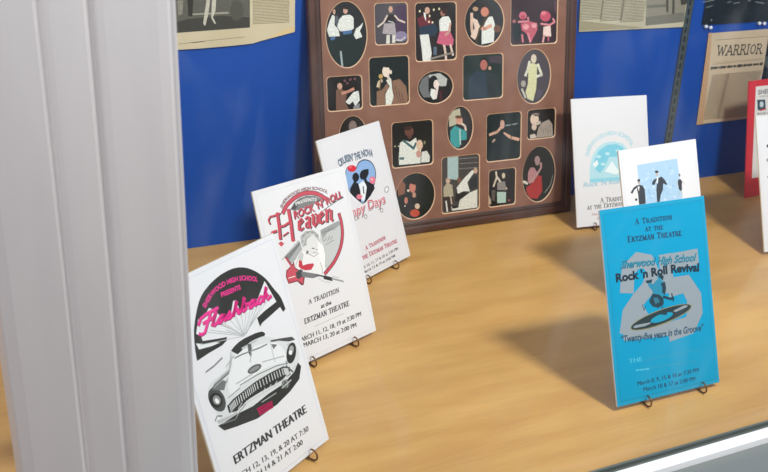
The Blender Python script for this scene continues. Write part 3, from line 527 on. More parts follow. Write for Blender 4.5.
["s","#3a3a3c",0.79,[[63.62,47.58],[66.17,53.67]]],
["s","#3a3a3c",1.59,[[66.17,53.67],[67.39,47.55]]],
["s","#3a3a3c",0.79,[[64.47,49.59],[66.98,49.57]]],
["s","#3a3a3c",0.79,[[62.87,47.58],[64.37,47.57]]],
["s","#3a3a3c",0.79,[[66.51,47.56],[68.27,47.55]]],
["s","#3a3a3c",0.95,[[69.4,47.54],[70.07,53.64]]],
["s","#3a3a3c",1.59,[[69.94,53.64],[72.79,47.52]]],
["s","#3a3a3c",0.95,[[72.79,47.52],[73.46,53.62]]],
["s","#3a3a3c",0.79,[[68.52,47.54],[70.28,47.53]]],
["s","#3a3a3c",0.79,[[69.19,53.65],[70.32,53.64]]],
["s","#3a3a3c",0.79,[[72.58,53.63],[74.34,53.62]]],
["s","#3a3a3c",1.59,[[79.57,47.47],[80.24,53.58]]],
["s","#3a3a3c",0.95,[[78.08,53.41],[82.36,53.38]]],
["s","#3a3a3c",0.79,[[78.17,53.59],[78.02,52.25]]],
["s","#3a3a3c",0.79,[[82.31,53.56],[82.17,52.22]]],
["s","#3a3a3c",0.79,[[78.69,47.48],[80.45,47.47]]],
["s","#3a3a3c",1.59,[[83.34,47.45],[84.01,53.55]]],
["s","#3a3a3c",1.59,[[86.6,47.42],[87.27,53.53]]],
["s","#3a3a3c",0.79,[[83.67,50.5],[86.94,50.48]]],
["s","#3a3a3c",0.79,[[82.46,47.45],[84.22,47.44]]],
["s","#3a3a3c",0.79,[[83.13,53.56],[84.89,53.55]]],
["s","#3a3a3c",0.79,[[85.73,47.43],[87.48,47.42]]],
["s","#3a3a3c",0.79,[[86.39,53.54],[88.15,53.52]]],
["s","#3a3a3c",1.59,[[89.24,47.41],[89.91,53.51]]],
["s","#3a3a3c",0.95,[[89.03,53.52],[92.67,53.49],[92.54,52.27]]],
["s","#3a3a3c",0.79,[[89.59,50.58],[91.6,50.57]]],
["s","#3a3a3c",0.95,[[88.36,47.41],[92.13,47.39],[92.39,48.61]]],
["s","#3a3a3c",0.79,[[93.64,47.38],[96.19,53.47]]],
["s","#3a3a3c",1.59,[[96.19,53.47],[97.41,47.35]]],
["s","#3a3a3c",0.79,[[94.49,49.39],[97,49.37]]],
["s","#3a3a3c",0.79,[[92.88,47.38],[94.39,47.37]]],
["s","#3a3a3c",0.79,[[96.53,47.36],[98.29,47.35]]],
["s","#3a3a3c",1.59,[[100.67,47.33],[101.34,53.44]]],
["s","#3a3a3c",0.95,[[99.18,53.27],[103.46,53.24]]],
["s","#3a3a3c",0.79,[[99.27,53.45],[99.12,52.11]]],
["s","#3a3a3c",0.79,[[103.41,53.42],[103.27,52.08]]],
["s","#3a3a3c",0.79,[[99.79,47.34],[101.55,47.33]]],
["s","#3a3a3c",1.59,[[104.44,47.31],[105.11,53.41]]],
["s","#3a3a3c",0.95,[[104.23,53.42],[106.93,53.4],[107.79,52.66],[107.64,51.32],[106.61,50.47],[104.79,50.48]]],
["s","#3a3a3c",1.43,[[106.17,50.47],[107.96,47.28]]],
["s","#3a3a3c",0.79,[[103.56,47.31],[105.44,47.3]]],
["s","#3a3a3c",0.79,[[107.33,47.29],[108.46,47.28]]],
["s","#3a3a3c",1.59,[[109.71,47.27],[110.38,53.38]]],
["s","#3a3a3c",0.95,[[109.5,53.38],[113.15,53.36],[113.01,52.14]]],
["s","#3a3a3c",0.79,[[110.06,50.45],[112.07,50.43]]],
["s","#3a3a3c",0.95,[[108.84,47.28],[112.6,47.25],[112.86,48.47]]],
["s","#a9aaab",0.59,[[50.53,39.68],[101.61,39.96]]],
["t","#3a3a3c","MARCH 11, 12, 18, 19 at 7:30 PM",5.81,0.05,0,[[18.71,27.88],[129.23,27.56]]],
["t","#3a3a3c","MARCH 13, 20 at 2:00 PM",5.79,0.05,0,[[26.52,20.1],[117.43,16.21]]]]},"happy":{"fit":[0.9186,1.889,0.4898,0.3396,0.2451,0.3634],"art":[["p","#8fb2de",[[65.53,107.79],[63.86,109.32],[61.49,111.46],[58.76,113.96],[56,116.61],[53.55,119.17],[51.32,121.65],[49.08,124.19],[46.96,126.79],[45.11,129.46],[43.65,132.2],[42.62,135.09],[41.92,138.12],[41.51,141.19],[41.31,144.18],[41.28,147],[41.43,149.69],[41.82,152.32],[42.39,154.82],[43.09,157.14],[43.86,159.19],[44.69,160.99],[45.63,162.57],[46.68,163.94],[47.87,165.12],[49.19,166.1],[50.72,166.89],[52.45,167.49],[54.29,167.88],[56.13,168.09],[57.86,168.12],[59.54,167.92],[61.22,167.48],[62.85,166.88],[64.35,166.18],[65.66,165.47],[66.77,164.64],[67.73,163.65],[68.54,162.63],[69.18,161.74],[69.67,161.13],[70.72,162.11],[72.16,163.54],[73.89,165.14],[75.82,166.64],[77.83,167.75],[79.99,168.48],[82.37,169.01],[84.88,169.34],[87.42,169.45],[89.88,169.34],[92.32,168.99],[94.82,168.39],[97.29,167.59],[99.61,166.62],[101.7,165.5],[103.58,164.26],[105.3,162.86],[106.84,161.3],[108.16,159.56],[109.23,157.63],[110.1,155.49],[110.8,153.14],[111.23,150.63],[111.3,147.98],[110.9,145.25],[110.02,142.34],[108.73,139.24],[107.04,136.07],[104.99,132.95],[102.6,130.01],[99.8,127.22],[96.56,124.52],[93.03,121.93],[89.32,119.47],[85.58,117.17],[81.43,114.92],[76.79,112.71],[72.22,110.69],[68.28,109],[65.53,107.79]]],
["s","#2b3140",1.63,[[69.67,161.13],[70.72,162.11],[72.16,163.54],[73.89,165.14],[75.82,166.64],[77.83,167.75],[79.99,168.48],[82.37,169.01],[84.88,169.34],[87.42,169.45],[89.88,169.34],[92.32,168.99],[94.82,168.39],[97.29,167.59],[99.61,166.62],[101.7,165.5],[103.58,164.26],[105.3,162.86],[106.84,161.3],[108.16,159.56],[109.23,157.63],[110.1,155.49],[110.8,153.14],[111.23,150.63],[111.3,147.98],[110.9,145.25],[110.02,142.34],[108.73,139.24],[107.04,136.07],[104.99,132.95],[102.6,130.01],[99.8,127.22],[96.56,124.52],[93.03,121.93],[89.32,119.47],[85.58,117.17],[81.43,114.92],[76.79,112.71],[72.22,110.69],[68.28,109],[65.53,107.79]]],
["s","#2b3140",0.92,[[65.53,107.79],[63.86,109.32],[61.49,111.46],[58.76,113.96],[56,116.61],[53.55,119.17],[51.32,121.65],[49.08,124.19],[46.96,126.79],[45.11,129.46],[43.65,132.2],[42.62,135.09],[41.92,138.12],[41.51,141.19],[41.31,144.18],[41.28,147],[41.43,149.69],[41.82,152.32],[42.39,154.82],[43.09,157.14],[43.86,159.19],[44.69,160.99],[45.63,162.57],[46.68,163.94],[47.87,165.12],[49.19,166.1],[50.72,166.89],[52.45,167.49],[54.29,167.88],[56.13,168.09],[57.86,168.12],[59.54,167.92],[61.22,167.48],[62.85,166.88],[64.35,166.18],[65.66,165.47],[66.77,164.64],[67.73,163.65],[68.54,162.63],[69.18,161.74],[69.67,161.13]]],
["p","#e9eef2",[[66.46,137.44],[77.56,139.83],[84.41,132.82],[77.51,116.67],[67.63,110.11],[63.19,117.88]]],
["p","#1f2226",[[46.13,136.72],[56.49,143.11],[66.34,139.29],[66.77,127.42],[62.55,109.66],[54.94,117.49],[43.76,130.36]]],
["p","#1f2226",[[81.27,142.05],[90.22,135.03],[98.45,132.4],[100.62,122.52],[86.57,114.25],[69.25,106.77],[76.91,119.47],[82.78,128.49]]],
["p","#1f2226",[[71.33,147.17],[70.45,145.56],[69.13,144.2],[67.45,143.16],[65.53,142.53],[63.51,142.34],[61.53,142.61],[59.71,143.31],[58.18,144.4],[57.04,145.8],[56.38,147.42],[56.22,149.15],[56.59,150.86],[57.46,152.46],[58.77,153.82],[60.43,154.85],[62.33,155.5],[64.34,155.7],[66.33,155.45],[68.16,154.75],[69.71,153.67],[70.86,152.27],[71.54,150.64],[71.7,148.9]]],
["p","#1f2226",[[89.19,145.21],[87.5,143.71],[85.44,142.52],[83.16,141.75],[80.8,141.43],[78.53,141.59],[76.5,142.21],[74.85,143.25],[73.69,144.65],[73.1,146.29],[73.12,148.08],[73.73,149.9],[74.91,151.61],[76.58,153.11],[78.61,154.3],[80.89,155.09],[83.24,155.42],[85.52,155.28],[87.56,154.67],[89.23,153.63],[90.41,152.24],[91.02,150.58],[91.01,148.77],[90.38,146.94]]],
["p","#1f2226",[[85.48,155.45],[96.56,154.07],[95.05,147.83],[87.76,141.73],[83.75,145.37]]],
["s","#1f2226",6.26,[[62.38,148.11],[58.36,139.52]]],
["s","#1f2226",5.77,[[83.38,145.46],[83.98,136.09]]],
["s","#1f2226",2.22,[[75.34,131.74],[73.24,121.77]]],
["p","#d9303f",[[69.67,161.13],[68.88,159.97],[67.49,159.06],[65.6,158.45],[63.33,158.18],[60.85,158.27],[58.33,158.71],[55.93,159.48],[53.83,160.51],[52.15,161.74],[51.02,163.09],[50.5,164.45],[50.63,165.75],[51.41,166.89],[52.78,167.8],[54.64,168.42],[56.88,168.7],[59.35,168.62],[61.87,168.19],[64.28,167.44],[66.41,166.41],[68.11,165.17],[69.27,163.82],[69.8,162.44]]],
["p","#e86a74",[[61.17,165.26],[60.9,164.86],[60.42,164.54],[59.77,164.32],[58.99,164.22],[58.14,164.25],[57.26,164.4],[56.44,164.66],[55.71,165.02],[55.13,165.45],[54.73,165.91],[54.56,166.39],[54.6,166.85],[54.88,167.25],[55.35,167.57],[56,167.78],[56.78,167.88],[57.63,167.86],[58.5,167.71],[59.33,167.45],[60.06,167.09],[60.65,166.66],[61.04,166.19],[61.22,165.71]]],
["p","#e07a8e",[[106.58,133.79],[105.82,132.47],[104.63,131.35],[103.11,130.53],[101.35,130.05],[99.48,129.94],[97.62,130.22],[95.91,130.86],[94.45,131.82],[93.34,133.03],[92.67,134.41],[92.46,135.86],[92.75,137.3],[93.5,138.62],[94.67,139.73],[96.18,140.55],[97.92,141.04],[99.79,141.16],[101.65,140.89],[103.37,140.26],[104.85,139.31],[105.97,138.1],[106.65,136.71],[106.86,135.24]]],
["p","#f0b6c0",[[101.25,136.47],[100.99,136.06],[100.56,135.72],[100,135.47],[99.35,135.34],[98.63,135.34],[97.92,135.46],[97.24,135.69],[96.66,136.02],[96.21,136.43],[95.92,136.89],[95.8,137.37],[95.88,137.83],[96.13,138.25],[96.55,138.59],[97.11,138.83],[97.77,138.96],[98.48,138.97],[99.2,138.85],[99.87,138.62],[100.46,138.29],[100.91,137.88],[101.21,137.42],[101.32,136.94]]],
["p","#e07a8e",[[67.71,117.98],[67.15,117.11],[66.2,116.42],[64.92,115.95],[63.4,115.73],[61.75,115.78],[60.08,116.1],[58.51,116.66],[57.14,117.42],[56.06,118.34],[55.34,119.34],[55.04,120.37],[55.17,121.35],[55.73,122.21],[56.67,122.9],[57.94,123.37],[59.45,123.59],[61.09,123.55],[62.76,123.24],[64.34,122.68],[65.72,121.92],[66.82,121.01],[67.54,120],[67.85,118.96]]],
["p","#e9eef2",[[42.05,130.04],[51.73,119.67],[54.61,114.45],[50.58,116.59],[40.81,127.79]]],
["t","#5b6d80","CRUISIN' THE NOVA",10.12,0,0.045,[[34.84,171.62],[53.25,174.88],[75.71,172.94],[94.43,173.78],[113.64,169.32]]],
["t","#6f6a70","Happy Days",13.73,0.15,0.05,[[9.89,94.17],[117.91,94.49]]],
["t","#e9dfe2","Happy Days",13.74,0.15,0.05,[[9.19,95.4],[117.1,95.8]]],
["t","#cf4d5e","Happy Days",13.74,0.15,0.001,[[9.19,95.4],[117.1,95.8]]],
["p","#8e9094",[[132.04,111.51],[130.88,110.49],[129.48,109.68],[127.93,109.15],[126.35,108.92],[124.84,109.02],[123.5,109.43],[122.43,110.13],[121.69,111.06],[121.34,112.18],[121.4,113.39],[121.86,114.62],[122.7,115.78],[123.85,116.8],[125.25,117.6],[126.79,118.14],[128.37,118.38],[129.88,118.29],[131.23,117.88],[132.31,117.19],[133.06,116.25],[133.41,115.13],[133.35,113.91],[132.89,112.68]]],
["p","#eeeeec",[[130.6,112.17],[129.74,111.4],[128.71,110.78],[127.6,110.36],[126.47,110.17],[125.4,110.21],[124.46,110.48],[123.73,110.98],[123.24,111.65],[123.03,112.46],[123.12,113.35],[123.49,114.26],[124.13,115.12],[124.99,115.89],[126.01,116.51],[127.12,116.93],[128.25,117.13],[129.32,117.09],[130.26,116.82],[131,116.33],[131.49,115.66],[131.7,114.85],[131.62,113.95],[131.24,113.04]]],
["p","#8e9094",[[46.47,90.57],[46.03,89.74],[45.41,89.04],[44.63,88.51],[43.76,88.18],[42.85,88.08],[41.96,88.21],[41.16,88.56],[40.49,89.12],[40.02,89.84],[39.76,90.67],[39.73,91.56],[39.94,92.45],[40.37,93.27],[40.99,93.97],[41.76,94.51],[42.64,94.84],[43.55,94.94],[44.43,94.82],[45.24,94.46],[45.9,93.91],[46.38,93.19],[46.65,92.35],[46.68,91.46]]],
["p","#eeeeec",[[45.01,90.99],[44.74,90.46],[44.37,90],[43.92,89.64],[43.41,89.41],[42.9,89.32],[42.4,89.39],[41.96,89.6],[41.6,89.93],[41.35,90.38],[41.23,90.9],[41.24,91.47],[41.38,92.03],[41.65,92.56],[42.02,93.02],[42.48,93.38],[42.98,93.61],[43.49,93.7],[43.99,93.64],[44.43,93.43],[44.79,93.09],[45.04,92.64],[45.17,92.12],[45.16,91.56]]],
["p","#8e9094",[[68.38,86.91],[67.94,86.08],[67.3,85.37],[66.5,84.83],[65.61,84.5],[64.67,84.39],[63.77,84.53],[62.94,84.89],[62.26,85.46],[61.77,86.19],[61.5,87.03],[61.47,87.93],[61.68,88.83],[62.12,89.66],[62.76,90.37],[63.55,90.91],[64.44,91.25],[65.37,91.35],[66.28,91.22],[67.11,90.86],[67.79,90.29],[68.28,89.56],[68.56,88.72],[68.59,87.81]]],
["p","#eeeeec",[[66.88,87.34],[66.61,86.8],[66.23,86.34],[65.77,85.98],[65.25,85.75],[64.72,85.66],[64.21,85.72],[63.76,85.94],[63.39,86.28],[63.14,86.73],[63.01,87.26],[63.02,87.83],[63.16,88.41],[63.44,88.94],[63.82,89.41],[64.28,89.77],[64.79,90],[65.32,90.09],[65.83,90.02],[66.29,89.81],[66.65,89.47],[66.91,89.02],[67.04,88.49],[67.03,87.92]]],
["p","#8e9094",[[107.64,85.69],[107.18,84.84],[106.52,84.11],[105.69,83.56],[104.76,83.22],[103.79,83.12],[102.84,83.26],[101.98,83.63],[101.27,84.21],[100.75,84.96],[100.46,85.82],[100.43,86.74],[100.64,87.66],[101.1,88.5],[101.75,89.23],[102.58,89.78],[103.51,90.12],[104.48,90.23],[105.43,90.09],[106.29,89.72],[107.01,89.15],[107.53,88.4],[107.82,87.54],[107.85,86.61]]],
["p","#eeeeec",[[106.08,86.13],[105.8,85.58],[105.4,85.1],[104.92,84.74],[104.38,84.5],[103.83,84.41],[103.3,84.48],[102.83,84.7],[102.44,85.05],[102.17,85.51],[102.04,86.05],[102.04,86.63],[102.19,87.22],[102.47,87.77],[102.87,88.24],[103.35,88.61],[103.88,88.85],[104.43,88.94],[104.96,88.87],[105.44,88.66],[105.83,88.31],[106.1,87.84],[106.23,87.3],[106.23,86.72]]],
["s","#b8596b",0.82,[[48.07,40.67],[49.97,46.8]]],
["s","#b8596b",1.63,[[49.97,46.8],[52.37,40.86]]],
["s","#b8596b",0.82,[[48.71,42.7],[51.57,42.82]]],
["s","#b8596b",0.82,[[47.21,40.64],[48.93,40.71]]],
["s","#b8596b",0.82,[[51.37,40.81],[53.37,40.9]]],
["s","#b8596b",1.63,[[59.54,41.16],[59.28,47.19]]],
["s","#b8596b",0.98,[[56.85,46.91],[61.72,47.12]]],
["s","#b8596b",0.82,[[56.92,47.09],[56.97,45.77]]],
["s","#b8596b",0.82,[[61.64,47.29],[61.7,45.97]]],
["s","#b8596b",0.82,[[58.53,41.12],[60.54,41.2]]],
["s","#b8596b",1.63,[[63.6,41.33],[63.4,46.16]]],
["s","#b8596b",0.98,[[62.6,46.12],[65.06,46.23],[65.95,45.69],[65.99,44.62],[65.16,43.91],[63.5,43.84]]],
["s","#b8596b",1.47,[[64.76,43.89],[66.81,41.47]]],
["s","#b8596b",0.82,[[62.8,41.3],[64.52,41.37]]],
["s","#b8596b",0.82,[[66.24,41.44],[67.27,41.49]]],
["s","#b8596b",0.82,[[68.05,41.52],[69.56,46.42]]],
["s","#b8596b",1.63,[[69.56,46.42],[71.49,41.66]]],
["s","#b8596b",0.82,[[68.55,43.14],[70.84,43.23]]],
["s","#b8596b",0.82,[[67.36,41.49],[68.73,41.55]]],
["s","#b8596b",0.82,[[70.68,41.63],[72.29,41.7]]],
["s","#b8596b",1.63,[[73.41,41.75],[73.2,46.57]]],
["s","#b8596b",0.98,[[72.4,46.54],[74.69,46.64],[76.11,45.73]]],
["s","#b8596b",1.63,[[76.11,45.73],[76.51,44.3],[76.23,42.83]]],
["s","#b8596b",0.98,[[76.23,42.83],[74.9,41.81],[72.6,41.71]]],
["s","#b8596b",1.63,[[78.71,41.97],[78.5,46.8]]],
["s","#b8596b",0.82,[[77.64,46.76],[79.36,46.83]]],
["s","#b8596b",0.82,[[77.85,41.93],[79.57,42.01]]],
["s","#b8596b",1.63,[[82.4,42.13],[82.2,46.95]]],
["s","#b8596b",0.98,[[80.26,46.73],[84.15,46.89]]],
["s","#b8596b",0.82,[[80.31,46.87],[80.35,45.81]]],
["s","#b8596b",0.82,[[84.09,47.03],[84.14,45.97]]],
["s","#b8596b",0.82,[[81.6,42.09],[83.21,42.16]]],
["s","#b8596b",1.63,[[85.99,42.28],[85.78,47.11]]],
["s","#b8596b",0.82,[[84.92,47.07],[86.64,47.14]]],
["s","#b8596b",0.82,[[85.13,42.24],[86.85,42.31]]],
["s","#b8596b",0.98,[[88.98,42.69],[89.91,42.44],[90.82,42.77]]],
["s","#b8596b",1.63,[[90.82,42.77],[91.68,43.97],[91.6,45.9],[90.64,47.02]]],
["s","#b8596b",0.98,[[90.64,47.02],[89.71,47.27],[88.8,46.94]]],
["s","#b8596b",1.63,[[88.8,46.94],[87.93,45.75],[88.02,43.81],[88.98,42.69]]],
["s","#b8596b",0.98,[[93.78,42.61],[93.58,47.43]]],
["s","#b8596b",1.63,[[93.46,47.43],[96.87,42.74]]],
["s","#b8596b",0.98,[[96.87,42.74],[96.67,47.57]]],
["s","#b8596b",0.82,[[92.98,42.57],[94.58,42.64]]],
["s","#b8596b",0.82,[[92.77,47.4],[93.81,47.44]]],
["s","#b8596b",0.82,[[95.87,47.53],[97.47,47.6]]],
["s","#b8596b",0.85,[[24.15,29.4],[25.76,34.46]]],
["s","#b8596b",1.7,[[25.76,34.46],[27.39,29.41]]],
["s","#b8596b",0.85,[[24.69,31.07],[26.85,31.08]]],
["s","#b8596b",0.85,[[23.5,29.4],[24.8,29.4]]],
["s","#b8596b",0.85,[[26.64,29.41],[28.15,29.41]]],
["s","#b8596b",1.7,[[30.28,29.42],[30.27,34.47]]],
["s","#b8596b",1.02,[[28.43,34.31],[32.1,34.32]]],
["s","#b8596b",0.85,[[28.49,34.47],[28.49,33.35]]],
["s","#b8596b",0.85,[[32.05,34.48],[32.05,33.36]]],
["s","#b8596b",0.85,[[29.53,29.42],[31.04,29.42]]],
["s","#b8596b",1.7,[[37.92,29.44],[37.91,34.49]]],
["s","#b8596b",1.02,[[36.07,34.34],[39.75,34.35]]],
["s","#b8596b",0.85,[[36.13,34.49],[36.13,33.38]]],
["s","#b8596b",0.85,[[39.69,34.5],[39.7,33.39]]],
["s","#b8596b",0.85,[[37.17,29.44],[38.68,29.44]]],
["s","#b8596b",1.7,[[41.25,29.45],[41.23,34.5]]],
["s","#b8596b",1.7,[[44.05,29.46],[44.04,34.51]]],
["s","#b8596b",0.85,[[41.24,31.98],[44.05,31.99]]],
["s","#b8596b",0.85,[[40.49,29.45],[42,29.45]]],
["s","#b8596b",0.85,[[40.48,34.5],[41.99,34.51]]],
["s","#b8596b",0.85,[[43.3,29.46],[44.81,29.46]]],
["s","#b8596b",0.85,[[43.28,34.51],[44.8,34.51]]],
["s","#b8596b",1.7,[[46.4,29.47],[46.39,34.52]]],
["s","#b8596b",1.02,[[45.63,34.52],[48.77,34.53],[48.77,33.51]]],
["s","#b8596b",0.85,[[46.4,32.09],[48.12,32.1]]],
["s","#b8596b",1.02,[[45.65,29.46],[48.89,29.47],[48.99,30.48]]],
["s","#b8596b",1.7,[[54.15,29.49],[54.14,35.8]]],
["s","#b8596b",1.02,[[53.19,35.8],[57.11,35.81],[57.11,34.55]]],
["s","#b8596b",0.85,[[54.15,32.77],[56.31,32.78]]],
["s","#b8596b",1.02,[[53.21,29.49],[57.26,29.5],[57.39,30.76]]],
["s","#b8596b",1.7,[[59.2,29.5],[59.19,34.56]]],
["s","#b8596b",1.02,[[58.43,34.55],[60.76,34.56],[61.57,33.96],[61.57,32.84],[60.76,32.14],[59.2,32.13]]],
["s","#b8596b",1.53,[[60.39,32.13],[62.23,29.51]]],
["s","#b8596b",0.85,[[58.45,29.5],[60.07,29.51]]],
["s","#b8596b",0.85,[[61.69,29.51],[62.66,29.51]]],
["s","#b8596b",1.7,[[64.9,29.52],[64.89,34.57]]],
["s","#b8596b",1.02,[[63.05,34.42],[66.72,34.43]]],
["s","#b8596b",0.85,[[63.11,34.57],[63.11,33.46]]],
["s","#b8596b",0.85,[[66.67,34.58],[66.67,33.47]]],
["s","#b8596b",0.85,[[64.15,29.52],[65.66,29.52]]],
["s","#b8596b",1.02,[[67.67,33.57],[67.78,34.58],[70.69,34.59]]],
["s","#b8596b",1.7,[[70.69,34.59],[67.68,29.53]]],
["s","#b8596b",1.02,[[67.68,29.53],[70.93,29.54],[70.92,30.55]]],
["s","#b8596b",1.02,[[72.63,29.54],[72.61,34.59]]],
["s","#b8596b",1.7,[[72.61,34.59],[74.46,29.95]]],
["s","#b8596b",1.02,[[74.46,29.95],[76.28,34.61]]],
["s","#b8596b",1.7,[[76.3,29.55],[76.28,34.61]]],
["s","#b8596b",0.85,[[71.87,29.54],[73.38,29.55]]],
["s","#b8596b",0.85,[[71.86,34.59],[72.72,34.6]]],
["s","#b8596b",0.85,[[75.54,29.55],[77.06,29.56]]],
["s","#b8596b",0.85,[[76.28,34.61],[77.04,34.61]]],
["s","#b8596b",0.85,[[78.22,29.56],[79.82,34.62]]],
["s","#b8596b",1.7,[[79.82,34.62],[81.46,29.57]]],
["s","#b8596b",0.85,[[78.75,31.23],[80.91,31.23]]],
["s","#b8596b",0.85,[[77.57,29.56],[78.86,29.56]]],
["s","#b8596b",0.85,[[80.7,29.57],[82.21,29.57]]],
["s","#b8596b",1.02,[[83.27,29.57],[83.25,34.63]]],
["s","#b8596b",1.7,[[83.14,34.63],[86.18,29.58]]],
["s","#b8596b",1.02,[[86.18,29.58],[86.17,34.63]]],
["s","#b8596b",0.85,[[82.51,29.57],[84.02,29.58]]],
["s","#b8596b",0.85,[[82.5,34.62],[83.47,34.63]]],
["s","#b8596b",0.85,[[85.41,34.63],[86.92,34.64]]],
["s","#b8596b",1.7,[[93.23,29.6],[93.21,35.92]]],
["s","#b8596b",1.02,[[90.92,35.72],[95.51,35.74]]],
["s","#b8596b",0.85,[[90.98,35.91],[90.99,34.52]]],
["s","#b8596b",0.85,[[95.44,35.92],[95.44,34.54]]],
["s","#b8596b",0.85,[[92.29,29.6],[94.18,29.61]]],
["s","#b8596b",1.7,[[97.07,29.61],[97.05,34.67]]],
["s","#b8596b",1.7,[[99.87,29.62],[99.86,34.67]]],
["s","#b8596b",0.85,[[97.06,32.14],[99.87,32.15]]],
["s","#b8596b",0.85,[[96.31,29.61],[97.82,29.62]]],
["s","#b8596b",0.85,[[96.3,34.66],[97.81,34.67]]],
["s","#b8596b",0.85,[[99.12,29.62],[100.63,29.62]]],
["s","#b8596b",0.85,[[99.1,34.67],[100.62,34.68]]],
["s","#b8596b",1.7,[[102.22,29.63],[102.21,34.68]]],
["s","#b8596b",1.02,[[101.45,34.68],[104.59,34.69],[104.59,33.68]]],
["s","#b8596b",0.85,[[102.22,32.26],[103.94,32.26]]],
["s","#b8596b",1.02,[[101.47,29.63],[104.71,29.64],[104.81,30.65]]],
["s","#b8596b",0.85,[[106.09,29.64],[107.69,34.7]]],
["s","#b8596b",1.7,[[107.69,34.7],[109.33,29.65]]],
["s","#b8596b",0.85,[[106.62,31.31],[108.78,31.32]]],
["s","#b8596b",0.85,[[105.44,29.64],[106.73,29.64]]],
["s","#b8596b",0.85,[[108.57,29.65],[110.08,29.65]]],
["s","#b8596b",1.7,[[112.22,29.66],[112.2,34.71]]],
["s","#b8596b",1.02,[[110.37,34.55],[114.04,34.56]]],
["s","#b8596b",0.85,[[110.42,34.71],[110.42,33.59]]],
["s","#b8596b",0.85,[[113.98,34.72],[113.99,33.6]]],
["s","#b8596b",0.85,[[111.46,29.66],[112.97,29.66]]],
["s","#b8596b",1.7,[[115.54,29.67],[115.52,34.72]]],
["s","#b8596b",1.02,[[114.77,34.72],[117.09,34.72],[117.9,34.12],[117.9,33.01],[117.1,32.3],[115.53,32.3]]],
["s","#b8596b",1.53,[[116.72,32.3],[118.56,29.68]]],
["s","#b8596b",0.85,[[114.78,29.67],[116.4,29.67]]],
["s","#b8596b",0.85,[[118.02,29.68],[118.99,29.68]]],
["s","#b8596b",1.7,[[120.16,29.68],[120.14,34.73]]],
["s","#b8596b",1.02,[[119.38,34.73],[122.52,34.74],[122.52,33.73]]],
["s","#b8596b",0.85,[[120.15,32.31],[121.88,32.31]]],
["s","#b8596b",1.02,[[119.4,29.68],[122.64,29.69],[122.75,30.7]]],
["t","#4a484c","March 10, 11, 17 & 18 at 7:30 PM",4.08,0,0.02,[[19.5,15.94],[120.53,18.63]]],
["t","#4a484c","March 12 & 19 at 2:00 PM",4.09,0,0.02,[[30.01,9.11],[110.51,10.04]]]]},"blue":{"fit":[1.2183,1.1604,-0.0134,0.3636,0.2597,0.3869],"art":[["s","#8f99a2",20.06,[[28.88,135.87],[32.77,157.88],[48.48,167.58],[62.79,163.2],[68.83,150.33],[59.4,132.46],[43.29,120.53],[28.63,107.31],[23.56,87.85]]],
["p","#8f99a2",[[16.05,98.65],[34.63,121.88],[46.18,120.08],[56.02,101.68],[85.86,99.27],[88.83,70.67],[17.85,75.7]]],
["s","#8f99a2",19.34,[[84.8,158.93],[134.07,159.43]]],
["s","#8f99a2",18.92,[[88.43,164.47],[88.87,126.81]]],
["s","#8f99a2",23.58,[[95.12,128.3],[116.72,128.74],[127.27,111.13],[126.84,92.66],[117.44,78.13],[89.36,75.48]]],
["s","#123f62",0.78,[[49.26,209.89],[51.71,216.07]]],
["s","#123f62",1.55,[[51.71,216.07],[54.01,209.84]]],
["s","#123f62",0.78,[[50.08,211.93],[53.25,211.9]]],
["s","#123f62",0.78,[[48.31,209.9],[50.21,209.88]]],
["s","#123f62",0.78,[[52.91,209.85],[55.12,209.82]]],
["s","#123f62",1.55,[[61.93,209.75],[62,215.95]]],
["s","#123f62",0.93,[[59.31,215.8],[64.69,215.74]]],
["s","#123f62",0.78,[[59.39,215.98],[59.37,214.62]]],
["s","#123f62",0.78,[[64.62,215.92],[64.6,214.56]]],
["s","#123f62",0.78,[[60.82,209.76],[63.04,209.73]]],
["s","#123f62",1.55,[[66.43,209.69],[66.49,214.66]]],
["s","#123f62",0.93,[[65.6,214.67],[68.32,214.64],[69.27,214.03],[69.25,212.94],[68.29,212.26],[66.46,212.28]]],
["s","#123f62",1.4,[[67.85,212.26],[69.98,209.65]]],
["s","#123f62",0.78,[[65.54,209.7],[67.44,209.68]]],
["s","#123f62",0.78,[[69.34,209.66],[70.48,209.65]]],
["s","#123f62",0.78,[[71.34,209.64],[73.29,214.58]]],
["s","#123f62",1.55,[[73.29,214.58],[75.14,209.59]]],
["s","#123f62",0.78,[[71.99,211.27],[74.52,211.24]]],
["s","#123f62",0.78,[[70.58,209.65],[72.1,209.63]]],
["s","#123f62",0.78,[[74.25,209.6],[76.02,209.58]]],
["s","#123f62",1.55,[[77.26,209.57],[77.32,214.53]]],
["s","#123f62",0.93,[[76.43,214.55],[78.96,214.52],[80.47,213.51]]],
["s","#123f62",1.55,[[80.47,213.51],[80.83,212.01],[80.44,210.53]]],
["s","#123f62",0.93,[[80.44,210.53],[78.91,209.55],[76.37,209.58]]],
["s","#123f62",1.55,[[83.12,209.5],[83.18,214.47]]],
["s","#123f62",0.78,[[82.23,214.48],[84.13,214.46]]],
["s","#123f62",0.78,[[82.17,209.51],[84.07,209.49]]],
["s","#123f62",1.55,[[87.2,209.45],[87.26,214.42]]],
["s","#123f62",0.93,[[85.11,214.3],[89.41,214.25]]],
["s","#123f62",0.78,[[85.17,214.44],[85.16,213.35]]],
["s","#123f62",0.78,[[89.35,214.4],[89.34,213.3]]],
["s","#123f62",0.78,[[86.32,209.46],[88.09,209.44]]],
["s","#123f62",1.55,[[91.16,209.41],[91.22,214.37]]],
["s","#123f62",0.78,[[90.27,214.39],[92.17,214.36]]],
["s","#123f62",0.78,[[90.21,209.42],[92.11,209.4]]],
["s","#123f62",0.93,[[94.49,209.67],[95.5,209.36],[96.52,209.64]]],
["s","#123f62",1.55,[[96.52,209.64],[97.54,210.82],[97.57,212.81],[96.57,214.01]]],
["s","#123f62",0.93,[[96.57,214.01],[95.56,214.32],[94.54,214.04]]],
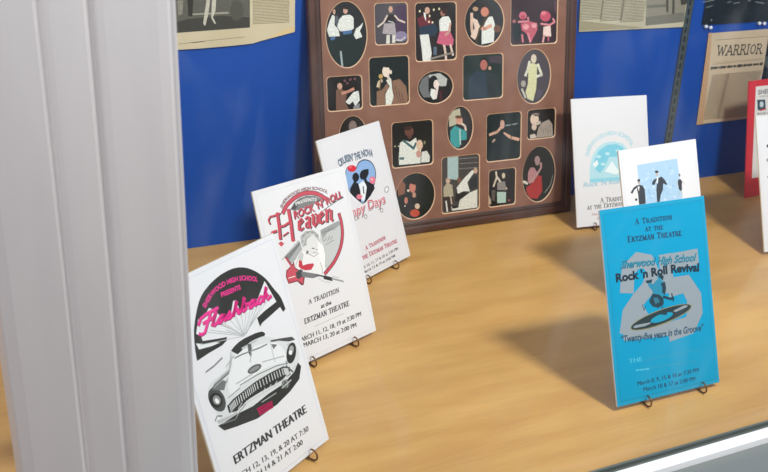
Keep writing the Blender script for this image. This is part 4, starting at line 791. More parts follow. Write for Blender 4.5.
["s","#123f62",1.55,[[94.54,214.04],[93.51,212.86],[93.49,210.87],[94.49,209.67]]],
["s","#123f62",0.93,[[99.78,209.31],[99.83,214.27]]],
["s","#123f62",1.55,[[99.71,214.28],[103.2,209.27]]],
["s","#123f62",0.93,[[103.2,209.27],[103.25,214.24]]],
["s","#123f62",0.78,[[98.89,209.32],[100.66,209.3]]],
["s","#123f62",0.78,[[98.95,214.29],[100.09,214.27]]],
["s","#123f62",0.78,[[102.37,214.25],[104.14,214.23]]],
["s","#123f62",0.73,[[62.96,199.89],[64.81,204.48]]],
["s","#123f62",1.45,[[64.81,204.48],[66.4,199.79]]],
["s","#123f62",0.73,[[63.57,201.4],[65.87,201.34]]],
["s","#123f62",0.73,[[62.27,199.91],[63.65,199.87]]],
["s","#123f62",0.73,[[65.6,199.82],[67.21,199.77]]],
["s","#123f62",1.45,[[69.48,199.71],[69.6,204.36]]],
["s","#123f62",0.87,[[67.64,204.27],[71.55,204.16]]],
["s","#123f62",0.73,[[67.71,204.41],[67.68,203.38]]],
["s","#123f62",0.73,[[71.5,204.3],[71.47,203.28]]],
["s","#123f62",0.73,[[68.67,199.73],[70.28,199.69]]],
["s","#123f62",1.45,[[77.6,199.49],[77.72,204.14]]],
["s","#123f62",0.87,[[75.77,204.05],[79.67,203.94]]],
["s","#123f62",0.73,[[75.83,204.19],[75.8,203.17]]],
["s","#123f62",0.73,[[79.62,204.08],[79.59,203.06]]],
["s","#123f62",0.73,[[76.8,199.51],[78.4,199.47]]],
["s","#123f62",1.45,[[81.13,199.4],[81.25,204.04]]],
["s","#123f62",1.45,[[84.11,199.32],[84.24,203.96]]],
["s","#123f62",0.73,[[81.19,201.72],[84.18,201.64]]],
["s","#123f62",0.73,[[80.33,199.42],[81.93,199.38]]],
["s","#123f62",0.73,[[80.45,204.06],[82.06,204.02]]],
["s","#123f62",0.73,[[83.31,199.34],[84.92,199.29]]],
["s","#123f62",0.73,[[83.44,203.98],[85.04,203.94]]],
["s","#123f62",1.45,[[86.61,199.25],[86.74,203.89]]],
["s","#123f62",0.87,[[85.93,203.91],[89.26,203.82],[89.24,202.9]]],
["s","#123f62",0.73,[[86.68,201.66],[88.51,201.61]]],
["s","#123f62",0.87,[[85.81,199.27],[89.25,199.18],[89.39,200.1]]],
["s","#123f62",1.77,[[37.08,190.39],[37.27,197.2]]],
["s","#123f62",1.06,[[36.18,197.23],[40.69,197.1],[40.66,195.74]]],
["s","#123f62",0.89,[[37.18,193.93],[39.67,193.86]]],
["s","#123f62",1.06,[[36,190.42],[40.66,190.29],[40.85,191.64]]],
["s","#123f62",1.77,[[42.9,190.23],[43.05,195.67]]],
["s","#123f62",1.06,[[42.18,195.7],[44.85,195.62],[45.77,194.94],[45.74,193.75],[44.78,193.01],[42.98,193.06]]],
["s","#123f62",1.59,[[44.35,193.02],[46.38,190.13]]],
["s","#123f62",0.89,[[42.03,190.25],[43.9,190.2]]],
["s","#123f62",0.89,[[45.76,190.15],[46.88,190.12]]],
["s","#123f62",1.77,[[49.46,190.04],[49.61,195.49]]],
["s","#123f62",1.06,[[47.49,195.39],[51.72,195.27]]],
["s","#123f62",0.89,[[47.56,195.55],[47.53,194.35]]],
["s","#123f62",0.89,[[51.67,195.44],[51.63,194.24]]],
["s","#123f62",0.89,[[48.59,190.07],[50.33,190.02]]],
["s","#123f62",1.06,[[52.79,194.31],[52.94,195.4],[56.3,195.31]]],
["s","#123f62",1.77,[[56.3,195.31],[52.67,189.96]]],
["s","#123f62",1.06,[[52.67,189.96],[56.4,189.85],[56.43,190.94]]],
["s","#123f62",1.06,[[58.36,189.8],[58.51,195.25]]],
["s","#123f62",1.77,[[58.51,195.25],[60.48,190.18]]],
["s","#123f62",1.06,[[60.48,190.18],[62.74,195.13]]],
["s","#123f62",1.77,[[62.59,189.68],[62.74,195.13]]],
["s","#123f62",0.89,[[57.49,189.82],[59.23,189.77]]],
["s","#123f62",0.89,[[57.64,195.27],[58.63,195.24]]],
["s","#123f62",0.89,[[61.72,189.71],[63.46,189.66]]],
["s","#123f62",0.89,[[62.74,195.13],[63.61,195.11]]],
["s","#123f62",0.89,[[64.8,189.62],[66.81,195.02]]],
["s","#123f62",1.77,[[66.81,195.02],[68.53,189.52]]],
["s","#123f62",0.89,[[65.47,191.4],[67.96,191.33]]],
["s","#123f62",0.89,[[64.05,189.64],[65.54,189.6]]],
["s","#123f62",0.89,[[67.66,189.54],[69.4,189.49]]],
["s","#123f62",1.06,[[70.61,189.46],[70.76,194.91]]],
["s","#123f62",1.77,[[70.64,194.91],[73.97,189.37]]],
["s","#123f62",1.06,[[73.97,189.37],[74.12,194.82]]],
["s","#123f62",0.89,[[69.74,189.48],[71.48,189.44]]],
["s","#123f62",0.89,[[69.89,194.93],[71.01,194.9]]],
["s","#123f62",0.89,[[73.25,194.84],[74.99,194.79]]],
["s","#123f62",1.77,[[82.09,189.14],[82.28,195.95]]],
["s","#123f62",1.06,[[79.63,195.82],[84.91,195.68]]],
["s","#123f62",0.89,[[79.71,196.03],[79.67,194.53]]],
["s","#123f62",0.89,[[84.84,195.88],[84.8,194.39]]],
["s","#123f62",0.89,[[81,189.17],[83.18,189.11]]],
["s","#123f62",1.77,[[86.51,189.02],[86.66,194.47]]],
["s","#123f62",1.77,[[89.74,188.93],[89.89,194.38]]],
["s","#123f62",0.89,[[86.58,191.75],[89.82,191.66]]],
["s","#123f62",0.89,[[85.63,189.05],[87.38,189]]],
["s","#123f62",0.89,[[85.78,194.49],[87.53,194.45]]],
["s","#123f62",0.89,[[88.87,188.96],[90.61,188.91]]],
["s","#123f62",0.89,[[89.02,194.41],[90.76,194.36]]],
["s","#123f62",1.77,[[92.45,188.86],[92.6,194.31]]],
["s","#123f62",1.06,[[91.73,194.33],[95.33,194.23],[95.3,193.14]]],
["s","#123f62",0.89,[[92.52,191.69],[94.51,191.64]]],
["s","#123f62",1.06,[[91.57,188.88],[95.31,188.78],[95.46,189.86]]],
["s","#123f62",0.89,[[96.89,188.73],[98.91,194.13]]],
["s","#123f62",1.77,[[98.91,194.13],[100.63,188.63]]],
["s","#123f62",0.89,[[97.57,190.52],[100.05,190.45]]],
["s","#123f62",0.89,[[96.15,188.76],[97.64,188.71]]],
["s","#123f62",0.89,[[99.75,188.66],[101.5,188.61]]],
["s","#123f62",1.77,[[103.95,188.54],[104.1,193.99]]],
["s","#123f62",1.06,[[101.98,193.88],[106.21,193.77]]],
["s","#123f62",0.89,[[102.05,194.05],[102.02,192.85]]],
["s","#123f62",0.89,[[106.16,193.93],[106.12,192.73]]],
["s","#123f62",0.89,[[103.08,188.56],[104.82,188.52]]],
["s","#123f62",1.77,[[107.78,188.43],[107.93,193.88]]],
["s","#123f62",1.06,[[107.06,193.91],[109.73,193.83],[110.65,193.15],[110.62,191.96],[109.66,191.22],[107.86,191.27]]],
["s","#123f62",1.59,[[109.23,191.23],[111.26,188.34]]],
["s","#123f62",0.89,[[106.91,188.46],[108.77,188.41]]],
["s","#123f62",0.89,[[110.64,188.36],[111.76,188.32]]],
["s","#123f62",1.77,[[113.1,188.29],[113.25,193.74]]],
["s","#123f62",1.06,[[112.38,193.76],[115.98,193.66],[115.95,192.57]]],
["s","#123f62",0.89,[[113.18,191.12],[115.17,191.07]]],
["s","#123f62",1.06,[[112.23,188.31],[115.96,188.21],[116.11,189.29]]],
["t","#155a74","Sherwood High School",8.95,0.35,0.04,[[21.55,161],[133.17,154.92]]],
["t","#2f8fa8","Sherwood High School",8.95,0.35,0.001,[[20.93,161.65],[132.49,155.6]]],
["t","#152a3a","Rock 'n Roll Revival",9.65,0,0.045,[[13.49,146.19],[63.44,145.49],[99.39,145.09],[138.44,141.44]]],
["p","#1c3a48",[[56.43,141.7],[61.71,141.63],[66.84,141.95],[65.3,138.06],[61.25,137.42],[57.63,138.67]]],
["p","#2a8aa8",[[83.05,141.37],[82.79,140.38],[82.25,139.51],[81.46,138.8],[80.48,138.32],[79.37,138.09],[78.22,138.12],[77.09,138.42],[76.08,138.97],[75.23,139.72],[74.62,140.63],[74.29,141.63],[74.25,142.65],[74.51,143.63],[75.05,144.51],[75.84,145.21],[76.81,145.69],[77.92,145.93],[79.07,145.89],[80.2,145.6],[81.22,145.06],[82.06,144.3],[82.67,143.4],[83.01,142.39]]],
["p","#1c3a48",[[76.21,146.31],[80.71,146.56],[84.07,142.48],[82.04,138.28],[80.03,140.37],[76.92,142.62]]],
["p","#2585a5",[[61.38,138.65],[67.29,135.98],[72.62,140.02],[83.49,137.17],[85.69,130.54],[84.25,123.55],[76.37,117.2],[66.08,120.95],[65.33,128.23],[59.47,135.36]]],
["p","#1c3a48",[[78.35,135.23],[85.16,136.02],[86.16,128.67],[83.42,120.07],[79.39,124.29],[80.41,129.53]]],
["p","#1c3a48",[[64.94,124.71],[74.7,122.31],[80.82,116.87],[80.49,109.71],[71.84,106.41],[63.3,109.74],[58.93,116.34]]],
["p","#2f6f86",[[65.45,119.26],[72.11,119.12],[74.83,113.31],[67.96,111.69]]],
["s","#1c3a48",2.6,[[77.64,108.36],[77.78,99.33]]],
["s","#2585a5",1.2,[[77.64,108.36],[77.63,102.06]]],
["s","#1c3a48",3.21,[[81.01,118.64],[90.7,114.43],[95.92,114.53]]],
["s","#1c3a48",1.81,[[94.86,111.07],[93.64,120.67]]],
["s","#1c3a48",0.79,[[50.4,106.97],[48.62,114.75]]],
["s","#1c3a48",0.79,[[50.4,106.97],[53.52,111.29]]],
["p","#1c3a48",[[73.47,100.93],[83.3,98.43],[82.63,96.38],[72.12,98.8]]],
["p","#8a8558",[[122.22,101.12],[121.37,98.56],[117.28,95.74],[110.26,92.86],[100.82,90.13],[89.65,87.75],[77.54,85.86],[65.33,84.6],[53.85,84.03],[43.86,84.2],[36,85.08],[30.77,86.61],[28.49,88.68],[29.31,91.16],[33.16,93.89],[39.82,96.69],[48.86,99.37],[59.7,101.77],[71.65,103.71],[83.9,105.06],[95.61,105.71],[105.96,105.62],[114.22,104.78],[119.78,103.24]]],
["p","#22343a",[[121.14,101.15],[120.23,98.88],[116.16,96.33],[109.24,93.71],[99.98,91.18],[89.04,88.93],[77.2,87.11],[65.29,85.84],[54.1,85.2],[44.38,85.22],[36.75,85.9],[31.7,87.19],[29.54,88.99],[30.41,91.2],[34.25,93.66],[40.82,96.21],[49.7,98.7],[60.33,100.95],[72.02,102.82],[83.98,104.16],[95.4,104.88],[105.47,104.93],[113.48,104.29],[118.83,103]]],
["p","#8f99a2",[[32.56,89.96],[35.99,91.51],[59.05,91.25],[57.76,89.67],[49.86,88.12],[34.54,88.2]]],
["p","#8f99a2",[[93.6,99.49],[111.15,103.41],[116.77,102.16],[114.31,100.72],[96.77,97.34]]],
["p","#0a94b8",[[92.8,96.54],[92.59,95.34],[91.21,94.08],[88.77,92.82],[85.44,91.67],[81.45,90.7],[77.07,89.97],[72.61,89.54],[68.37,89.43],[64.64,89.65],[61.66,90.18],[59.64,90.99],[58.7,92.02],[58.92,93.2],[60.26,94.45],[62.66,95.69],[65.94,96.84],[69.89,97.81],[74.24,98.55],[78.7,98.99],[82.97,99.12],[86.75,98.91],[89.78,98.38],[91.84,97.57]]],
["p","#1c3a48",[[73.47,100.93],[84.51,99.14],[83.05,96.13],[71.64,98.52]]],
["t","#234b66","“Twenty-five years in the Groove”",8.18,0.15,0.03,[[12.64,74.37],[71.87,70.59],[137.11,67.98]]],
["t","#49b8d4","THE",5.29,0,0,[[21.57,48.24],[40.92,47.33]]],
["s","#0d93b8",2.49,[[45.24,47.76],[57.85,47.45]]],
["s","#0d93b8",2.52,[[60.39,47.39],[78.28,46.95]]],
["s","#0d93b8",2.55,[[80.85,46.88],[91.2,46.63]]],
["s","#0d93b8",2.55,[[93.8,46.57],[109.49,46.18]]],
["s","#0d93b8",2.59,[[112.12,46.12],[130.68,45.66]]],
["s","#45b2cf",2.01,[[31.63,38.01],[35.59,37.69]]],
["s","#45b2cf",2.02,[[37.33,37.55],[42.81,37.11]]],
["s","#45b2cf",2.03,[[44.8,36.95],[49.81,36.55]]],
["s","#0d93b8",2.29,[[53.41,37.07],[68.61,36.17]]],
["s","#0d93b8",2.3,[[70.65,36.04],[83.47,35.28]]],
["s","#0d93b8",2.33,[[86.04,35.13],[106.83,33.88]]],
["s","#0d93b8",2.35,[[108.93,33.76],[122.63,32.94]]],
["t","#0d4566","March 8, 9, 15 & 16 at 7:30 PM",5.05,0,0,[[30.84,19.54],[124.32,18.93]]],
["t","#0d4566","March 10 & 17 at 2:00 PM",5.04,0,0,[[38.67,11.03],[117.92,9.15]]]]},"lb":{"fit":[1.6971,1.9462,-0.0964,0.3265,0.2535,0.3685],"art":[["p","#b4dde8",[[29.16,76.97],[30.55,102.6],[36.24,120.19],[47.11,134.89],[62.4,142.67],[80.45,144.12],[98.32,139.39],[108.68,128.34],[113.97,112.35],[113.36,75.78]]],
["p","#7fcbe0",[[42.08,96.63],[39.95,112.23],[49.79,129.58],[68.17,138.7],[86.21,139.11],[100.94,131.44],[91.09,116.5],[70.07,117.92],[60.17,100.5],[50.7,90.84]]],
["p","#8fd2e4",[[29.44,82.1],[113.62,81],[113.3,74.73],[29.08,75.43]]],
["p","#e6f2f4",[[59.76,92.77],[75.66,109.77],[89.75,90.59],[83.46,85.84]]],
["p","#e6f2f4",[[36.73,107.31],[46.01,114.39],[48.56,106.48],[41.12,100.82]]],
["p","#e6f2f4",[[90.69,108.73],[100.07,114.33],[105.55,102.49]]],
["p","#e6f2f4",[[81.07,97.98],[72.17,100.68],[77.29,106.55]]],
["p","#bfe6ee",[[53.99,119],[53.79,118.34],[53.28,117.76],[52.5,117.28],[51.5,116.94],[50.34,116.76],[49.11,116.75],[47.88,116.92],[46.75,117.26],[45.8,117.73],[45.07,118.31],[44.63,118.96],[44.51,119.64],[44.7,120.29],[45.21,120.88],[45.99,121.36],[46.99,121.7],[48.15,121.88],[49.38,121.88],[50.6,121.71],[51.73,121.38],[52.69,120.91],[53.42,120.33],[53.86,119.67]]],
["p","#bfe6ee",[[72.14,122.95],[71.94,122.29],[71.43,121.7],[70.64,121.22],[69.63,120.88],[68.46,120.7],[67.22,120.69],[65.99,120.86],[64.85,121.2],[63.89,121.67],[63.16,122.25],[62.72,122.91],[62.59,123.58],[62.79,124.24],[63.29,124.82],[64.08,125.31],[65.09,125.65],[66.25,125.83],[67.49,125.84],[68.73,125.67],[69.86,125.34],[70.83,124.86],[71.57,124.28],[72.01,123.63]]],
["p","#bfe6ee",[[93.43,126.73],[93.23,126.07],[92.72,125.48],[91.92,124.99],[90.9,124.65],[89.73,124.47],[88.47,124.46],[87.23,124.63],[86.09,124.96],[85.11,125.44],[84.37,126.02],[83.93,126.68],[83.8,127.36],[84,128.01],[84.51,128.61],[85.3,129.09],[86.32,129.44],[87.49,129.62],[88.74,129.63],[89.98,129.46],[91.13,129.12],[92.11,128.65],[92.85,128.06],[93.3,127.41]]],
["p","#bfe6ee",[[62.23,105.53],[62.03,104.87],[61.52,104.28],[60.74,103.8],[59.73,103.46],[58.57,103.29],[57.33,103.29],[56.1,103.46],[54.97,103.8],[54.01,104.28],[53.28,104.86],[52.84,105.52],[52.71,106.19],[52.91,106.85],[53.42,107.43],[54.2,107.91],[55.21,108.25],[56.37,108.43],[57.6,108.43],[58.83,108.26],[59.97,107.92],[60.93,107.44],[61.66,106.86],[62.1,106.2]]],
["t","#9fd0dc","SHERWOOD HIGH SCHOOL",7.2,0,0.02,[[28.59,120.71],[39.7,140.49],[62.95,152.92],[84.01,154.75],[105.97,146.7],[116.24,133.06]]],
["t","#9cc3d4","Rock 'N Roll Revival",8.43,0.3,0,[[14.55,68.83],[131.51,70.2]]],
["s","#6a6d72",0.81,[[49.36,39.51],[51.81,47.67]]],
["s","#6a6d72",1.63,[[51.81,47.67],[54.36,39.55]]],
["s","#6a6d72",0.81,[[50.17,42.2],[53.51,42.23]]],
["s","#6a6d72",0.81,[[48.36,39.51],[50.36,39.52]]],
["s","#6a6d72",0.81,[[53.19,39.54],[55.53,39.55]]],
["s","#6a6d72",1.63,[[62.7,39.6],[62.65,47.74]]],
["s","#6a6d72",0.98,[[59.81,47.47],[65.48,47.51]]],
["s","#6a6d72",0.81,[[59.9,47.72],[59.91,45.93]]],
["s","#6a6d72",0.81,[[65.4,47.75],[65.41,45.96]]],
["s","#6a6d72",0.81,[[61.53,39.59],[63.87,39.61]]],
["s","#6a6d72",1.63,[[67.44,39.63],[67.39,46.14]]],
["s","#6a6d72",0.98,[[66.46,46.13],[69.33,46.15],[70.34,45.38],[70.34,43.94],[69.35,43.03],[67.41,43.01]]],
["s","#6a6d72",1.46,[[68.88,43.02],[71.17,39.65]]],
["s","#6a6d72",0.81,[[66.5,39.62],[68.5,39.64]]],
["s","#6a6d72",0.81,[[70.5,39.65],[71.71,39.66]]],
["s","#6a6d72",0.81,[[72.61,39.66],[74.57,46.18]]],
["s","#6a6d72",1.63,[[74.57,46.18],[76.61,39.69]]],
["s","#6a6d72",0.81,[[73.26,41.81],[75.93,41.83]]],
["s","#6a6d72",0.81,[[71.81,39.66],[73.41,39.67]]],
["s","#6a6d72",0.81,[[75.68,39.68],[77.54,39.69]]],
["s","#6a6d72",1.63,[[78.84,39.7],[78.8,46.21]]],
["s","#6a6d72",0.98,[[77.87,46.21],[80.54,46.22],[82.15,44.93]]],
["s","#6a6d72",1.63,[[82.15,44.93],[82.56,42.98],[82.17,41.02]]],
["s","#6a6d72",0.98,[[82.17,41.02],[80.58,39.71],[77.91,39.7]]],
["s","#6a6d72",1.63,[[85.01,39.74],[84.97,46.25]]],
["s","#6a6d72",0.81,[[83.97,46.24],[85.97,46.26]]],
["s","#6a6d72",0.81,[[84.01,39.73],[86.02,39.75]]],
["s","#6a6d72",1.63,[[89.32,39.77],[89.28,46.28]]],
["s","#6a6d72",0.98,[[87.01,46.07],[91.55,46.1]]],
["s","#6a6d72",0.81,[[87.08,46.26],[87.08,44.83]]],
["s","#6a6d72",0.81,[[91.48,46.29],[91.49,44.86]]],
["s","#6a6d72",0.81,[[88.38,39.76],[90.25,39.77]]],
["s","#6a6d72",1.63,[[93.49,39.79],[93.45,46.3]]],
["s","#6a6d72",0.81,[[92.45,46.3],[94.45,46.31]]],
["s","#6a6d72",0.81,[[92.49,39.79],[94.49,39.8]]],
["s","#6a6d72",0.98,[[96.99,40.21],[98.06,39.82],[99.12,40.22]]],
["s","#6a6d72",1.63,[[99.12,40.22],[100.18,41.79],[100.16,44.39],[99.09,45.95]]],
["s","#6a6d72",0.98,[[99.09,45.95],[98.02,46.33],[96.95,45.94]]],
["s","#6a6d72",1.63,[[96.95,45.94],[95.89,44.37],[95.91,41.76],[96.99,40.21]]],
["s","#6a6d72",0.98,[[102.56,39.85],[102.52,46.36]]],
["s","#6a6d72",1.63,[[102.39,46.36],[106.16,39.87]]],
["s","#6a6d72",0.98,[[106.16,39.87],[106.12,46.38]]],
["s","#6a6d72",0.81,[[101.63,39.85],[103.49,39.86]]],
["s","#6a6d72",0.81,[[101.59,46.36],[102.79,46.36]]],
["s","#6a6d72",0.81,[[105.19,46.38],[107.06,46.39]]],
["s","#6a6d72",0.77,[[22.07,29.05],[23.78,35.28]]],
["s","#6a6d72",1.55,[[23.78,35.28],[25.79,29.15]]],
["s","#6a6d72",0.77,[[22.64,31.11],[25.12,31.17]]],
["s","#6a6d72",0.77,[[21.33,29.03],[22.82,29.07]]],
["s","#6a6d72",0.77,[[24.92,29.12],[26.65,29.17]]],
["s","#6a6d72",1.55,[[29.1,29.23],[28.94,35.41]]],
["s","#6a6d72",0.93,[[26.84,35.17],[31.05,35.27]]],
["s","#6a6d72",0.77,[[26.9,35.36],[26.93,34]]],
["s","#6a6d72",0.77,[[30.98,35.46],[31.02,34.1]]],
["s","#6a6d72",0.77,[[28.23,29.21],[29.96,29.25]]],
["s","#6a6d72",1.55,[[37.85,29.45],[37.7,35.63]]],
["s","#6a6d72",0.93,[[35.6,35.39],[39.8,35.49]]],
["s","#6a6d72",0.77,[[35.65,35.58],[35.69,34.22]]],
["s","#6a6d72",0.77,[[39.74,35.68],[39.77,34.32]]],
["s","#6a6d72",0.77,[[36.99,29.43],[38.72,29.47]]],
["s","#6a6d72",1.55,[[41.66,29.54],[41.5,35.72]]],
["s","#6a6d72",1.55,[[44.87,29.62],[44.72,35.8]]],
["s","#6a6d72",0.77,[[41.58,32.63],[44.8,32.71]]],
["s","#6a6d72",0.77,[[40.79,29.52],[42.52,29.57]]],
["s","#6a6d72",0.77,[[40.63,35.7],[42.37,35.74]]],
["s","#6a6d72",0.77,[[44.01,29.6],[45.74,29.65]]],
["s","#6a6d72",0.77,[[43.85,35.78],[45.58,35.82]]],
["s","#6a6d72",1.55,[[47.56,29.69],[47.41,35.87]]],
["s","#6a6d72",0.93,[[46.54,35.85],[50.13,35.94],[50.16,34.7]]],
["s","#6a6d72",0.77,[[47.48,32.9],[49.46,32.95]]],
["s","#6a6d72",0.93,[[46.7,29.67],[50.41,29.76],[50.5,31]]],
["s","#6a6d72",1.55,[[56.44,29.91],[56.25,37.64]]],
["s","#6a6d72",0.93,[[55.17,37.61],[59.65,37.72],[59.69,36.18]]],
["s","#6a6d72",0.77,[[56.34,33.93],[58.82,33.99]]],
["s","#6a6d72",0.93,[[55.36,29.89],[60,30],[60.12,31.55]]],
["s","#6a6d72",1.55,[[62.23,30.06],[62.07,36.24]]],
["s","#6a6d72",0.93,[[61.21,36.22],[63.87,36.28],[64.81,35.56],[64.85,34.21],[63.94,33.32],[62.15,33.27]]],
["s","#6a6d72",1.39,[[63.51,33.31],[65.69,30.15]]],
["s","#6a6d72",0.77,[[61.36,30.04],[63.22,30.08]]],
["s","#6a6d72",0.77,[[65.07,30.13],[66.19,30.16]]],
["s","#6a6d72",1.55,[[68.75,30.22],[68.6,36.4]]],
["s","#6a6d72",0.93,[[66.5,36.16],[70.71,36.27]]],
["s","#6a6d72",0.77,[[66.56,36.35],[66.59,34.99]]],
["s","#6a6d72",0.77,[[70.64,36.45],[70.67,35.09]]],
["s","#6a6d72",0.77,[[67.89,30.2],[69.62,30.25]]],
["s","#6a6d72",0.93,[[71.82,35.25],[71.91,36.48],[75.25,36.57]]],
["s","#6a6d72",1.55,[[75.25,36.57],[71.94,30.3]]],
["s","#6a6d72",0.93,[[71.94,30.3],[75.65,30.4],[75.62,31.63]]],
["s","#6a6d72",0.93,[[77.6,30.45],[77.45,36.62]]],
["s","#6a6d72",1.55,[[77.45,36.62],[79.69,30.99]]],
["s","#6a6d72",0.93,[[79.69,30.99],[81.65,36.73]]],
["s","#6a6d72",1.55,[[81.81,30.55],[81.65,36.73]]],
["s","#6a6d72",0.77,[[76.74,30.42],[78.47,30.47]]],
["s","#6a6d72",0.77,[[76.58,36.6],[77.57,36.63]]],
["s","#6a6d72",0.77,[[80.94,30.53],[82.67,30.57]]],
["s","#6a6d72",0.77,[[81.65,36.73],[82.52,36.75]]],
["s","#6a6d72",0.77,[[84,30.61],[85.71,36.83]]],
["s","#6a6d72",1.55,[[85.71,36.83],[87.72,30.7]]],
["s","#6a6d72",0.77,[[84.57,32.66],[87.05,32.72]]],
["s","#6a6d72",0.77,[[83.26,30.59],[84.75,30.62]]],
["s","#6a6d72",0.77,[[86.85,30.68],[88.58,30.72]]],
["s","#6a6d72",0.93,[[89.79,30.75],[89.63,36.93]]],
["s","#6a6d72",1.55,[[89.51,36.93],[93.13,30.83]]],
["s","#6a6d72",0.93,[[93.13,30.83],[92.98,37.01]]],
["s","#6a6d72",0.77,[[88.92,30.73],[90.66,30.77]]],
["s","#6a6d72",0.77,[[88.77,36.91],[89.88,36.94]]],
["s","#6a6d72",0.77,[[92.11,36.99],[93.84,37.03]]],
["s","#6a6d72",1.55,[[101.2,31.04],[101.01,38.76]]],
["s","#6a6d72",0.93,[[98.39,38.46],[103.65,38.59]]],
["s","#6a6d72",0.77,[[98.46,38.7],[98.5,37]]],
["s","#6a6d72",0.77,[[103.56,38.82],[103.6,37.13]]],
["s","#6a6d72",0.77,[[100.12,31.01],[102.29,31.06]]],
["s","#6a6d72",1.55,[[105.6,31.15],[105.44,37.33]]],
["s","#6a6d72",1.55,[[108.81,31.23],[108.66,37.41]]],
["s","#6a6d72",0.77,[[105.52,34.24],[108.74,34.32]]],
["s","#6a6d72",0.77,[[104.73,31.13],[106.46,31.17]]],
["s","#6a6d72",0.77,[[104.58,37.3],[106.31,37.35]]],
["s","#6a6d72",0.77,[[107.95,31.21],[109.68,31.25]]],
["s","#6a6d72",0.77,[[107.79,37.38],[109.52,37.43]]],
["s","#6a6d72",1.55,[[111.5,31.3],[111.35,37.47]]],
["s","#6a6d72",0.93,[[110.48,37.45],[114.07,37.54],[114.1,36.31]]],
["s","#6a6d72",0.77,[[111.42,34.51],[113.4,34.56]]],
["s","#6a6d72",0.93,[[110.64,31.27],[114.35,31.37],[114.44,32.61]]],
["s","#6a6d72",0.77,[[115.93,31.41],[117.63,37.63]]],
["s","#6a6d72",1.55,[[117.63,37.63],[119.64,31.5]]],
["s","#6a6d72",0.77,[[116.5,33.46],[118.97,33.52]]],
["s","#6a6d72",0.77,[[115.19,31.39],[116.67,31.43]]],
["s","#6a6d72",0.77,[[118.77,31.48],[120.51,31.52]]],
["s","#6a6d72",1.55,[[122.95,31.58],[122.8,37.76]]],
["s","#6a6d72",0.93,[[120.7,37.52],[124.9,37.63]]],
["s","#6a6d72",0.77,[[120.75,37.71],[120.79,36.35]]],
["s","#6a6d72",0.77,[[124.84,37.81],[124.87,36.45]]],
["s","#6a6d72",0.77,[[122.08,31.56],[123.82,31.6]]],
["s","#6a6d72",1.55,[[126.76,31.68],[126.6,37.86]]],
["s","#6a6d72",0.93,[[125.73,37.83],[128.39,37.9],[129.34,37.18],[129.37,35.82],[128.47,34.94],[126.67,34.89]]],
["s","#6a6d72",1.39,[[128.04,34.93],[130.22,31.77]]],
["s","#6a6d72",0.77,[[125.89,31.66],[127.74,31.7]]],
["s","#6a6d72",0.77,[[129.6,31.75],[130.71,31.78]]],
["s","#6a6d72",1.55,[[132.04,31.81],[131.89,37.99]]],
["s","#6a6d72",0.93,[[131.02,37.97],[134.61,38.06],[134.64,36.82]]],
["s","#6a6d72",0.77,[[131.96,35.02],[133.94,35.07]]],
["s","#6a6d72",0.93,[[131.18,31.79],[134.89,31.88],[134.98,33.12]]],
["t","#c09aa2","March 13, 14 & 20 at 7:30",4.52,0,0,[[30.08,17.94],[116.99,20.23]]],
["t","#c09aa2","March 15 at 2:00",4.52,0,0,[[39.63,9.66],[103.38,11.07]]]]},"dancers":{"fit":[1.5266,1.5054,0.0748,0.34,0.255,0.375],"art":[["p","#aacbe6",[[32.45,200.77],[111.59,200.85],[116.09,111.56],[33.48,115.43]]],
["p","#9cc1e0",[[48.94,158.28],[48.14,159.21],[48.22,160.91],[49.14,162.74],[50.55,164],[51.91,164.2],[52.71,163.27],[52.64,161.56],[51.72,159.73],[50.31,158.47]]],
["p","#9cc1e0",[[72.85,133.11],[73.4,133.72],[74.7,133.98],[76.24,133.77],[77.45,133.18],[77.85,132.43],[77.3,131.81],[76,131.55],[74.46,131.77],[73.25,132.36]]],
["p","#9cc1e0",[[68,137.36],[66.48,136.98],[64.78,137.41],[63.57,138.48],[63.29,139.78],[64.06,140.82],[65.58,141.2],[67.28,140.77],[68.49,139.71],[68.77,138.4]]],
["p","#9cc1e0",[[47.66,135.07],[46.56,134.34],[44.48,134.32],[42.22,135.01],[40.64,136.15],[40.33,137.3],[41.42,138.03],[43.5,138.06],[45.76,137.37],[47.35,136.23]]],
["p","#9cc1e0",[[88.83,150.48],[87.13,150.38],[85.16,151.32],[83.68,152.92],[83.26,154.58],[84.05,155.66],[85.75,155.76],[87.72,154.83],[89.2,153.22],[89.63,151.56]]],
["p","#9cc1e0",[[75.48,129.25],[73.71,129.63],[72.28,130.95],[71.73,132.71],[72.26,134.24],[73.68,134.95],[75.44,134.57],[76.87,133.24],[77.43,131.48],[76.9,129.96]]],
["p","#bcd7ec",[[93.4,160.88],[92.28,160.75],[90.15,161.37],[87.81,162.52],[86.17,163.74],[85.84,164.57],[86.96,164.7],[89.09,164.08],[91.42,162.94],[93.07,161.71]]],
["p","#9cc1e0",[[49,129.85],[47.37,130.36],[46.13,131.82],[45.76,133.66],[46.4,135.19],[47.8,135.82],[49.44,135.31],[50.68,133.86],[51.05,132.01],[50.41,130.48]]],
["p","#c6ddee",[[88.34,153.22],[88.72,154.23],[90.26,154.98],[92.38,155.16],[94.25,154.72],[95.18,153.81],[94.79,152.8],[93.25,152.05],[91.13,151.87],[89.26,152.31]]],
["p","#9cc1e0",[[84.51,128.33],[82.98,127.98],[80.58,128.63],[78.21,130.03],[76.78,131.65],[76.84,132.87],[78.35,133.22],[80.76,132.57],[83.13,131.17],[84.56,129.55]]],
["p","#c6ddee",[[95.72,124.33],[94.25,124.01],[92.38,124.56],[90.82,125.76],[90.18,127.17],[90.68,128.24],[92.15,128.57],[94.02,128.02],[95.58,126.82],[96.23,125.41]]],
["p","#9cc1e0",[[90.54,152.28],[89.72,153.04],[89.62,154],[90.29,154.8],[91.46,155.13],[92.7,154.86],[93.53,154.09],[93.63,153.13],[92.96,152.33],[91.78,152.01]]],
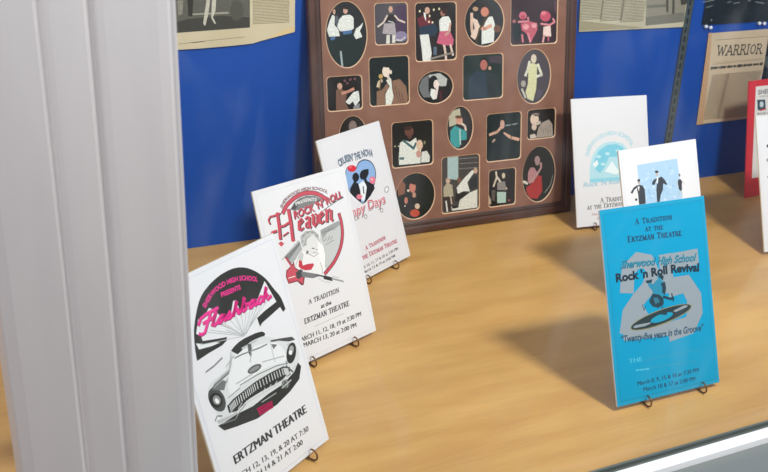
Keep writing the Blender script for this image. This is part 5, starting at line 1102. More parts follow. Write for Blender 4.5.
["p","#bcd7ec",[[69.14,170.61],[68.13,170.7],[66.92,171.5],[65.97,172.7],[65.64,173.85],[66.06,174.51],[67.06,174.42],[68.27,173.62],[69.22,172.41],[69.55,171.26]]],
["p","#bcd7ec",[[87.85,130.98],[86.23,131.27],[84.85,132.44],[84.22,134.05],[84.59,135.47],[85.82,136.18],[87.43,135.89],[88.82,134.72],[89.45,133.11],[89.08,131.68]]],
["p","#9cc1e0",[[76.03,155.28],[74.23,155.19],[72.53,155.98],[71.57,157.34],[71.72,158.75],[72.91,159.69],[74.71,159.78],[76.41,159],[77.38,157.64],[77.23,156.22]]],
["p","#bcd7ec",[[41.71,156.02],[39.87,156.03],[37.84,157.16],[36.4,159],[36.1,160.82],[37.04,161.95],[38.88,161.95],[40.91,160.82],[42.35,158.99],[42.66,157.15]]],
["p","#9cc1e0",[[49.41,150.85],[49.53,152.13],[50.57,153.02],[52.15,153.19],[53.66,152.57],[54.52,151.39],[54.41,150.11],[53.36,149.22],[51.78,149.05],[50.28,149.68]]],
["p","#c6ddee",[[58.39,164.06],[57.5,165.15],[57.62,166.42],[58.7,167.39],[60.33,167.68],[61.89,167.18],[62.79,166.09],[62.67,164.81],[61.59,163.85],[59.96,163.56]]],
["p","#c6ddee",[[38.84,132.28],[38.24,133.27],[38.53,134.34],[39.6,135.09],[41.05,135.23],[42.31,134.7],[42.92,133.71],[42.63,132.63],[41.56,131.88],[40.11,131.75]]],
["p","#9cc1e0",[[102.49,161.4],[101.7,160.58],[99.95,160.28],[97.91,160.61],[96.37,161.45],[95.9,162.46],[96.69,163.28],[98.44,163.58],[100.47,163.25],[102.02,162.42]]],
["p","#bcd7ec",[[65.02,155.93],[63.92,155.37],[62.31,155.48],[60.79,156.23],[59.95,157.31],[60.11,158.33],[61.2,158.89],[62.82,158.78],[64.34,158.04],[65.18,156.95]]],
["p","#9cc1e0",[[75.51,170.09],[75.22,171.03],[76.01,172.32],[77.57,173.49],[79.31,174.07],[80.56,173.86],[80.85,172.92],[80.07,171.63],[78.5,170.46],[76.76,169.88]]],
["p","#bcd7ec",[[89.21,188.7],[88.26,189.2],[87.13,190.76],[86.25,192.79],[85.95,194.5],[86.35,195.25],[87.3,194.76],[88.43,193.2],[89.31,191.17],[89.61,189.45]]],
["p","#c6ddee",[[78.99,172.5],[77.81,172.54],[76.6,173.26],[75.81,174.39],[75.75,175.5],[76.44,176.16],[77.61,176.13],[78.83,175.41],[79.62,174.28],[79.68,173.17]]],
["p","#9cc1e0",[[55.84,155.33],[56.15,156.1],[57.68,157.02],[59.85,157.75],[61.85,158],[62.89,157.68],[62.59,156.92],[61.06,155.99],[58.88,155.27],[56.89,155.01]]],
["p","#bcd7ec",[[99.04,143.76],[99.02,144.55],[99.9,145.35],[101.35,145.86],[102.81,145.89],[103.73,145.42],[103.74,144.63],[102.86,143.82],[101.41,143.31],[99.95,143.29]]],
["p","#9cc1e0",[[50.36,182.9],[49.93,183.62],[50.21,184.98],[51.09,186.44],[52.24,187.46],[53.22,187.64],[53.66,186.92],[53.38,185.56],[52.49,184.1],[51.34,183.08]]],
["p","#bcd7ec",[[102.32,143.91],[100.91,143.31],[99.08,143.52],[97.54,144.45],[96.86,145.75],[97.32,146.92],[98.72,147.52],[100.55,147.32],[102.1,146.39],[102.77,145.08]]],
["p","#c6ddee",[[59.75,151.88],[58.82,151.54],[57.22,151.79],[55.56,152.55],[54.47,153.51],[54.37,154.32],[55.29,154.66],[56.9,154.41],[58.56,153.65],[59.65,152.69]]],
["p","#c6ddee",[[69.82,181.76],[69.72,182.55],[70.42,183.31],[71.65,183.75],[72.93,183.7],[73.78,183.18],[73.88,182.39],[73.18,181.63],[71.95,181.19],[70.67,181.24]]],
["p","#9cc1e0",[[77.49,136.92],[76.49,137.61],[76.06,139],[76.39,140.55],[77.33,141.69],[78.54,141.96],[79.55,141.27],[79.98,139.88],[79.65,138.33],[78.7,137.19]]],
["p","#c6ddee",[[93.62,158.66],[92.4,159],[91.43,160.06],[91.08,161.42],[91.48,162.58],[92.48,163.09],[93.7,162.76],[94.67,161.7],[95.02,160.33],[94.62,159.17]]],
["p","#bcd7ec",[[98.02,179.32],[96.91,180.31],[96.79,181.69],[97.69,182.92],[99.28,183.54],[100.95,183.31],[102.06,182.32],[102.19,180.94],[101.28,179.7],[99.69,179.09]]],
["p","#c6ddee",[[66.98,157.09],[66.81,158.22],[67.54,159.14],[68.88,159.5],[70.34,159.16],[71.34,158.24],[71.51,157.11],[70.79,156.19],[69.44,155.83],[67.99,156.18]]],
["p","#9cc1e0",[[76.71,158.31],[76.77,159.59],[78.01,160.62],[79.96,161],[81.87,160.6],[83.01,159.56],[82.95,158.28],[81.7,157.25],[79.75,156.87],[77.84,157.27]]],
["p","#bcd7ec",[[88.93,125.56],[89.55,126.17],[91.49,126.67],[94.01,126.87],[96.15,126.69],[97.09,126.2],[96.47,125.59],[94.52,125.09],[91.99,124.89],[89.86,125.07]]],
["p","#9cc1e0",[[78.87,129.37],[78.91,130.08],[79.94,131.08],[81.57,131.98],[83.16,132.45],[84.12,132.3],[84.08,131.58],[83.05,130.58],[81.42,129.68],[79.83,129.21]]],
["p","#c6ddee",[[47.97,177.92],[47.33,177.15],[46.28,176.84],[45.23,177.12],[44.57,177.87],[44.56,178.81],[45.2,179.59],[46.25,179.9],[47.3,179.62],[47.96,178.87]]],
["p","#bcd7ec",[[99.27,182.4],[97.68,182.87],[96.72,183.87],[96.76,185.02],[97.77,185.87],[99.37,186.11],[100.96,185.64],[101.92,184.64],[101.88,183.49],[100.87,182.64]]],
["p","#bcd7ec",[[90.32,168.44],[89.23,167.58],[87.83,167.37],[86.66,167.88],[86.17,168.92],[86.53,170.1],[87.62,170.96],[89.01,171.17],[90.19,170.66],[90.69,169.62]]],
["p","#bcd7ec",[[49.16,176.95],[48.93,177.71],[49.54,179.17],[50.74,180.75],[52.09,181.86],[53.06,182.07],[53.28,181.3],[52.68,179.85],[51.47,178.26],[50.13,177.15]]],
["p","#9cc1e0",[[95.91,187.21],[94.66,187.79],[94.04,188.82],[94.28,189.94],[95.29,190.7],[96.68,190.81],[97.93,190.24],[98.56,189.2],[98.32,188.09],[97.31,187.33]]],
["p","#bcd7ec",[[42.03,176.9],[40.92,176.06],[38.69,175.91],[36.21,176.52],[34.43,177.64],[34,178.86],[35.11,179.71],[37.33,179.86],[39.81,179.25],[41.61,178.12]]],
["p","#bcd7ec",[[37.28,164.07],[36.61,164.76],[36.36,166.36],[36.62,168.25],[37.3,169.72],[38.13,170.2],[38.79,169.51],[39.05,167.91],[38.78,166.02],[38.11,164.55]]],
["p","#9cc1e0",[[57.49,174.16],[56.3,174.19],[55.02,174.94],[54.15,176.12],[54.02,177.3],[54.68,178],[55.87,177.98],[57.15,177.23],[58.02,176.04],[58.15,174.87]]],
["p","#9cc1e0",[[50.21,129.81],[49.6,130.72],[49.78,131.67],[50.68,132.29],[51.95,132.35],[53.11,131.82],[53.72,130.91],[53.54,129.97],[52.64,129.34],[51.37,129.29]]],
["p","#bcd7ec",[[61.43,190.1],[60.66,190.83],[60.56,191.7],[61.17,192.38],[62.26,192.62],[63.42,192.32],[64.2,191.6],[64.3,190.73],[63.68,190.04],[62.59,189.8]]],
["p","#bcd7ec",[[72.3,149.45],[71.02,149.77],[69.82,150.96],[69.16,152.56],[69.28,153.97],[70.15,154.65],[71.43,154.33],[72.63,153.15],[73.3,151.54],[73.17,150.13]]],
["p","#9cc1e0",[[72.46,147.15],[71.44,146.5],[69.11,146.41],[66.36,146.91],[64.24,147.82],[63.56,148.78],[64.57,149.43],[66.9,149.52],[69.65,149.02],[71.77,148.11]]],
["p","#c6ddee",[[49.98,178.5],[48.84,178.72],[48.03,179.41],[47.87,180.3],[48.41,181.05],[49.45,181.38],[50.59,181.15],[51.4,180.46],[51.56,179.57],[51.02,178.82]]],
["p","#9cc1e0",[[90.17,127.32],[90.61,128.39],[92.58,129.32],[95.3,129.77],[97.76,129.55],[99.01,128.76],[98.56,127.69],[96.59,126.75],[93.86,126.31],[91.4,126.53]]],
["p","#c6ddee",[[39.22,151.21],[38.98,152.5],[39.99,153.76],[41.88,154.51],[43.92,154.47],[45.33,153.65],[45.57,152.36],[44.55,151.1],[42.66,150.35],[40.62,150.39]]],
["p","#c6ddee",[[77.59,142.57],[76.94,143.75],[77.42,145.08],[78.85,146.07],[80.69,146.33],[82.22,145.76],[82.87,144.58],[82.39,143.25],[80.95,142.26],[79.12,142]]],
["p","#9cc1e0",[[69.24,179.29],[68.61,178.9],[67.56,178.91],[66.5,179.31],[65.84,179.96],[65.82,180.59],[66.45,180.98],[67.49,180.97],[68.55,180.57],[69.22,179.93]]],
["p","#bcd7ec",[[99.19,179.59],[98.4,178.56],[96.86,178.11],[95.16,178.43],[93.96,179.39],[93.71,180.62],[94.51,181.65],[96.04,182.1],[97.74,181.78],[98.94,180.82]]],
["p","#c6ddee",[[38.34,165.14],[38.43,166.27],[39.93,167.52],[42.27,168.42],[44.57,168.62],[45.94,168.05],[45.85,166.93],[44.34,165.67],[42,164.77],[39.7,164.57]]],
["p","#c6ddee",[[35.52,145.78],[34.81,146.46],[34.7,147.74],[35.22,149.15],[36.18,150.13],[37.22,150.33],[37.93,149.65],[38.05,148.36],[37.52,146.96],[36.56,145.97]]],
["p","#c6ddee",[[38.63,161.22],[38.55,162.22],[39.41,163.11],[40.87,163.54],[42.39,163.35],[43.38,162.61],[43.45,161.6],[42.59,160.71],[41.13,160.29],[39.61,160.48]]],
["p","#bcd7ec",[[49.09,185.73],[49.55,186.77],[50.98,187.42],[52.83,187.43],[54.41,186.8],[55.1,185.77],[54.65,184.73],[53.21,184.08],[51.35,184.07],[49.78,184.7]]],
["p","#9cc1e0",[[52.34,154.91],[50.58,155.12],[49.12,156.18],[48.52,157.69],[49.01,159.07],[50.41,159.79],[52.17,159.58],[53.63,158.52],[54.23,157.01],[53.74,155.63]]],
["p","#3a4048",[[29.16,170.88],[32.24,172.61],[39.15,170.61],[42.71,164.75],[42.64,152.92],[41.28,140.18],[41.66,122.83],[28.79,123.7],[29.13,144.09],[29.07,159.12],[27.92,165.7]]],
["s","#3a4048",3.45,[[29.16,170.88],[22.53,168.14],[17.31,162.88]]],
["p","#b9a9a0",[[34.95,175.88],[34.78,175.19],[34.47,174.56],[34.04,174.04],[33.52,173.66],[32.94,173.46],[32.35,173.45],[31.77,173.62],[31.27,173.96],[30.86,174.46],[30.57,175.07],[30.44,175.76],[30.45,176.48],[30.62,177.18],[30.93,177.81],[31.36,178.33],[31.88,178.7],[32.46,178.9],[33.05,178.92],[33.62,178.75],[34.13,178.4],[34.54,177.91],[34.82,177.29],[34.96,176.6]]],
["p","#3a4048",[[35.84,178.34],[35.68,177.86],[35.34,177.44],[34.84,177.11],[34.22,176.88],[33.52,176.78],[32.78,176.81],[32.06,176.98],[31.41,177.25],[30.86,177.63],[30.47,178.08],[30.25,178.58],[30.21,179.08],[30.37,179.55],[30.71,179.97],[31.21,180.31],[31.83,180.53],[32.53,180.63],[33.27,180.6],[33.99,180.44],[34.64,180.16],[35.19,179.79],[35.58,179.33],[35.81,178.84]]],
["p","#3a4048",[[26.68,151.74],[26.54,151.26],[26.26,150.83],[25.85,150.49],[25.35,150.26],[24.78,150.14],[24.2,150.16],[23.62,150.31],[23.11,150.57],[22.68,150.94],[22.38,151.38],[22.21,151.87],[22.2,152.37],[22.34,152.85],[22.62,153.28],[23.03,153.62],[23.53,153.85],[24.1,153.96],[24.69,153.95],[25.26,153.8],[25.77,153.54],[26.2,153.17],[26.5,152.73],[26.67,152.24]]],
["p","#eef0f2",[[29.58,169.75],[33.37,170.31],[31.01,163.13]]],
["p","#3a4048",[[71.09,177.17],[77.15,178.55],[81.98,174.66],[87.39,165.88],[85.18,164.86],[79.7,168.43],[77.6,158.91],[72.58,151.98],[69.83,144.31],[68.93,118.7],[60.26,120.01],[64.35,145.09],[64.87,160.65],[67.38,171.15]]],
["p","#3a4048",[[70.57,177.67],[62.17,176.17],[57.56,172.02],[58.27,168.47],[62.94,168.5],[65.59,173.12]]],
["p","#c4b2a8",[[71.56,183.17],[71.38,182.41],[71.02,181.73],[70.53,181.16],[69.93,180.76],[69.27,180.54],[68.58,180.52],[67.92,180.71],[67.34,181.09],[66.86,181.63],[66.53,182.3],[66.36,183.06],[66.37,183.84],[66.56,184.6],[66.91,185.28],[67.4,185.85],[68,186.25],[68.66,186.47],[69.35,186.49],[70,186.3],[70.59,185.92],[71.07,185.38],[71.41,184.71],[71.57,183.96]]],
["p","#3a4048",[[72.23,186.12],[72.05,185.64],[71.65,185.22],[71.04,184.89],[70.29,184.68],[69.43,184.59],[68.52,184.64],[67.64,184.82],[66.83,185.12],[66.15,185.52],[65.65,185.98],[65.37,186.49],[65.31,187],[65.49,187.48],[65.9,187.9],[66.5,188.22],[67.25,188.44],[68.11,188.52],[69.01,188.47],[69.9,188.3],[70.71,188],[71.39,187.6],[71.89,187.14],[72.18,186.63]]],
["p","#eef0f2",[[67.79,178.9],[71.36,179.3],[68.84,168.79],[67.33,170.73]]],
["p","#3a4048",[[108.82,169.39],[114.36,170.2],[117.51,166.27],[116,159.19],[115.92,153.68],[112.12,152.43],[109.5,155.66],[108.67,163.47]]],
["p","#6b6a68",[[115.07,175.84],[114.94,175.28],[114.7,174.78],[114.36,174.37],[113.94,174.08],[113.48,173.92],[113.01,173.9],[112.56,174.04],[112.16,174.31],[111.83,174.7],[111.6,175.18],[111.49,175.73],[111.5,176.3],[111.63,176.85],[111.88,177.35],[112.22,177.76],[112.63,178.05],[113.09,178.21],[113.56,178.23],[114.01,178.1],[114.42,177.82],[114.74,177.43],[114.97,176.95],[115.08,176.4]]],
["s","#c9c2bc",1.03,[[109.65,168.84],[105.11,163.95],[109.31,158.99]]],
["s","#aeb4b2",1.03,[[109.82,153.41],[108.26,145.91]]],
["s","#aeb4b2",1.04,[[113.99,152.84],[115.72,144.87]]],
["s","#c9c2bc",1.04,[[117.56,166.7],[122.4,161.64]]]]},"rw":{"fit":[2.0938,1.6324,0,0.3408,0.255,0.375],"art":[["p","#3c4244",[[18.17,174.62],[27.64,180.37],[47.68,176.9],[53.46,164.7],[30.68,163.52]]],
["p","#8a8f90",[[16.16,151.66],[25.64,157.37],[45.68,153.77],[51.47,141.51],[28.68,140.46]]],
["p","#2f4248",[[15.95,123.5],[25.44,129.15],[45.52,125.39],[51.31,113.05],[28.48,112.17]]]]},"red":{"fit":[2.394,2.0171,0.1122,0.1889,0.255,0.375],"art":[["p","#e9e6de",[[19.48,213.54],[118.46,211.72],[108.55,32.66],[17.99,37.05]]],
["t","#55565a","SHERWOOD",8.24,0,0.02,[[26.6,197.87],[119.62,196.21]]],
["t","#8a8a8a","PRESENTS",2.47,0,0,[[30.68,192.06],[113.54,190.2]]],
["p","#3d5560",[[24.72,188.01],[48.23,186.31],[51.73,166.04],[27.46,168.16]]],
["p","#cfdcdd",[[44.08,177.4],[43.98,175.94],[43.5,174.62],[42.67,173.53],[41.55,172.74],[40.22,172.31],[38.76,172.26],[37.28,172.61],[35.88,173.32],[34.65,174.34],[33.68,175.62],[33.03,177.05],[32.75,178.54],[32.85,180],[33.33,181.31],[34.16,182.4],[35.27,183.19],[36.6,183.62],[38.05,183.67],[39.53,183.33],[40.93,182.62],[42.17,181.6],[43.14,180.33],[43.8,178.9]]],
["p","#c7424a",[[32.17,167.67],[51.46,170.14],[50.43,166.59],[33.86,165.47]]],
["t","#55565a","ROCK AND ROLL",4.14,0,0.01,[[26.46,158.95],[103.05,155.53]]]]}},"open":[["e",[62.53,333.12],34.1,49.9,"oval photo of singers in white shirts","#26292c",[["p","#1d2a2a",[[30.53,326.75],[45.06,327.99],[55.67,333.19],[74.66,336.17],[89.11,324.12],[85.82,287.73],[47.61,286.02],[33.56,300.15]]],
["p","#dfe2dc",[[40.28,363.75],[44.32,361.75],[43.39,348.72],[49.72,340.97],[51.44,331.48],[33.81,331.3],[30.75,341.74],[34.7,352.78]]],
["p","#dfe2dc",[[50.3,355.94],[57.8,362.22],[69.3,363.14],[75.43,358.8],[75.28,341.83],[70.56,339.18],[52.75,338.59],[47.79,344.8]]],
["p","#dfe2dc",[[91.01,350.69],[89.77,345.05],[85.29,337.63],[89.26,328.89],[78.53,325.55],[74.96,332.36],[79.07,341.68],[86.62,346.12]]],
["p","#c9a08c",[[65.97,369.42],[65.79,368.07],[65.37,366.82],[64.74,365.76],[63.93,364.96],[63.01,364.46],[62.03,364.32],[61.07,364.53],[60.19,365.08],[59.45,365.94],[58.89,367.04],[58.57,368.31],[58.49,369.66],[58.67,371],[59.08,372.25],[59.72,373.31],[60.52,374.11],[61.44,374.61],[62.41,374.75],[63.38,374.55],[64.26,374],[65,373.15],[65.56,372.05],[65.89,370.78]]],
["p","#2a2220",[[67.16,373.68],[67,373.01],[66.56,372.39],[65.88,371.87],[65,371.48],[63.99,371.25],[62.91,371.2],[61.84,371.32],[60.84,371.61],[60,372.05],[59.36,372.61],[58.97,373.25],[58.85,373.93],[59.02,374.6],[59.46,375.22],[60.14,375.73],[61.01,376.12],[62.02,376.35],[63.1,376.41],[64.17,376.29],[65.16,376],[66.01,375.56],[66.65,375],[67.05,374.36]]],
["p","#c9a08c",[[45.61,368.21],[45.5,367.16],[45.25,366.18],[44.89,365.35],[44.44,364.71],[43.93,364.32],[43.39,364.2],[42.86,364.36],[42.38,364.78],[41.98,365.44],[41.69,366.3],[41.52,367.29],[41.5,368.35],[41.61,369.4],[41.85,370.38],[42.21,371.21],[42.66,371.84],[43.18,372.24],[43.71,372.36],[44.24,372.2],[44.72,371.78],[45.12,371.12],[45.41,370.26],[45.58,369.27]]],
["p","#5a6068",[[44.66,359.87],[48.52,363.47],[51.33,355.9],[47.87,346.67],[44.91,350.53]]],
["p","#4a6f9c",[[55.87,338.46],[72.27,340.06],[71.46,334.79],[57.76,333.1]]],
["p","#4a6f9c",[[35.2,329.93],[44.14,330.86],[43.34,326.56],[36.67,325.54]]],
["p","#9fb0b0",[[50.57,308.78],[53.71,308.63],[55.58,285.57],[52.22,285.76]]]]],
["r",[139.43,346.97],28.2,31.4,"photo of a dancer with arms held out","#4c4a50",[["p","#4a3a52",[[146.47,373.53],[166.23,374.86],[166.54,330.41],[145.64,335.16]]],
["p","#8a7f9c",[[167.58,326.46],[167.17,324.46],[166.02,322.63],[164.23,321.09],[161.9,319.95],[159.21,319.29],[156.34,319.16],[153.49,319.55],[150.84,320.45],[148.58,321.79],[146.87,323.48],[145.81,325.39],[145.48,327.42],[145.9,329.41],[147.03,331.23],[148.81,332.76],[151.12,333.89],[153.79,334.56],[156.65,334.71],[159.5,334.32],[162.15,333.44],[164.43,332.11],[166.16,330.42],[167.24,328.5]]],
["p","#a9a2a6",[[127.38,347.42],[145.91,347.69],[148.16,329.24],[123.75,332.21]]],
["p","#2a2226",[[133.13,360.6],[146.2,361.12],[147.67,347.62],[130.68,349.21]]],
["p","#c9a08c",[[142.88,368.87],[142.73,367.59],[142.33,366.41],[141.72,365.4],[140.94,364.64],[140.03,364.17],[139.07,364.03],[138.12,364.23],[137.24,364.76],[136.49,365.57],[135.93,366.61],[135.59,367.82],[135.5,369.11],[135.65,370.38],[136.05,371.56],[136.66,372.57],[137.44,373.33],[138.34,373.8],[139.3,373.94],[140.25,373.74],[141.13,373.22],[141.88,372.41],[142.44,371.37],[142.78,370.16]]],
["s","#d8c8bc",2.65,[[133.1,359.65],[126.35,349.38],[116.46,343.06]]],
["s","#d8c8bc",2.68,[[146.16,359.2],[152.59,352.25],[163.53,347.99]]],
["p","#d8d4cc",[[131.31,329.96],[136.76,329.73],[136.45,316.18],[129.89,316.48]]],
["p","#d8d4cc",[[141.13,329.54],[146.62,329.31],[145.91,316.71],[140.42,316.97]]],
["s","#c9c4c8",2.5,[[147.55,321.5],[156.36,320.13],[163.1,324.71]]],
["s","#dfe2dc",1.23,[[135.07,350.97],[143.75,348.73]]]]],
["r",[219.09,331.35],36.9,45.5,"photo of a couple dancing, the girl in a pink skirt","#241f20",[["p","#c9a08c",[[208.49,364.87],[208.33,363.46],[207.86,362.16],[207.13,361.06],[206.18,360.22],[205.09,359.72],[203.92,359.57],[202.75,359.79],[201.67,360.37],[200.75,361.27],[200.05,362.42],[199.61,363.75],[199.48,365.16],[199.65,366.56],[200.11,367.85],[200.84,368.95],[201.78,369.79],[202.87,370.3],[204.04,370.45],[205.21,370.23],[206.29,369.65],[207.21,368.76],[207.92,367.61],[208.35,366.28]]],
["p","#6a2832",[[185.86,353],[197.15,358.44],[206.12,354.23],[215.11,346.08],[210.49,338.4],[189.04,340.22]]],
["p","#27384a",[[189.04,340.22],[217.37,344.03],[224.17,335.89],[217.2,324.32],[189.99,327.46]]],
["p","#dfe2dc",[[189.99,327.46],[205.83,327.77],[211.24,298.78],[208.79,282.91],[195.08,283.67],[193.09,305.64]]],
["p","#dfe2dc",[[197.19,362.32],[201.23,361.22],[201.54,348.54],[198.22,354.51]]],
["p","#dfe2dc",[[225.41,348.65],[231.17,354.34],[242.68,354.92],[247.27,346.86],[246.05,331.04],[226.43,331.84]]],
["p","#a07060",[[236.95,360.04],[236.78,358.77],[236.32,357.6],[235.58,356.61],[234.62,355.86],[233.51,355.41],[232.33,355.28],[231.14,355.49],[230.04,356.02],[229.09,356.83],[228.37,357.87],[227.93,359.07],[227.78,360.34],[227.94,361.6],[228.41,362.77],[229.14,363.76],[230.09,364.5],[231.2,364.96],[232.39,365.09],[233.57,364.88],[234.67,364.36],[235.62,363.55],[236.34,362.51],[236.8,361.31]]],
["p","#3a2220",[[240.87,362.85],[240.69,361.74],[240.18,360.71],[239.37,359.85],[238.32,359.19],[237.1,358.8],[235.79,358.7],[234.48,358.89],[233.27,359.36],[232.23,360.08],[231.43,361],[230.94,362.06],[230.77,363.18],[230.95,364.29],[231.46,365.31],[232.27,366.18],[233.31,366.83],[234.53,367.22],[235.84,367.33],[237.14,367.14],[238.36,366.67],[239.4,365.95],[240.2,365.03],[240.7,363.98]]],
["p","#c4607a",[[226.43,331.45],[244.9,332.08],[252.29,316.8],[250.63,307.85],[233.2,309.28],[220.55,313.26]]],
["s","#c9a08c",3.65,[[246.1,342.95],[242.57,329.19],[236.76,325.46]]],
["s","#e0c8b8",3.9,[[234.35,308.63],[236.61,297.5],[237.72,286.37]]],
["s","#e0c8b8",3.5,[[245.97,309.08],[250.59,292.76]]],
["s","#8a8278",3.05,[[209.99,288.86],[251.77,296.73]]],
["p","#5a6a7a",[[214.76,307.56],[220.5,307.29],[220.39,294.31],[214.64,294.61]]],
["p","#ece0b8",[[192.06,364.43],[192,363.93],[191.84,363.46],[191.58,363.07],[191.25,362.77],[190.87,362.59],[190.47,362.54],[190.06,362.62],[189.69,362.82],[189.37,363.14],[189.12,363.55],[188.97,364.02],[188.93,364.53],[188.99,365.03],[189.15,365.49],[189.41,365.88],[189.73,366.18],[190.11,366.36],[190.52,366.41],[190.92,366.33],[191.3,366.13],[191.62,365.81],[191.86,365.4],[192.01,364.93]]],
["p","#ece0b8",[[217.34,365.95],[217.28,365.45],[217.12,364.98],[216.86,364.59],[216.53,364.29],[216.15,364.11],[215.73,364.05],[215.32,364.13],[214.94,364.34],[214.62,364.66],[214.37,365.07],[214.21,365.55],[214.17,366.05],[214.22,366.55],[214.39,367.02],[214.64,367.41],[214.97,367.71],[215.36,367.9],[215.77,367.95],[216.18,367.87],[216.56,367.66],[216.89,367.34],[217.14,366.93],[217.29,366.46]]],
["p","#ece0b8",[[227.14,366.82],[227.08,366.31],[226.92,365.85],[226.66,365.45],[226.33,365.15],[225.94,364.97],[225.53,364.91],[225.11,364.99],[224.73,365.2],[224.4,365.52],[224.15,365.93],[224,366.41],[223.95,366.91],[224,367.42],[224.17,367.88],[224.42,368.28],[224.76,368.58],[225.14,368.76],[225.56,368.82],[225.97,368.74],[226.35,368.53],[226.68,368.21],[226.93,367.8],[227.09,367.32]]],
["p","#ece0b8",[[209.54,356.45],[209.48,355.95],[209.32,355.49],[209.06,355.09],[208.73,354.79],[208.34,354.61],[207.93,354.56],[207.52,354.64],[207.14,354.85],[206.82,355.17],[206.57,355.58],[206.42,356.06],[206.37,356.56],[206.43,357.07],[206.59,357.53],[206.85,357.93],[207.18,358.22],[207.56,358.41],[207.97,358.46],[208.38,358.38],[208.76,358.17],[209.09,357.85],[209.34,357.44],[209.49,356.96]]],
["p","#ece0b8",[[208.31,347.31],[208.25,346.81],[208.09,346.34],[207.83,345.94],[207.5,345.64],[207.12,345.46],[206.7,345.41],[206.29,345.49],[205.91,345.7],[205.59,346.03],[205.34,346.44],[205.19,346.92],[205.14,347.43],[205.2,347.93],[205.36,348.4],[205.62,348.79],[205.95,349.09],[206.34,349.27],[206.75,349.32],[207.16,349.24],[207.54,349.03],[207.86,348.71],[208.11,348.3],[208.26,347.82]]],
["p","#ece0b8",[[214.89,346.09],[214.83,345.58],[214.66,345.11],[214.41,344.72],[214.08,344.42],[213.69,344.24],[213.28,344.18],[212.87,344.27],[212.48,344.48],[212.16,344.8],[211.91,345.22],[211.75,345.7],[211.7,346.2],[211.76,346.71],[211.93,347.18],[212.18,347.57],[212.52,347.87],[212.9,348.05],[213.31,348.11],[213.73,348.02],[214.11,347.81],[214.43,347.49],[214.68,347.07],[214.84,346.6]]]]],
["e",[309.96,343.76],37,39.4,"oval photo of a guitarist in a white shirt","#24282a",[["p","#2a2220",[[322.74,364.23],[322.36,361.75],[321.18,359.46],[319.29,357.53],[316.81,356.08],[313.93,355.21],[310.83,354.99],[307.73,355.42],[304.84,356.48],[302.37,358.09],[300.46,360.14],[299.26,362.48],[298.84,364.97],[299.23,367.44],[300.41,369.71],[302.28,371.63],[304.73,373.08],[307.6,373.95],[310.68,374.19],[313.77,373.77],[316.67,372.73],[319.16,371.14],[321.09,369.09],[322.31,366.74]]],
["p","#c8806a",[[318.46,359.35],[318.22,357.38],[317.47,355.57],[316.26,354.03],[314.68,352.87],[312.84,352.17],[310.85,351.98],[308.87,352.31],[307.02,353.13],[305.42,354.4],[304.2,356.01],[303.43,357.87],[303.15,359.85],[303.4,361.81],[304.15,363.61],[305.35,365.15],[306.92,366.3],[308.76,367],[310.73,367.2],[312.72,366.88],[314.57,366.07],[316.17,364.81],[317.4,363.2],[318.18,361.33]]],
["p","#dfe2dc",[[315.66,350.4],[325.28,352.08],[330.25,339.78],[328.63,310.31],[305.17,307.31],[305.03,328.62]]],
["s","#d8a088",5.76,[[323.01,337.01],[311,332.42],[294.24,336.11]]],
["s","#d8b8a4",5.25,[[285.86,357.42],[285.93,335.43],[288.35,323.26]]],
["p","#e0c8b8",[[287.06,351.4],[296.56,347.06],[303.81,332.71],[291.95,315.02],[283.6,321.45],[291.87,333.19]]],
["s","#4a3a20",3.54,[[319.22,355.31],[301.41,332.81],[294.36,310.86]]],
["p","#b89478",[[298.13,364.6],[297.96,363.68],[297.44,362.83],[296.62,362.11],[295.54,361.57],[294.28,361.26],[292.93,361.18],[291.59,361.34],[290.33,361.74],[289.25,362.34],[288.42,363.11],[287.9,363.99],[287.72,364.92],[287.89,365.84],[288.41,366.69],[289.23,367.41],[290.3,367.94],[291.56,368.26],[292.9,368.34],[294.25,368.18],[295.51,367.78],[296.59,367.18],[297.42,366.41],[297.95,365.53]]],
["p","#6a4a3a",[[342.52,331.17],[342.29,329.59],[341.58,328.14],[340.43,326.92],[338.93,326.01],[337.17,325.47],[335.28,325.34],[333.38,325.63],[331.61,326.31],[330.09,327.35],[328.92,328.66],[328.17,330.16],[327.91,331.75],[328.14,333.32],[328.85,334.76],[329.99,335.97],[331.49,336.88],[333.24,337.43],[335.13,337.56],[337.02,337.28],[338.79,336.6],[340.32,335.57],[341.5,334.26],[342.25,332.76]]]]],
["r",[407.9,345.94],46.4,42.7,"photo of girls dancing in red light","#35282f",[["p","#16242a",[[365.79,336.39],[379.41,337.92],[384.91,312.92],[372.51,308.3],[366.12,317.88]]],
["p","#c86a7c",[[392.86,350.78],[392.64,349.09],[391.93,347.53],[390.77,346.21],[389.23,345.22],[387.44,344.63],[385.51,344.47],[383.56,344.77],[381.75,345.49],[380.18,346.59],[378.97,347.99],[378.19,349.59],[377.9,351.29],[378.12,352.98],[378.84,354.53],[379.99,355.85],[381.52,356.84],[383.3,357.43],[385.23,357.59],[387.17,357.31],[388.99,356.59],[390.56,355.5],[391.78,354.1],[392.57,352.49]]],
["p","#b04a5c",[[389.43,347.82],[389.31,346.77],[388.94,345.79],[388.32,344.96],[387.5,344.34],[386.55,343.96],[385.52,343.86],[384.48,344.04],[383.51,344.48],[382.67,345.16],[382.02,346.03],[381.6,347.04],[381.44,348.1],[381.56,349.16],[381.94,350.13],[382.55,350.96],[383.36,351.58],[384.32,351.96],[385.35,352.06],[386.38,351.89],[387.35,351.45],[388.19,350.77],[388.85,349.9],[389.27,348.89]]],
["s","#d88a94",3.2,[[376.86,341.1],[396.83,341.39],[395.44,347.61]]],
["p","#c06070",[[381.9,337.83],[399.35,341.3],[414.59,337.63],[414.88,326.2],[402.68,306.92],[393.53,320.85],[383.36,327.47]]],
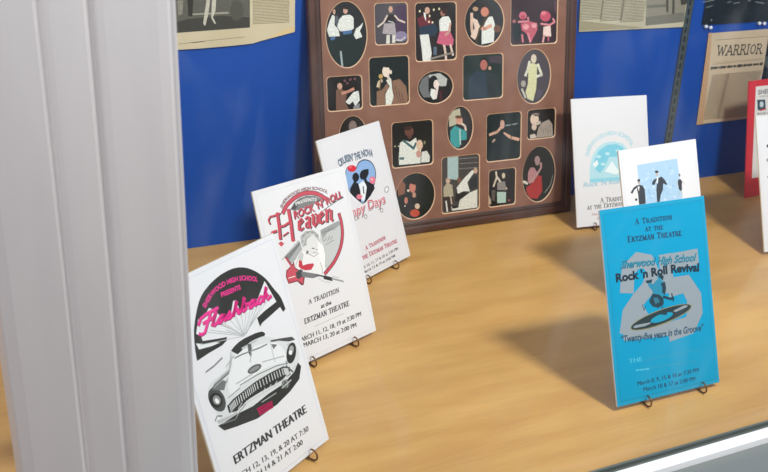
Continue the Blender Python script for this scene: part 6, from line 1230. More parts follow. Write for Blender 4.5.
["p","#e09aa0",[[398.05,332.05],[397.88,330.88],[397.3,329.81],[396.36,328.9],[395.12,328.23],[393.68,327.83],[392.12,327.74],[390.56,327.96],[389.1,328.47],[387.83,329.24],[386.86,330.22],[386.23,331.34],[386.01,332.52],[386.19,333.69],[386.76,334.76],[387.7,335.67],[388.93,336.34],[390.37,336.74],[391.92,336.83],[393.48,336.62],[394.95,336.11],[396.21,335.34],[397.19,334.36],[397.82,333.24]]],
["p","#e09aa0",[[413.93,333.51],[413.77,332.55],[413.23,331.67],[412.36,330.93],[411.22,330.38],[409.89,330.06],[408.45,329.99],[407,330.17],[405.65,330.6],[404.49,331.24],[403.58,332.05],[403.01,332.97],[402.79,333.94],[402.96,334.9],[403.49,335.77],[404.36,336.51],[405.49,337.06],[406.83,337.38],[408.26,337.46],[409.71,337.27],[411.06,336.85],[412.23,336.21],[413.14,335.41],[413.72,334.48]]],
["p","#c05066",[[441.58,348.08],[441.28,345.83],[440.27,343.76],[438.61,342.01],[436.42,340.7],[433.85,339.92],[431.07,339.72],[428.29,340.12],[425.68,341.09],[423.42,342.55],[421.67,344.42],[420.55,346.56],[420.12,348.82],[420.42,351.06],[421.43,353.12],[423.08,354.86],[425.25,356.17],[427.81,356.95],[430.57,357.16],[433.35,356.77],[435.97,355.82],[438.24,354.36],[440,352.5],[441.14,350.36]]],
["p","#e07a84",[[431.95,353.59],[431.8,352.74],[431.31,351.96],[430.52,351.3],[429.48,350.81],[428.26,350.52],[426.94,350.45],[425.62,350.61],[424.38,350.98],[423.31,351.54],[422.48,352.25],[421.96,353.07],[421.76,353.93],[421.91,354.78],[422.39,355.56],[423.18,356.22],[424.22,356.71],[425.44,357],[426.75,357.07],[428.07,356.92],[429.31,356.55],[430.38,355.99],[431.21,355.27],[431.75,354.46]]],
["s","#d88a90",3.27,[[422.24,336.31],[440.23,333.54],[450.38,338.39],[446.34,343.75]]],
["p","#ead0c8",[[427.49,330.9],[441.55,332.45],[443.91,314.52],[436.97,313.77],[426.6,317.36]]],
["s","#d8a0a0",3.73,[[429.16,317.25],[426.92,305.81]]],
["s","#b86070",3.28,[[438.23,314.77],[437.93,307.42]]],
["s","#d88a94",3.68,[[396.05,320.74],[401.42,306.98]]],
["s","#c87a84",3.66,[[384.28,319.17],[386.28,307.67]]],
["p","#a06468",[[371.63,342.31],[371.52,341.57],[371.19,340.9],[370.65,340.32],[369.94,339.89],[369.11,339.64],[368.21,339.57],[367.31,339.7],[366.47,340.02],[365.75,340.5],[365.19,341.12],[364.83,341.82],[364.7,342.57],[364.8,343.3],[365.14,343.98],[365.68,344.55],[366.39,344.98],[367.22,345.24],[368.11,345.3],[369.01,345.17],[369.85,344.86],[370.57,344.38],[371.14,343.76],[371.5,343.06]]],
["p","#5a3a44",[[446.7,372.79],[453.13,372.61],[453.68,356],[449.88,354.04]]]]],
["r",[56.23,243.7],29.2,26.4,"photo of an actor in brown clutching a white shirt","#1a1718",[["p","#7a5a4a",[[41.98,249.34],[50.55,252.65],[59.71,242.28],[57.09,228.76],[64.14,216.41],[40.76,218.2]]],
["p","#c9a08c",[[52.74,254.83],[52.55,253.54],[52.08,252.35],[51.37,251.35],[50.47,250.61],[49.43,250.17],[48.34,250.08],[47.25,250.32],[46.25,250.89],[45.41,251.75],[44.79,252.84],[44.41,254.08],[44.32,255.39],[44.51,256.68],[44.98,257.86],[45.69,258.86],[46.59,259.6],[47.62,260.04],[48.72,260.14],[49.8,259.9],[50.8,259.33],[51.64,258.47],[52.27,257.39],[52.65,256.15]]],
["s","#c8907c",4.5,[[52.33,243.77],[63.04,245.96],[71.71,249.29]]],
["p","#dfe2dc",[[71.54,244.4],[80.18,245.78],[81.86,230.89],[74,221.59],[69.97,229.78],[63.38,225.34],[57.13,229.73],[61.56,234.32]]],
["p","#8a8c90",[[70.77,221.83],[81.7,225.96],[80.95,216.11],[69.5,216]]],
["p","#7a5058",[[59.39,262.75],[59.3,262.26],[59.07,261.8],[58.72,261.42],[58.27,261.14],[57.76,260.98],[57.21,260.95],[56.66,261.05],[56.16,261.28],[55.73,261.61],[55.41,262.04],[55.22,262.52],[55.17,263.02],[55.26,263.52],[55.48,263.97],[55.83,264.35],[56.28,264.63],[56.8,264.79],[57.35,264.82],[57.89,264.72],[58.4,264.49],[58.82,264.16],[59.14,263.74],[59.34,263.26]]],
["p","#7a5058",[[69.01,264.09],[68.92,263.59],[68.69,263.14],[68.34,262.76],[67.89,262.48],[67.37,262.31],[66.82,262.28],[66.27,262.38],[65.76,262.61],[65.33,262.95],[65.01,263.37],[64.81,263.85],[64.76,264.36],[64.85,264.85],[65.08,265.31],[65.43,265.69],[65.88,265.97],[66.4,266.13],[66.95,266.16],[67.5,266.06],[68,265.83],[68.43,265.5],[68.76,265.08],[68.95,264.6]]],
["p","#7a5058",[[76.5,264.59],[76.42,264.09],[76.19,263.64],[75.83,263.26],[75.38,262.98],[74.86,262.82],[74.3,262.78],[73.75,262.88],[73.25,263.11],[72.81,263.45],[72.49,263.87],[72.29,264.35],[72.24,264.86],[72.33,265.36],[72.56,265.81],[72.91,266.19],[73.36,266.47],[73.88,266.64],[74.43,266.67],[74.98,266.57],[75.49,266.34],[75.92,266.01],[76.25,265.58],[76.45,265.1]]],
["p","#7a5058",[[63.49,258.61],[63.4,258.11],[63.17,257.65],[62.82,257.27],[62.37,256.99],[61.85,256.83],[61.3,256.8],[60.75,256.9],[60.25,257.13],[59.82,257.47],[59.5,257.89],[59.31,258.37],[59.25,258.88],[59.34,259.38],[59.57,259.83],[59.92,260.21],[60.37,260.49],[60.89,260.65],[61.44,260.68],[61.99,260.58],[62.49,260.35],[62.92,260.02],[63.24,259.59],[63.44,259.11]]]]],
["r",[134.04,257.91],34.6,38,"photo of a performer with a microphone in a brown jacket","#121d1e",[["p","#8a6a56",[[139.54,257.68],[152.95,259.82],[163.93,247.13],[167,228.8],[165.65,216.75],[138.65,217.75]]],
["p","#8a6a56",[[111.59,242.66],[121.54,244.96],[130.62,255.28],[134.81,245.06],[125.82,239.7],[126.44,219.67],[110.97,219.82]]],
["p","#dfe2d8",[[128.51,259.37],[137.41,261.78],[139.2,242.77],[141.21,232.63],[136.42,217.92],[127.08,218.61],[126.88,237.63],[134.9,249.04]]],
["p","#e8d8c8",[[135.45,272.78],[135.17,270.5],[134.46,268.39],[133.36,266.62],[131.96,265.29],[130.35,264.5],[128.63,264.31],[126.93,264.71],[125.36,265.7],[124.03,267.19],[123.03,269.08],[122.43,271.26],[122.26,273.55],[122.55,275.83],[123.25,277.92],[124.34,279.68],[125.74,281.01],[127.35,281.8],[129.06,282],[130.75,281.6],[132.32,280.63],[133.66,279.15],[134.66,277.26],[135.28,275.08]]],
["p","#1a1a1a",[[135.64,281.04],[135.44,280.44],[134.87,279.9],[133.99,279.46],[132.84,279.15],[131.51,278.99],[130.08,279],[128.67,279.16],[127.35,279.47],[126.22,279.91],[125.36,280.44],[124.83,281.04],[124.66,281.66],[124.86,282.26],[125.42,282.79],[126.3,283.23],[127.45,283.54],[128.78,283.7],[130.2,283.7],[131.62,283.54],[132.94,283.23],[134.07,282.8],[134.93,282.26],[135.46,281.66]]],
["p","#e8d8c8",[[139.18,271.57],[139.09,270.76],[138.88,270.01],[138.55,269.37],[138.12,268.89],[137.64,268.61],[137.12,268.53],[136.61,268.67],[136.14,269.01],[135.74,269.54],[135.43,270.21],[135.25,270.98],[135.21,271.8],[135.29,272.62],[135.51,273.37],[135.84,274],[136.26,274.48],[136.75,274.76],[137.26,274.84],[137.77,274.7],[138.25,274.36],[138.65,273.83],[138.95,273.16],[139.13,272.39]]],
["p","#c8a860",[[123.16,265.63],[123.01,264.72],[122.62,263.89],[122.01,263.19],[121.22,262.67],[120.31,262.38],[119.34,262.31],[118.38,262.5],[117.5,262.9],[116.74,263.52],[116.17,264.28],[115.82,265.16],[115.72,266.08],[115.87,266.99],[116.26,267.82],[116.87,268.52],[117.66,269.03],[118.56,269.33],[119.53,269.39],[120.49,269.21],[121.38,268.81],[122.13,268.2],[122.71,267.43],[123.06,266.55]]],
["s","#d8c4a8",4.58,[[113.99,250.42],[116.36,257.18],[120.79,258.87]]],
["s","#8a6a40",2.09,[[119.8,262.88],[116.73,246.27]]],
["s","#d8ccc0",4.19,[[131.96,265.09],[135.11,257.96]]],
["p","#6f5444",[[142.52,242.76],[143.25,239.16],[143.85,235.79],[144.29,232.88],[144.53,230.64],[144.56,229.21],[144.38,228.7],[143.99,229.14],[143.43,230.51],[142.74,232.7],[141.95,235.56],[141.13,238.9],[140.33,242.49],[139.61,246.08],[139.02,249.43],[138.58,252.32],[138.34,254.54],[138.31,255.95],[138.5,256.45],[138.88,256.02],[139.43,254.67],[140.12,252.51],[140.9,249.67],[141.72,246.34]]],
["p","#6f5444",[[147.99,237.38],[148.72,233.77],[149.33,230.39],[149.77,227.47],[150.02,225.22],[150.05,223.79],[149.87,223.28],[149.48,223.72],[148.92,225.09],[148.22,227.29],[147.43,230.16],[146.6,233.51],[145.8,237.12],[145.07,240.72],[144.47,244.08],[144.03,246.98],[143.79,249.21],[143.76,250.62],[143.94,251.13],[144.32,250.69],[144.88,249.34],[145.58,247.17],[146.36,244.32],[147.19,240.98]]],
["p","#6f5444",[[153.49,231.98],[154.23,228.35],[154.84,224.96],[155.29,222.03],[155.54,219.77],[155.57,218.33],[155.39,217.82],[155,218.27],[154.43,219.64],[153.73,221.85],[152.93,224.73],[152.1,228.1],[151.29,231.72],[150.55,235.33],[149.95,238.71],[149.5,241.61],[149.26,243.85],[149.23,245.27],[149.41,245.78],[149.79,245.34],[150.36,243.99],[151.06,241.8],[151.85,238.94],[152.68,235.59]]],
["p","#6f5444",[[159.02,226.55],[159.76,222.91],[160.38,219.5],[160.83,216.56],[161.09,214.29],[161.12,212.85],[160.94,212.34],[160.55,212.79],[159.98,214.17],[159.27,216.38],[158.46,219.28],[157.62,222.66],[156.81,226.29],[156.06,229.92],[155.45,233.31],[155,236.22],[154.76,238.47],[154.72,239.89],[154.9,240.4],[155.29,239.96],[155.86,238.6],[156.56,236.41],[157.36,233.54],[158.2,230.17]]]]],
["e",[217.41,242.39],32.3,26.1,"small oval photo of a dark-haired singer","#1c1a1c",[["p","#6d7072",[[187.74,245.97],[193.61,257.69],[205.13,263.03],[204.87,238.75],[208.21,226.28],[195.52,227.18],[188.77,237.81]]],
["p","#b4b6b2",[[205.13,263.03],[225.95,264.81],[239.9,254.81],[237.49,242.7],[225.8,243.47],[207.37,256.83]]],
["p","#14161a",[[222.36,250.82],[222.06,248.2],[221.23,245.8],[219.92,243.78],[218.22,242.27],[216.25,241.38],[214.15,241.18],[212.05,241.66],[210.11,242.81],[208.45,244.53],[207.19,246.72],[206.41,249.21],[206.16,251.85],[206.47,254.45],[207.3,256.84],[208.6,258.85],[210.29,260.35],[212.24,261.24],[214.34,261.46],[216.43,260.99],[218.37,259.86],[220.04,258.14],[221.31,255.96],[222.1,253.47]]],
["p","#ead8d0",[[224.42,246.61],[224.23,244.73],[223.71,242.99],[222.88,241.52],[221.81,240.43],[220.57,239.78],[219.24,239.61],[217.92,239.95],[216.7,240.77],[215.65,242],[214.85,243.57],[214.36,245.37],[214.21,247.28],[214.4,249.16],[214.92,250.89],[215.74,252.35],[216.81,253.44],[218.04,254.09],[219.37,254.26],[220.68,253.93],[221.91,253.12],[222.96,251.89],[223.76,250.32],[224.26,248.52]]],
["p","#dfe2dc",[[209.51,240.47],[216.45,238.99],[222.24,235.53],[219.81,223.41],[212.81,222.27],[207.56,230.41]]],
["s","#ead8d0",3.51,[[222.32,245.73],[219.89,233.65],[216.32,224.68]]],
["p","#4a2426",[[224.57,235.37],[230.43,237.02],[229.85,220.63],[224.46,219.99]]]]],
["r",[307.72,253.91],38.1,36.8,"photo of a singer in a dark blue coat","#20302e",[["p","#2c3c4a",[[280.2,254.36],[296.99,264.69],[311.56,260.73],[321.34,258.07],[322.96,218.15],[279.07,219.18]]],
["p","#2a3436",[[314,260.58],[341.04,256.88],[342.82,215.69],[318.04,217.45]]],
["p","#1a1416",[[316.27,280.1],[316.03,278.62],[315.31,277.27],[314.16,276.14],[312.66,275.3],[310.91,274.82],[309.03,274.73],[307.14,275.03],[305.39,275.7],[303.88,276.7],[302.72,277.96],[301.98,279.39],[301.73,280.89],[301.97,282.37],[302.68,283.71],[303.82,284.84],[305.32,285.68],[307.06,286.16],[308.94,286.26],[310.82,285.96],[312.58,285.29],[314.1,284.3],[315.27,283.04],[316.01,281.61]]],
["p","#b0685c",[[316.33,272.87],[316.12,270.64],[315.45,268.58],[314.38,266.84],[312.98,265.54],[311.35,264.77],[309.59,264.57],[307.82,264.97],[306.18,265.94],[304.76,267.4],[303.67,269.25],[302.98,271.38],[302.74,273.64],[302.96,275.86],[303.62,277.91],[304.68,279.64],[306.08,280.94],[307.7,281.71],[309.46,281.91],[311.22,281.52],[312.86,280.57],[314.28,279.12],[315.38,277.26],[316.08,275.14]]],
["p","#c8a088",[[324.19,267.25],[324.1,266.5],[323.81,265.82],[323.35,265.24],[322.75,264.82],[322.04,264.57],[321.28,264.51],[320.52,264.66],[319.81,264.99],[319.2,265.48],[318.73,266.11],[318.43,266.83],[318.33,267.59],[318.42,268.33],[318.7,269.02],[319.16,269.59],[319.77,270.02],[320.47,270.27],[321.23,270.32],[321.99,270.18],[322.7,269.85],[323.31,269.35],[323.78,268.73],[324.08,268.01]]],
["p","#453c44",[[318.64,287.19],[344.35,286.89],[344.53,273.38],[321.17,276.74]]],
["s","#1e2a34",1.13,[[287.45,239.41],[292.37,220.32]]]]],
["e",[409.52,248.17],33.9,46.1,"oval photo of a singer in a long pale yellow dress","#4f4a50",[["p","#d6d4a8",[[396.41,269.38],[406.18,271.17],[416.13,268.28],[415.89,244.81],[415.24,225.94],[409.19,206.14],[397.74,210.54],[393.24,222.69],[398,236.52],[398.18,252.94]]],
["p","#d8ccb8",[[414.46,278.18],[414.31,276.25],[413.8,274.48],[412.94,272.98],[411.8,271.86],[410.46,271.19],[409,271.01],[407.54,271.35],[406.16,272.17],[404.97,273.42],[404.03,275.01],[403.43,276.84],[403.19,278.78],[403.34,280.69],[403.86,282.46],[404.71,283.95],[405.85,285.07],[407.18,285.74],[408.63,285.92],[410.09,285.59],[411.47,284.78],[412.67,283.54],[413.6,281.95],[414.22,280.12]]],
["s","#dcdcc8",4.62,[[400.51,273.81],[396.62,260.05],[392.62,250.94]]],
["s","#dcdcc8",4.69,[[417.54,268.2],[425.98,250.09],[415.24,247.68]]],
["p","#a8a49c",[[393.77,236.79],[393.63,235.34],[393.15,234.01],[392.37,232.89],[391.35,232.06],[390.14,231.58],[388.83,231.47],[387.52,231.75],[386.29,232.4],[385.23,233.36],[384.4,234.58],[383.87,235.98],[383.67,237.45],[383.81,238.89],[384.29,240.22],[385.06,241.33],[386.09,242.16],[387.29,242.65],[388.59,242.76],[389.9,242.48],[391.13,241.84],[392.2,240.88],[393.03,239.66],[393.57,238.27]]],
["p","#5a5462",[[418.66,225.71],[430.18,222.55],[424.77,210.99],[414.84,208.12]]],
["s","#c8c4b8",3.62,[[386.1,227.89],[393.44,213.21]]]]],
["e",[67.92,176.27],23.3,30.5,"oval photo half hidden behind a leaning card","#2a2624",[["p","#8a7a72",[[75.3,189.26],[74.98,186.8],[74.21,184.55],[73.05,182.65],[71.56,181.25],[69.86,180.44],[68.06,180.27],[66.28,180.75],[64.65,181.85],[63.28,183.5],[62.25,185.57],[61.65,187.93],[61.5,190.42],[61.82,192.87],[62.59,195.11],[63.75,197],[65.23,198.39],[66.92,199.21],[68.71,199.39],[70.49,198.92],[72.12,197.83],[73.5,196.19],[74.53,194.12],[75.15,191.76]]],
["p","#5a6068",[[81.63,169.41],[80.98,166.12],[79.32,163.15],[76.74,160.71],[73.42,158.96],[69.61,158.02],[65.56,157.96],[61.54,158.78],[57.84,160.41],[54.71,162.75],[52.35,165.63],[50.92,168.86],[50.52,172.21],[51.16,175.46],[52.82,178.4],[55.37,180.83],[58.64,182.57],[62.41,183.52],[66.44,183.61],[70.45,182.83],[74.16,181.23],[77.33,178.91],[79.73,176.03],[81.2,172.79]]]]],
["r",[173.91,152.8],37.2,36.9,"photo of two people in white sweaters","#14140f",[["p","#e0e4dc",[[150.87,155.75],[157.8,160.28],[169.18,156.14],[180.8,162.35],[184.04,146.43],[189.79,141.71],[188.32,118.71],[149.01,119.57],[148.56,131.09]]],
["p","#6a4438",[[176.58,173.08],[176.26,170.86],[175.41,168.84],[174.06,167.16],[172.33,165.93],[170.32,165.24],[168.18,165.14],[166.06,165.62],[164.09,166.66],[162.41,168.19],[161.14,170.09],[160.36,172.25],[160.12,174.5],[160.44,176.71],[161.29,178.72],[162.63,180.39],[164.35,181.62],[166.35,182.31],[168.48,182.42],[170.6,181.95],[172.57,180.92],[174.26,179.41],[175.54,177.5],[176.33,175.35]]],
["p","#3a2620",[[172.99,178.54],[172.74,177.61],[172.04,176.77],[170.94,176.1],[169.51,175.63],[167.85,175.4],[166.07,175.43],[164.3,175.71],[162.66,176.22],[161.25,176.93],[160.18,177.79],[159.52,178.74],[159.3,179.71],[159.55,180.64],[160.25,181.48],[161.35,182.15],[162.77,182.62],[164.43,182.84],[166.2,182.82],[167.97,182.55],[169.61,182.04],[171.02,181.33],[172.1,180.47],[172.77,179.52]]],
["p","#5a3a30",[[172.99,164.09],[172.85,163.24],[172.47,162.48],[171.87,161.84],[171.11,161.39],[170.21,161.13],[169.26,161.11],[168.32,161.31],[167.44,161.72],[166.69,162.31],[166.12,163.05],[165.76,163.88],[165.65,164.74],[165.79,165.58],[166.17,166.35],[166.77,166.98],[167.53,167.44],[168.42,167.69],[169.37,167.72],[170.32,167.52],[171.2,167.11],[171.95,166.52],[172.52,165.78],[172.88,164.95]]],
["s","#3f6468",3.95,[[157.78,159.25],[175.91,144.7],[180.66,153.01]]],
["p","#d8dcd4",[[190.9,137.4],[200.27,138.61],[206.04,129.61],[205.46,119.09],[189.5,119.64]]],
["p","#d8bca0",[[193.14,148.72],[192.91,146.47],[192.28,144.4],[191.29,142.67],[190.02,141.4],[188.55,140.66],[186.98,140.51],[185.42,140.96],[183.98,141.97],[182.75,143.48],[181.82,145.39],[181.25,147.56],[181.08,149.84],[181.31,152.09],[181.95,154.14],[182.93,155.86],[184.19,157.13],[185.66,157.88],[187.22,158.03],[188.78,157.59],[190.22,156.59],[191.45,155.08],[192.39,153.18],[192.97,151.01]]],
["p","#c89888",[[189.69,134.37],[189.51,132.76],[189.03,131.28],[188.27,130.05],[187.29,129.14],[186.16,128.62],[184.95,128.53],[183.75,128.86],[182.64,129.6],[181.69,130.7],[180.97,132.07],[180.53,133.63],[180.4,135.27],[180.58,136.88],[181.06,138.35],[181.82,139.58],[182.8,140.48],[183.92,141],[185.13,141.1],[186.33,140.77],[187.44,140.04],[188.39,138.95],[189.11,137.58],[189.56,136.01]]],
["p","#48686c",[[149.26,132.06],[158.42,132.2],[158.34,127.61],[149.87,128.46]]],
["p","#cfcaa8",[[143.51,151.27],[143.46,150.96],[143.31,150.67],[143.09,150.44],[142.81,150.27],[142.48,150.17],[142.13,150.16],[141.77,150.24],[141.45,150.39],[141.17,150.62],[140.96,150.89],[140.83,151.2],[140.79,151.53],[140.85,151.84],[140.99,152.13],[141.21,152.36],[141.5,152.53],[141.83,152.63],[142.18,152.64],[142.53,152.56],[142.85,152.41],[143.13,152.18],[143.34,151.91],[143.47,151.6]]],
["p","#cfcaa8",[[150.32,150.64],[150.26,150.32],[150.12,150.03],[149.9,149.8],[149.61,149.63],[149.28,149.53],[148.93,149.52],[148.58,149.6],[148.25,149.75],[147.97,149.98],[147.76,150.25],[147.63,150.57],[147.59,150.89],[147.64,151.21],[147.79,151.49],[148.01,151.73],[148.29,151.9],[148.62,151.99],[148.98,152],[149.33,151.93],[149.66,151.77],[149.93,151.55],[150.15,151.27],[150.28,150.96]]],
["p","#8a8464",[[198.32,152.43],[198.25,151.67],[198.05,150.99],[197.75,150.41],[197.36,149.98],[196.9,149.73],[196.42,149.67],[195.94,149.82],[195.49,150.15],[195.11,150.65],[194.82,151.28],[194.65,152.01],[194.59,152.77],[194.67,153.52],[194.86,154.21],[195.16,154.79],[195.55,155.21],[196.01,155.47],[196.49,155.52],[196.97,155.38],[197.42,155.04],[197.8,154.54],[198.09,153.91],[198.27,153.19]]]]],
["e",[263.45,171.69],24.5,35.8,"oval photo of a singer in a turquoise jacket","#2b2a2c",[["p","#b8b49c",[[243.16,191.42],[250.33,201.29],[263.47,204.46],[265.86,187.51],[256.24,177.78],[243.09,174.68]]],
["p","#3c9a9c",[[245.45,168.17],[253.84,175.88],[264.65,170.75],[276.76,163.35],[276.78,150.56],[263.43,149.64],[263.43,138.98],[253.76,138.82],[245.38,149.17]]],
["p","#d09a84",[[268.99,183.47],[268.76,181.74],[268.09,180.17],[267.02,178.86],[265.62,177.9],[263.99,177.37],[262.25,177.28],[260.5,177.66],[258.88,178.46],[257.49,179.65],[256.43,181.13],[255.76,182.81],[255.54,184.56],[255.77,186.28],[256.44,187.85],[257.51,189.15],[258.9,190.11],[260.52,190.65],[262.26,190.74],[264,190.37],[265.62,189.57],[267.02,188.39],[268.09,186.91],[268.76,185.23]]],
["p","#6a4a38",[[267.79,189.46],[267.56,188.71],[266.88,188.06],[265.81,187.53],[264.42,187.18],[262.79,187.02],[261.05,187.06],[259.32,187.3],[257.7,187.72],[256.31,188.3],[255.25,188.99],[254.58,189.75],[254.35,190.53],[254.58,191.27],[255.25,191.92],[256.32,192.45],[257.71,192.8],[259.32,192.97],[261.06,192.93],[262.8,192.69],[264.42,192.27],[265.81,191.69],[266.88,191],[267.56,190.24]]],
["s","#dccabc",3.61,[[265.86,179.09],[273.11,174.26],[275.05,166.68]]],
["s","#b8d0cc",2.27,[[263.44,168.73],[264.64,143.14]]]]],
["r",[350.11,148.9],34.3,40.8,"photo of a performer in black with shoulders bare","#12201f",[["p","#101a1c",[[353.49,169.89],[353.18,167.4],[352.21,165.14],[350.63,163.25],[348.56,161.88],[346.14,161.12],[343.53,161.01],[340.92,161.56],[338.49,162.74],[336.39,164.46],[334.77,166.61],[333.74,169.03],[333.37,171.57],[333.69,174.04],[334.66,176.29],[336.23,178.17],[338.28,179.53],[340.69,180.3],[343.28,180.42],[345.88,179.88],[348.32,178.72],[350.43,177.01],[352.07,174.87],[353.11,172.44]]],
["p","#c8a090",[[351.72,170.04],[351.6,168.04],[351.17,166.2],[350.47,164.64],[349.55,163.48],[348.46,162.8],[347.29,162.63],[346.11,163],[345.01,163.87],[344.05,165.19],[343.31,166.86],[342.83,168.77],[342.65,170.8],[342.78,172.79],[343.21,174.63],[343.9,176.17],[344.83,177.33],[345.91,178.01],[347.07,178.18],[348.25,177.82],[349.36,176.96],[350.31,175.65],[351.06,173.98],[351.54,172.07]]],
["s","#d0a890",4.67,[[322.32,154.65],[337.29,158.31],[343.49,164.25]]],
["s","#d8ac94",5.19,[[351.2,153.84],[365.29,146.06],[380.74,141.39]]],
["p","#122224",[[321.1,152.17],[347.37,156.35],[365.36,141.68],[378.23,138.32],[383.91,111.29],[317.68,115.62]]],
["s","#a0b0a8",1.41,[[353.52,167.73],[363.64,168.4]]],
["s","#a0b0a8",1.42,[[367.96,168.47],[377.13,169.45]]],
["p","#b8a08c",[[331.79,142.67],[331,142],[330.17,141.45],[329.36,141.06],[328.62,140.85],[328.01,140.85],[327.56,141.04],[327.31,141.41],[327.27,141.95],[327.44,142.61],[327.82,143.35],[328.38,144.12],[329.08,144.86],[329.86,145.53],[330.69,146.08],[331.5,146.47],[332.24,146.68],[332.85,146.68],[333.3,146.49],[333.56,146.12],[333.6,145.58],[333.42,144.92],[333.04,144.18],[332.48,143.41]]]]],
["r",[427.04,165.22],28.7,25.5,"small photo of a grey-haired singer in tweed","#1d1813",[["p","#a89c90",[[421.87,158.69],[429.52,166.87],[442.55,171.31],[450.76,162.9],[452.8,140.47],[417.08,141.43]]],
["p","#e0c8b4",[[422.01,172.98],[421.78,170.38],[420.96,168.01],[419.6,166.03],[417.79,164.57],[415.68,163.74],[413.39,163.59],[411.08,164.12],[408.92,165.31],[407.05,167.07],[405.59,169.28],[404.65,171.78],[404.29,174.41],[404.53,176.99],[405.35,179.35],[406.7,181.32],[408.49,182.77],[410.6,183.61],[412.88,183.77],[415.18,183.25],[417.34,182.07],[419.22,180.33],[420.69,178.12],[421.64,175.62]]],
["p","#4a3c34",[[425.18,181.49],[424.94,180.72],[424.17,180.04],[422.94,179.5],[421.33,179.14],[419.45,178.98],[417.42,179.04],[415.39,179.31],[413.5,179.76],[411.87,180.38],[410.61,181.11],[409.82,181.91],[409.53,182.72],[409.78,183.49],[410.54,184.17],[411.76,184.71],[413.37,185.07],[415.24,185.23],[417.26,185.17],[419.29,184.91],[421.19,184.46],[422.82,183.84],[424.09,183.11],[424.89,182.31]]],
["p","#8a8078",[[422.81,182.33],[422.59,181.9],[421.92,181.53],[420.85,181.25],[419.45,181.08],[417.82,181.04],[416.07,181.12],[414.31,181.31],[412.67,181.62],[411.26,182.01],[410.18,182.45],[409.5,182.93],[409.26,183.4],[409.47,183.83],[410.14,184.2],[411.2,184.48],[412.6,184.65],[414.22,184.69],[415.98,184.62],[417.73,184.42],[419.37,184.12],[420.79,183.73],[421.87,183.28],[422.57,182.81]]],
["p","#d8c0b0",[[417.91,160.13],[417.77,158.54],[417.29,157.1],[416.49,155.89],[415.43,155],[414.18,154.49],[412.83,154.39],[411.48,154.72],[410.2,155.45],[409.1,156.52],[408.24,157.87],[407.68,159.4],[407.46,161.01],[407.6,162.59],[408.09,164.03],[408.88,165.24],[409.94,166.12],[411.18,166.63],[412.53,166.73],[413.88,166.41],[415.16,165.69],[416.26,164.62],[417.13,163.27],[417.69,161.74]]],
["p","#cfc4b4",[[403.9,147.02],[414.29,148.31],[418.4,141.31],[405.36,140.27]]],
["s","#c8b8a8",5.76,[[417.77,165.64],[424.26,167.3]]],
["p","#8f8378",[[428.24,155.94],[428.25,154.22],[428.19,152.63],[428.06,151.27],[427.87,150.23],[427.64,149.58],[427.37,149.38],[427.09,149.63],[426.82,150.32],[426.57,151.39],[426.37,152.79],[426.22,154.4],[426.14,156.12],[426.12,157.84],[426.19,159.43],[426.32,160.79],[426.5,161.82],[426.74,162.46],[427.01,162.67],[427.29,162.42],[427.56,161.74],[427.8,160.66],[428.01,159.27],[428.16,157.66]]],
["p","#8f8378",[[433.12,151.1],[433.13,149.37],[433.07,147.78],[432.94,146.41],[432.75,145.37],[432.52,144.72],[432.25,144.52],[431.97,144.77],[431.69,145.46],[431.45,146.54],[431.24,147.94],[431.09,149.55],[431,151.28],[430.99,153],[431.05,154.6],[431.18,155.96],[431.37,157],[431.6,157.64],[431.87,157.84],[432.15,157.59],[432.42,156.91],[432.67,155.83],[432.88,154.44],[433.03,152.82]]],
["p","#8f8378",[[437.75,155.13],[437.77,153.41],[437.71,151.81],[437.58,150.44],[437.39,149.4],[437.15,148.76],[436.89,148.55],[436.6,148.8],[436.33,149.49],[436.08,150.57],[435.87,151.97],[435.72,153.58],[435.63,155.31],[435.62,157.03],[435.68,158.63],[435.81,159.99],[436,161.03],[436.23,161.67],[436.5,161.87],[436.78,161.63],[437.05,160.94],[437.3,159.86],[437.51,158.47],[437.66,156.86]]],
["p","#8f8378",[[442.66,150.27],[442.67,148.54],[442.61,146.94],[442.49,145.57],[442.3,144.53],[442.06,143.88],[441.79,143.68],[441.51,143.93],[441.24,144.62],[440.98,145.7],[440.77,147.1],[440.62,148.72],[440.53,150.46],[440.52,152.18],[440.58,153.78],[440.7,155.15],[440.89,156.19],[441.13,156.83],[441.4,157.04],[441.68,156.79],[441.95,156.1],[442.2,155.02],[442.41,153.62],[442.57,152]]],
["p","#8f8378",[[447.31,154.32],[447.32,152.59],[447.27,150.99],[447.14,149.61],[446.95,148.57],[446.72,147.92],[446.45,147.72],[446.17,147.97],[445.89,148.66],[445.64,149.74],[445.42,151.14],[445.27,152.76],[445.18,154.5],[445.16,156.22],[445.22,157.82],[445.35,159.19],[445.53,160.23],[445.77,160.87],[446.04,161.08],[446.32,160.83],[446.6,160.14],[446.85,159.06],[447.06,157.67],[447.22,156.05]]]]],
["e",[177.56,64.01],36.4,39.1,"oval photo of a performer in black against an orange glow","#101812",[["p","#8a5a44",[[144.85,84.48],[154.25,94],[159.86,84.91],[158.43,70.19],[146.8,67.28]]],
["p","#c8806c",[[179.09,78.49],[178.85,76.19],[178.21,74.1],[177.21,72.35],[175.93,71.07],[174.45,70.34],[172.88,70.22],[171.31,70.71],[169.86,71.77],[168.63,73.34],[167.7,75.3],[167.13,77.53],[166.97,79.86],[167.21,82.15],[167.85,84.23],[168.84,85.97],[170.12,87.25],[171.59,87.97],[173.16,88.1],[174.72,87.63],[176.17,86.57],[177.4,85.01],[178.34,83.05],[178.92,80.83]]],
